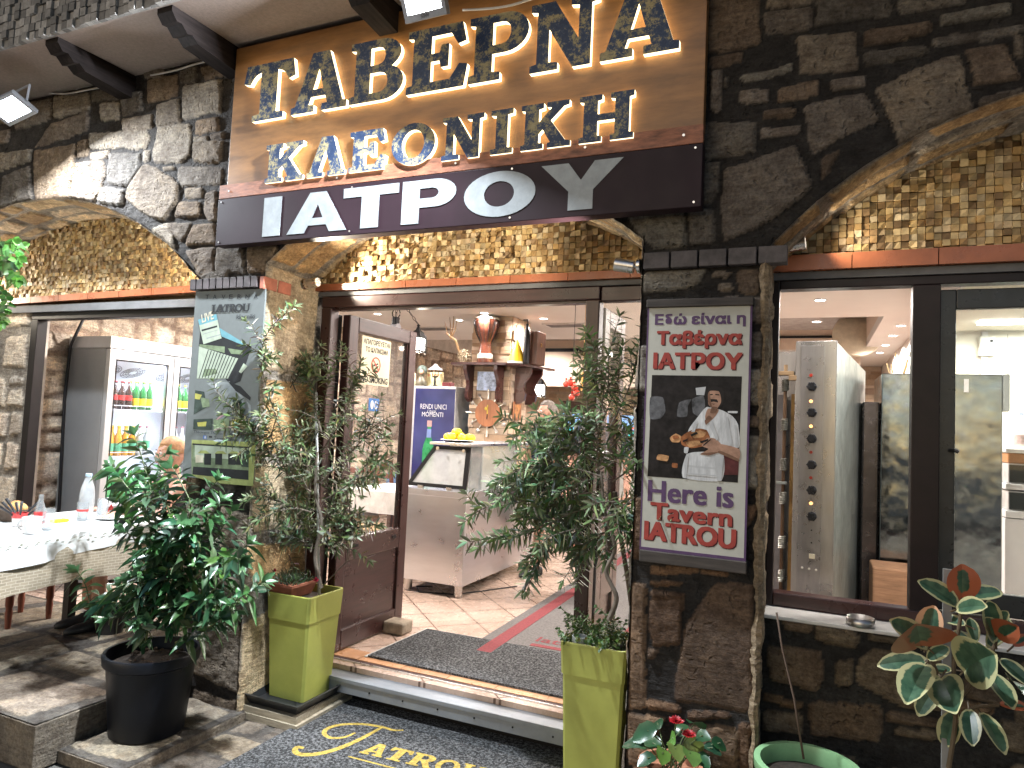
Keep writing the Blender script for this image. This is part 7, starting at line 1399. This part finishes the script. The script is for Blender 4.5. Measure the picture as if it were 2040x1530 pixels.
for k in range(46):
    c_ = bp + np.array([0, 0, ph + .30]); d = nz(nrs.randn(3) * np.array([1, .8, .9])); e = c_ + d * np.array([.20, .17, .27]) * rnd.uniform(.6, 1.05); Q = [bp + np.array([0, 0, ph]) + (e - bp - np.array([0, 0, ph])) * s_ + np.array([0, 0, .03 * math.sin(3.14 * s_)]) for s_ in (.45, .6, .75, .9, 1)]
    sb.tube(Q, .0028, 5); foliage(lb, Q, .034, .095, .031, BUS, .1, .8, .45, 2, 6, prof=LP_, fold=.35)
part('stems', sb, GST, BU, True); part('leaves', lb, LMG, BU, True)
# small black pot standing on the terrace behind
sp_ = np.array([-4.15, .20, 0]); S2 = thing('small_black_pot', 'small black plastic pot on the terrace under the bush leaves', 'pot', sp_); part('pot', MB().lathe([(.075, 0), (.10, .13), (.108, .132), (.108, .155), (.095, .155), (.09, .12), (.001, .12)], sp_, 26), mat('black_pot_small', (.014, .015, .017), .4), S2, True)
# green bowl pot with a dry stick
gp = np.array([.005, -.115, G]); gz = .27; GB = thing('green_bowl_pot', 'pale green round bowl pot with soil under the window', 'pot', gp); hh = gz - G
part('bowl', MB().lathe([(.12, 0), (.125, .01), (.17, hh - .06), (.178, hh - .045), (.187, hh - .03), (.188, hh), (.165, hh + .002), (.16, hh - .012), (.158, hh - .07)], gp, 44, cap=False), mat('pale_green_plastic', (.22, .40, .20), .4, rvar=.08), GB, True); part('soil', MB().lathe([(.159, hh - .062), (.1, hh - .05), (.001, hh - .045)], gp, 28, cap=False), SOIL, GB)
a, c = PY(1601, 1512, -.10), PY(1547, 1220, -.02); tag(MB().tube([a, a * .6 + c * .4 + np.array([.006, 0, 0]), a * .25 + c * .75 + np.array([-.004, 0, 0]), c], [.0045, .004, .0035, .004], 7).build('dry_stick', mat('dry_stick_bark', (.10, .065, .045), .85), None, True), 'thin dry stick standing in the green bowl pot', 'stick')
# terracotta pot with red flowers
tp_ = PY(1335, 1530, -.20); tz = float(PY(1300, 1512, -.2)[2]); tp_ = np.array([tp_[0] + .0, -.20, G]); th_ = tz - G
TP = thing('terracotta_pot', 'terracotta pot at the foot of the poster pier', 'pot', tp_); part('pot', MB().lathe([(.075, 0), (.10, th_ - .05), (.118, th_ - .05), (.122, th_), (.108, th_), (.10, th_ - .03), (.001, th_ - .03)], tp_, 32), mat('terracotta_clay', (.36, .15, .08), .75, var=.25, scale=12), TP, True)
FLR = thing('red_flower_plant', 'plant with ruffled leaves and red daisy blooms in the terracotta pot', 'flower', tp_ + np.array([0, 0, th_])); lb = MB(); sb = MB()
BROAD = ((0, .18), (.12, .7), (.3, 1), (.5, .95), (.65, 1.02), (.8, .7), (.92, .45), (1, .1))
for (px, py, s, y, c) in ((1290,1455,1.1,-.24,0),(1265,1480,1.0,-.26,0),(1310,1440,.9,-.14,0),(1385,1440,1.1,-.12,0),(1400,1465,.9,-.22,0),(1345,1490,1.0,-.30,1),(1375,1500,1.1,-.30,1),(1320,1500,.9,-.30,1),(1395,1510,1.0,-.26,0),(1290,1510,.9,-.3,0),(1340,1470,.9,-.25,1),(1420,1490,.8,-.15,0),(1435,1480,.7,-.12,0),(1360,1450,.9,-.12,0),(1300,1480,1,-.2,0),(1380,1480,1,-.2,1)):
    e = PY(px, py, y); st_ = tp_ + np.array([rnd.uniform(-.04, .04), rnd.uniform(-.03, .03), th_ - .02]); sb.tube([st_, st_ * .5 + e * .5 + np.array([0, 0, .03]), e], .0025, 5); d = nz((e - st_) * np.array([1, 1, .3]) + nrs.randn(3) * .03)
    leaf(lb, e - d * .035, d, np.array([0, -.5, 1]) + nrs.randn(3) * .3, .085 * s, .065 * s, tuple(v * rnd.uniform(.8, 1.2) for v in ((.022, .065, .03), (.09, .15, .035))[c]), .35, .3, BROAD, .02)
for px, py in ((1347, 1437), (1372, 1464)):
    e = PY(px, py, -.24); st_ = tp_ + np.array([0, 0, th_]); sb.tube([st_, st_ * .4 + e * .6, e], .003, 6)
    for ring, (n_p, L_, el) in enumerate(((18, .030, .25), (16, .024, .6), (12, .016, 1.0))):
        for k in range(n_p): a = k * 6.283 / n_p + ring; d = np.array([math.cos(a) * math.cos(el), math.sin(a) * math.cos(el) - .35, math.sin(el)]); leaf(lb, e, d, np.array([0, -.4, 1]), L_ * rnd.uniform(.85, 1.1), .008, (.34, .012, .018), .1, prof=((0, .4), (.6, 1), (1, .3)))
part('stems', sb, GST, FLR); part('leaves', lb, LMG, FLR, True)
# variegated rubber plant
M, t, b_ = nodes('variegated_leaf'); a_ = t.nodes.new('ShaderNodeAttribute'); a_.attribute_name = 'edge'; b2 = t.nodes.new('ShaderNodeAttribute'); b2.attribute_name = 'Col'
nn_ = noise(t, 28, 4, .6); ad = N(t, 'ShaderNodeMath'); ad.operation = 'MULTIPLY_ADD'; t.links.new(nn_, ad.inputs[0]); ad.inputs[1].default_value = .33; t.links.new(a_.outputs['Fac'], ad.inputs[2])
c_ = mixc(t, ramp(t, nn_, [(.35, (.022, .06, .035)), (.6, (.06, .12, .07))]), b2.outputs[0], ramp(t, ad.outputs[0], [(.575, 0), (.615, 1)])); t.links.new(c_, b_.inputs['Base Color']); b_.inputs['Roughness'].default_value = .3; VAR = M
fp = np.array([.43, -.24, G]); fz = .15; RPt = thing('plant_pot', 'dark pot of the variegated rubber plant at the right', 'pot', fp); part('pot', MB().lathe([(.10, 0), (.13, fz - G - .02), (.14, fz - G), (.125, fz - G), (.12, fz - G - .03), (.001, fz - G - .03)], fp, 28), mat('dark_pot', (.03, .03, .03), .5), RPt, True)
RF = thing('rubber_plant', 'variegated rubber plant with cream edged leaves and copper young leaves', 'plant', fp + np.array([0, 0, fz - G])); sb = MB(); ed = []; lb = MB()
def vleaf(p, d, up, L, W, rim):
    d = nz(d); s = nz(np.cross(d, up)); n = nz(np.cross(s, d)); rows = 9; cols_ = 7; vs = []; e = []
    for i in range(rows):
        t_ = i / (rows - 1); w = W * .5 * max(.03, math.sin(math.pi * min(1, t_ * .93 + .035)) ** .62) * (1 if t_ < .95 else .45)
        for j in range(cols_):
            u_ = (j / (cols_ - 1)) * 2 - 1; c = p + d * L * t_ + s * w * u_ + n * (abs(u_) * w * .38) - np.array([0, 0, 1]) * .16 * L * t_ * t_; vs.append(c); e.append((max(abs(u_), abs(t_ * 2 - 1) ** 3) if i not in (0, rows - 1) else 1) + (.38 if rim is COP else .12 if rim is PNK else 0))
    fs = [(i * cols_ + j, i * cols_ + j + 1, (i + 1) * cols_ + j + 1, (i + 1) * cols_ + j) for i in range(rows - 1) for j in range(cols_ - 1)]; lb.col = rim; lb.add(vs, fs); ed.extend(e); sb.tube([p - d * .03, p], .003, 5)
CRM = (.40, .38, .20); COP = (.36, .10, .045); PNK = (.55, .33, .20)
g4 = lambda x, y: (1340 + x * K, 1005 + y * K)
VL = [((1680,560),(1680,320),.0,COP,.62),((1660,590),(1415,435),-.05,CRM,.4),((1690,540),(1915,510),.0,CRM,.45),((1650,610),(1830,590),-.1,CRM,.4),((1480,830),(1250,660),-.05,CRM,.42),((1470,810),(1525,560),.0,PNK,.48),((1440,820),(1410,680),-.12,COP,.9),((1480,910),(1210,935),-.02,CRM,.42),((1470,930),(1370,1140),-.12,CRM,.5),
 ((1560,1010),(1640,1200),-.14,CRM,.6),((1480,900),(1610,820),-.02,CRM,.5),((1690,970),(1890,860),-.14,CRM,.62),((1820,970),(1960,1170),-.1,CRM,.45),((1900,900),(2060,1040),-.06,CRM,.5),((1860,760),(1830,530),.0,CRM,.4),((1880,760),(2010,700),-.08,COP,.6),((1870,800),(1810,640),-.04,CRM,.4),((1980,820),(2070,760),.0,COP,.5),
 ((1560,1000),(1450,1190),-.02,CRM,.5),((1640,1200),(1590,1370),.0,CRM,.55),((1720,1190),(1740,1370),-.06,CRM,.6),((1790,1210),(1910,1420),-.04,CRM,.48),((1900,1160),(2060,1180),.0,COP,.4),((1740,850),(1630,720),.02,CRM,.5),((1700,700),(1560,660),.03,CRM,.45),((1760,800),(1720,640),.03,CRM,.42),((1880,700),(1950,610),.02,CRM,.5),((1620,960),(1500,960),.03,CRM,.5),((1960,1020),(2050,1120),-.1,CRM,.5),((1830,830),(1960,640),.04,CRM,.4)]
for (a, c, dy, rim, ar) in VL:
    p = PY(*g4(*a), -.24 + dy * .4); q = PY(*g4(*c), -.24 + dy * 1.6 + rnd.uniform(-.04, .03)); L_ = np.linalg.norm(q - p); up = nz(np.array([rnd.uniform(-.35, .35), -.85, .55])); vleaf(p, q - p + np.array([0, 0, .16 * L_]), up, L_ * 1.06, L_ * ar * 1.10, rim)
for px in ([(1890,1530),(1905,1420),(1900,1330),(1912,1240),(1918,1195)],[(1900,1420),(1870,1350),(1850,1300),(1842,1290)],[(1905,1400),(1950,1340),(1980,1290),(1985,1262)],[(1905,1430),(1890,1390),(1870,1350)],[(1908,1440),(1940,1410),(1990,1405)]): P = shoot_path(px, -.24, -.24); sb.tube(P, [.008 - .003 * i / len(P) for i in range(len(P))], 8)
part('stems', sb, mat('rubber_stem', (.09, .06, .03), .6), RF, True); o = part('leaves', lb, VAR, RF, True); at_ = o.data.attributes.new('edge', 'FLOAT', 'POINT'); at_.data.foreach_set('value', [v * .6 for v in ed])
a, c = PY(1884, 1530, -.2), PY(1858, 1130, -.2); tag(MB().box((a[0] - .014, -.21, G + .02), (a[0] + .012, -.20, c[2])).build('support_stake', mat('stake_grey', (.20, .195, .185), .6)), 'flat grey stake tied behind the rubber plant', 'stake')
# hanging greenery at the left edge
gc = PY(5, 520, -.25); HG = thing('hanging_plant', 'bright green leafy climber at the far left edge', 'climber', gc); lb = MB(); sb = MB()
for px in ([(-60,430),(-20,470),(20,500),(45,490)],[(-60,470),(-10,520),(25,545),(38,560)],[(-70,500),(-20,560),(10,590),(15,615)],[(-60,480),(-30,500),(5,520),(40,515)],[(-80,520),(-30,580),(-5,620),(5,640)],[(-50,460),(0,490),(30,480)]):
    P = shoot_path(px, -.2, -.25 + rnd.uniform(-.08, .08)); sb.tube(P, .003, 5); foliage(lb, P, .028, .06, .042, ((.06, .16, .03), (.09, .22, .04), (.04, .11, .03)), 0, .8, .4, prof=LP_)
part('stems', sb, GST, HG); part('leaves', lb, LM, HG, True)
# ashtray and outdoor mat
c = PZ(1714, 1246, .7005); tag(MB().lathe([(.050, 0), (.054, .004), (.054, .034), (.050, .034), (.048, .006), (.001, .006)], c, 30).build('ashtray', mat('ashtray_steel', (.45, .43, .41), .35, 1), None, True), 'round steel ashtray on the white window sill', 'ashtray')
OM = thing('door_mat', 'dark grey door mat lettered in gold script outside the threshold', 'mat', (-1.7, -.1, G))
m0, m1, m2 = PZ(690, 1396, G), PZ(476, 1530, G), PZ(1135, 1490, G)
zm = G + .004; MPoly = [(m0[0], .50), (-1.02, .56), (-1.02, -1.05), (m0[0] - .02, -1.05)]
part('pile', MB().prism([(x, y, zm) for x, y in MPoly], (0, 0, .014)), RUB, OM)
GOLD = mat('gold_pile', (.40, .29, .06), .9, var=.55, scale=70, bmp=1, bscale=150)
b = MB(); zl = zm + .0145
SC1 = [(440 + x * K, 1005 + y * K) for x, y in ((780,1325),(720,1350),(640,1355),(600,1330),(620,1300),(700,1278),(820,1275),(930,1290),(1000,1310),(1060,1310))]; SC2 = [(440 + x * K, 1005 + y * K) for x, y in ((930,1295),(860,1335),(760,1385),(640,1430),(540,1450),(460,1450),(430,1430),(445,1408),(480,1415))]
def stroke(L, w):
    P = [PZ(a, c, zl) for a, c in L]; Q = []
    for i in range(len(P) - 1):
        for k in range(5):
            s = k / 5; p0, p1, p2, p3 = P[max(i - 1, 0)], P[i], P[i + 1], P[min(i + 2, len(P) - 1)]; Q.append(.5 * ((2 * p1) + (p2 - p0) * s + (2 * p0 - 5 * p1 + 4 * p2 - p3) * s * s + (3 * p1 - p0 - 3 * p2 + p3) * s ** 3))
    Q.append(P[-1]); n = len(Q); vs = []
    for i, q in enumerate(Q):
        t_ = nz(Q[min(i + 1, n - 1)] - Q[max(i - 1, 0)]); s = np.array([-t_[1], t_[0], 0]); ww = w * (.55 + .45 * math.sin(math.pi * i / (n - 1))); vs += [q + s * ww, q - s * ww]
    b.add(vs, [(2 * i + 1, 2 * i + 3, 2 * i + 2, 2 * i) for i in range(n - 1)])
stroke(SC1, .013); zl += .0006; stroke(SC2, .017)
ua = PZ(440 + 800 * K, 1005 + 1440 * K, zl); ub = PZ(440 + 1480 * K, 1005 + 1600 * K, zl); u = ub - ua; Lw = np.linalg.norm(u); u /= Lw; v = np.array([-u[1], u[0], 0]); tfm = to_plane(ua, u, v)
for ch, s0_, s1_ in (('A', .0, .2), ('T', .2, .4), ('R', .41, .62), ('O', .63, .82), ('U', .83, 1.03)): part('letter', flat(MB(), glyph(SER, ch, s0_ * Lw, s1_ * Lw, 0, .125), tfm, .0006), GOLD, OM)
a_, c_ = PZ(440 + 740 * K, 1005 + 1462 * K, zl), PZ(440 + 1000 * K, 1005 + 1530 * K, zl); d_ = nz(c_ - a_); s_ = np.array([-d_[1], d_[0], 0]) * .006; e_ = a_ + d_ * Lw * .9; b.add([a_ - s_, e_ - s_, e_ + s_, a_ + s_], [(0, 1, 2, 3)])
part('lettering', b, GOLD, OM)
# ------------------------------------------------------------------ people, grown from joints with the skin modifier
def skinned(name, joints, bones, mats_, parent, sub=2):
    ks = list(joints); me = bpy.data.meshes.new(name); me.from_pydata([joints[k][0] for k in ks], [(ks.index(a), ks.index(b)) for a, b in bones], []); o = bpy.data.objects.new(name, me); link(o)
    o.modifiers.new('skin', 'SKIN'); o.modifiers['skin'].use_smooth_shade = True
    for i, k in enumerate(ks):
        r = joints[k][1]; me.skin_vertices[0].data[i].radius = r if isinstance(r, tuple) else (r, r); me.skin_vertices[0].data[i].use_root = i == 0
    sm = o.modifiers.new('sub', 'SUBSURF'); sm.levels = sub; sm.render_levels = sub
    bpy.context.view_layer.update(); dg = bpy.context.evaluated_depsgraph_get(); m2 = bpy.data.meshes.new_from_object(o.evaluated_get(dg)); bpy.data.objects.remove(o); m2.name = name; m2.materials.clear()
    for m in mats_: m2.materials.append(m)
    return place(name, m2, parent)
def head_mesh(b, c, fwd, s=1.0, up=(0, 0, 1)):
    """skull with brow, nose, jaw and ears; c = centre, fwd = facing"""
    f = nz(np.array(fwd, float)); u = np.array(up, float); r = nz(np.cross(f, u)); u = np.cross(r, f); n = 18; rings = []
    for i in range(n + 1):
        t = math.pi * i / n; z = -math.cos(t); w = math.sin(t); ring = []
        for j in range(24):
            a = 2 * math.pi * j / 24; X = math.cos(a) * w; Y = math.sin(a) * w; x = X * .074; y = Y * .094; zz_ = z * .115
            if z < 0: x *= 1 + .32 * z; y *= 1 + .12 * z; y += .018 * (-z) * (1 if Y > 0 else .3)
            if Y > .3:
                fr = (Y - .3); y += .020 * math.exp(-(X / .16) ** 2) * math.exp(-((z + .12) / .2) ** 2) * fr * 1.6; y -= .010 * math.exp(-((abs(X) - .34) / .16) ** 2) * math.exp(-((z - .06) / .10) ** 2); y += .006 * math.exp(-((z - .2) / .08) ** 2); y += .006 * math.exp(-(X / .3) ** 2) * math.exp(-((z + .48) / .08) ** 2)
            ring.append(np.array(c) + s * (r * x + f * y + u * zz_))
        rings.append(ring)
    b.loft(rings, cap=True)
    for sg in (-1, 1): e = np.array(c) + s * (r * sg * .074 + u * -.005); b.loft([[e + s * (f * math.cos(k * .785) * .018 * q + u * math.sin(k * .785) * .03 * q + r * sg * h) for k in range(8)] for q, h in ((.7, -.006), (1, .006), (.8, .012), (.2, .008))])
def eyes(c, fwd, parent, s=1.0):
    f = nz(np.array(fwd, float)); r = nz(np.cross(f, [0, 0, 1])); b = MB(); e = MB(); m = MB()
    for sg in (-1, 1): p = np.array(c) + s * (r * sg * .031 + f * .085 + np.array([0, 0, .008])); b.ball(p, .0115 * s, 8); e.ball(p + f * .0075 * s, .006 * s, 6); m.tube([p + np.array([0, 0, .02]) - r * .014 + f * .006, p + np.array([0, 0, .024]) + f * .010, p + np.array([0, 0, .02]) + r * .014 + f * .006], .0025, 5)
    q = np.array(c) + s * (f * .100 + np.array([0, 0, -.055])); l = MB().tube([q - r * .022 - f * .006, q, q + r * .022 - f * .006], [.003, .006, .003], 6)
    part('eyes', b, mat('eye_white', (.6, .57, .54), .3), parent, True); part('pupils', e, DARK, parent); part('eyebrows', m, mat('brow_brown', (.08, .05, .03), .8), parent); part('lips', l, mat('lip_rose', (.36, .12, .10), .5), parent, True)
def hair_cap(b, c, fwd, s=1.0, low=-.02, grow=1.06, seed=0):
    f = nz(np.array(fwd, float)); u = np.array([0, 0, 1.]); r = nz(np.cross(f, u)); u = np.cross(r, f); rs = np.random.RandomState(seed); rings = []
    for i in range(12):
        z = 1 - (1 - low) * i / 11; w = math.sqrt(max(0, 1 - z * z)); ring = []
        for j in range(24):
            a = 2 * math.pi * j / 24; X = math.cos(a) * w; Y = math.sin(a) * w; g_ = grow + .03 * math.sin(a * 5 + i) + .02 * rs.rand(); back = 1 if Y < .45 - .25 * (1 - z) else (.90 if z < .55 else 1)
            ring.append(np.array(c) + s * (r * X * .075 * g_ * back + f * (Y * .097 * g_ * back - .004) + u * z * .117 * g_))
        rings.append(ring)
    b.loft(rings, cap=False)
SKIN = mat('skin_tanned', (.44, .24, .17), .5, var=.12, scale=14, rvar=.06); SKIN2 = mat('skin_rosy', (.52, .28, .20), .5, var=.12, scale=14)
def hand(b, p, d, palm_n, s=1.0, curl=.5):
    d = nz(np.array(d, float)); n = nz(np.array(palm_n, float)); r = nz(np.cross(d, n)); n = np.cross(r, d); P = np.array(p, float)
    b.loft([[P + d * t * s + r * w * s * math.cos(k * .785) + n * h * s * math.sin(k * .785) for k in range(8)] for t, w, h in ((-.015, .024, .017), (.02, .034, .018), (.06, .041, .016), (.085, .038, .012))])
    for i, (off, L_, ) in enumerate(((-.030, .062), (-.010, .074), (.011, .070), (.030, .054))):
        q = P + d * .08 * s + r * off * s; pts = [q]; a = .25 * curl
        for k in range(3): a += curl * (.45 + .08 * i); q = q + (d * math.cos(a) - n * math.sin(a)) * L_ * s * (.42, .33, .25)[k]; pts.append(q)
        b.tube(pts, [.0092 * s, .0085 * s, .0078 * s, .0055 * s], 8)
    q = P + d * .02 * s - r * .034 * s; b.tube([q, q + (d * .6 - r * .7 - n * .2) * .03 * s, q + (d * 1.0 - r * .8 - n * .5) * .052 * s, q + (d * 1.3 - r * .6 - n * .8) * .066 * s], [.012 * s, .011 * s, .009 * s, .006 * s], 8)
def person(label, loc, J, skinm, face, headc, cloth, hairspec, hs=1.0, hands=(), group=None, eyes_on=True, shoes=()):
    t = thing('person', label, 'person', loc, group)
    o = skinned('body', J, [(a, b) for a, b in BONES if a in J and b in J], [skinm], t)
    b = MB(); head_mesh(b, headc, face, hs)
    for (p, d, n) in hands: hand(b, p, d, n, .95)
    # join the head and hands into the one body mesh
    me = o.data; bm = bmesh.new(); bm.from_mesh(me); vs = [bm.verts.new(v) for v in b.v]
    for f in b.f:
        try: nf = bm.faces.new([vs[i] for i in f]); nf.smooth = True
        except ValueError: pass
    bm.normal_update(); bm.to_mesh(me); bm.free()
    for nm, keys, grow, m in cloth:
        JJ = {k: (J[k][0], tuple(x + grow for x in (J[k][1] if isinstance(J[k][1], tuple) else (J[k][1],) * 2))) for k in keys if k in J}
        if nm in ('shirt', 'top'):
            JJ['neck'] = (J['chest'][0] * .22 + J['neck'][0] * .78, (.095, .10)); JJ['chest'] = (J['chest'][0], tuple(x + grow + .016 for x in J['chest'][1]))
            for k in ('el_l', 'el_r'):
                if k in JJ: JJ[k] = (J['sh' + k[2:]][0] * .25 + J[k][0] * .75, (.060, .060))
        skinned(nm, JJ, [(a, b_) for a, b_ in BONES if a in JJ and b_ in JJ], [m], t)
    if hairspec: hb = MB(); hair_cap(hb, headc, face, hs, *hairspec[0]); part('hair', hb, hairspec[1], t, True)
    if eyes_on: eyes(headc, face, t, hs)
    for (p, d, m) in shoes:
        d = nz(np.array(d, float)); r = np.array([-d[1], d[0], 0]); P = np.array(p, float)
        part('shoe', MB().loft([[P + d * x + r * w * math.cos(k * .524) + np.array([0, 0, max(0, z0_ + h * math.sin(k * .524))]) for k in range(12)] for x, w, z0_, h in ((-.075, .018, .045, .04), (-.065, .034, .045, .045), (-.02, .038, .05, .05), (.05, .042, .036, .036), (.13, .044, .028, .028), (.17, .030, .022, .022), (.185, .012, .018, .014))]), m, t, True)
    return t
BONES = [('pelvis', 'waist'), ('waist', 'chest'), ('chest', 'neck'), ('neck', 'skull'), ('chest', 'sh_l'), ('sh_l', 'el_l'), ('el_l', 'wr_l'), ('chest', 'sh_r'), ('sh_r', 'el_r'), ('el_r', 'wr_r'), ('pelvis', 'hip_l'), ('hip_l', 'kn_l'), ('kn_l', 'an_l'), ('pelvis', 'hip_r'), ('hip_r', 'kn_r'), ('kn_r', 'an_r')]
def stand(base, face, H=1.72, lean=(0, 0), legs=((.0, .0), (.0, .0)), arms=None, wide=1.0):
    B = np.array(base, float); f = nz(np.array(face, float)); r = nz(np.cross(f, [0, 0, 1.])); k = H / 1.72; Z = np.array([0, 0, 1.]); L_ = f * lean[0] + r * lean[1]
    J = {'pelvis': (B + Z * .95 * k, (.150 * wide, .115)), 'waist': (B + Z * 1.10 * k + L_ * .3, (.140 * wide, .105)), 'chest': (B + Z * 1.32 * k + L_ * .7, (.165 * wide, .115)), 'neck': (B + Z * 1.47 * k + L_, (.055, .055)), 'skull': (B + Z * 1.58 * k + L_ * 1.1, (.05, .05))}
    for s, sg, (a1, a2) in (('l', -1, legs[0]), ('r', 1, legs[1])):
        hip = B + Z * .88 * k + r * sg * .09; kn = hip + Z * -.42 * k * math.cos(a1) + f * .42 * k * math.sin(a1); an = kn - Z * .40 * k * math.cos(a2) + f * .40 * k * math.sin(a2)
        J['hip_' + s] = (hip, (.092, .092)); J['kn_' + s] = (kn, (.055, .055)); J['an_' + s] = (an, (.036, .036))
        sh = B + Z * 1.42 * k + L_ * .9 + r * sg * .185 * wide; (e, w) = (arms[0] if sg < 0 else arms[1]) if arms else ((r * sg * .06 - Z * .29), (f * .10 - Z * .24 + r * sg * .01)); el = sh + np.array(e); wr = el + np.array(w)
        J['sh_' + s] = (sh, (.058, .058)); J['el_' + s] = (el, (.042, .042)); J['wr_' + s] = (wr, (.028, .028))
    return J, B + Z * 1.615 * k + L_ * 1.15 + f * .015, f, r
Z_ = np.array([0, 0, 1.])
# waiter walking behind the right shrub
NAVY = mat('navy_shirt', (.018, .024, .05), .8, var=.2); BLKC = mat('black_shorts', (.014, .014, .018), .85); SHOE = mat('black_shoe', (.02, .021, .023), .5); GREYH = mat('short_grey_hair', (.12, .10, .085), .8, var=.4, scale=60, bmp=.6, bscale=200)
wb = PZ(1085, 1150, 0); J, hc1, f, r = stand((wb[0] + .02, wb[1], 0), (-.55, -.83, 0), 1.70, (.05, 0), ((-.30, -.75), (.12, .06)), (((r_ := np.array([.1, .0, -.28])), np.array([-.2, -.12, .02])), (np.array([.04, .1, -.28]), np.array([-.16, -.18, -.05]))), 1.05)
hl = J['wr_l'][0]; hr = J['wr_r'][0]
feet = []
for s in ('l', 'r'): an = J['an_' + s][0]; feet.append(((an[0], an[1], max(0, an[2] - .075)), f, SHOE))
person('person in a navy shirt and black shorts walking behind the right shrub', (wb[0], wb[1], 0), J, SKIN, f + np.array([-.2, 0, 0]), hc1, [('shirt', ('waist', 'pelvis', 'chest', 'sh_l', 'sh_r', 'el_l', 'el_r'), .026, NAVY), ('shorts', ('pelvis', 'waist', 'hip_l', 'hip_r', 'kn_l', 'kn_r'), .016, BLKC)], ((-.05, 1.05, 3), GREYH), 1.0,
       [(hl, J['wr_l'][0] - J['el_l'][0], (0, 0, 1)), (hr, J['wr_r'][0] - J['el_r'][0], (0, 0, 1))], None, True, feet)
# second person beside the right leaf, brown trousers and sandals
BRN = mat('brown_trousers', (.075, .040, .034), .85, var=.2); SAND = mat('tan_sandal', (.20, .11, .06), .6); WHT = mat('white_shirt', (.62, .62, .62), .8)
wb = PZ(1152, 1188, 0); J, hc2, f, r = stand((wb[0] + .13, wb[1] + .05, 0), (.15, -1, 0), 1.74)
feet = [((J['an_' + s][0][0], J['an_' + s][0][1], 0), f, SAND) for s in ('l', 'r')]
person('person in brown cropped trousers and sandals standing behind the right door leaf', (wb[0] + .13, wb[1], 0), J, SKIN2, f, hc2, [('shirt', ('waist', 'pelvis', 'chest', 'sh_l', 'sh_r', 'el_l', 'el_r'), .026, NAVY), ('trousers', ('pelvis', 'waist', 'hip_l', 'hip_r', 'kn_l', 'kn_r', 'an_l', 'an_r'), .026, BRN)], ((-.1, 1.06, 5), mat('dark_hair', (.03, .022, .018), .7)), 1.0,
       [(J['wr_' + s][0], J['wr_' + s][0] - J['el_' + s][0], (0, 1, 0)) for s in ('l', 'r')], None, True, feet)
# seated diner behind the bush
hp_ = PY(340, 905, .62); fz_ = nz(np.array([-.30, -.95, 0])); r = nz(np.cross(fz_, Z_)); sB = np.array([hp_[0], hp_[1], 0]) - fz_ * .02; zc = hp_[2]; zs_ = zc - .70
J = {'pelvis': (sB + Z_ * (zs_ + .06), (.145, .12)), 'waist': (sB + Z_ * (zs_ + .2), (.135, .105)), 'chest': (sB + Z_ * (zs_ + .40), (.145, .105)), 'neck': (sB + Z_ * (zs_ + .56), (.05, .05)), 'skull': (sB + Z_ * (zs_ + .66), (.045, .045))}
for s, sg in (('l', -1), ('r', 1)):
    sh = sB + Z_ * (zs_ + .50) + r * sg * .16; el = PZ(300, 985, .80) if sg < 0 else sh + fz_ * .12 - Z_ * .24; el = sh + fz_ * .16 + r * sg * .06 - Z_ * .20; wr = el + fz_ * .22 + r * -sg * .08 + Z_ * .02; J['sh_' + s] = (sh, (.05, .05)); J['el_' + s] = (el, (.037, .037)); J['wr_' + s] = (wr, (.026, .026))
    hip = sB + Z_ * (zs_ + .05) + r * sg * .09 + fz_ * .05; kn = hip + fz_ * .40; an = kn - Z_ * (kn[2] - .09); J['hip_' + s] = (hip, (.085, .085)); J['kn_' + s] = (kn, (.055, .055)); J['an_' + s] = (an, (.036, .036))
YEL = mat('yellow_black_top', (.55, .42, .03), .8); DRK = mat('dark_skirt', (.03, .03, .035), .85)
person('person with short strawberry blond hair seated behind the bushy plant', sB, J, SKIN2, fz_, sB + Z_ * (zs_ + .70) + fz_ * .015, [('top', ('pelvis', 'waist', 'chest', 'sh_l', 'sh_r'), .022, DRK), ('shorts', ('pelvis', 'hip_l', 'hip_r', 'kn_l', 'kn_r'), .014, DRK)], ((.08, 1.10, 8), mat('strawberry_hair', (.36, .18, .075), .6, var=.35, scale=50, bmp=.4, bscale=160)), 1.0,
       [(J['wr_' + s][0], fz_, (0, 0, 1)) for s in ('l', 'r')], None, True, [((J['an_' + s][0][0], J['an_' + s][0][1], .0), fz_, SHOE) for s in ('l', 'r')])
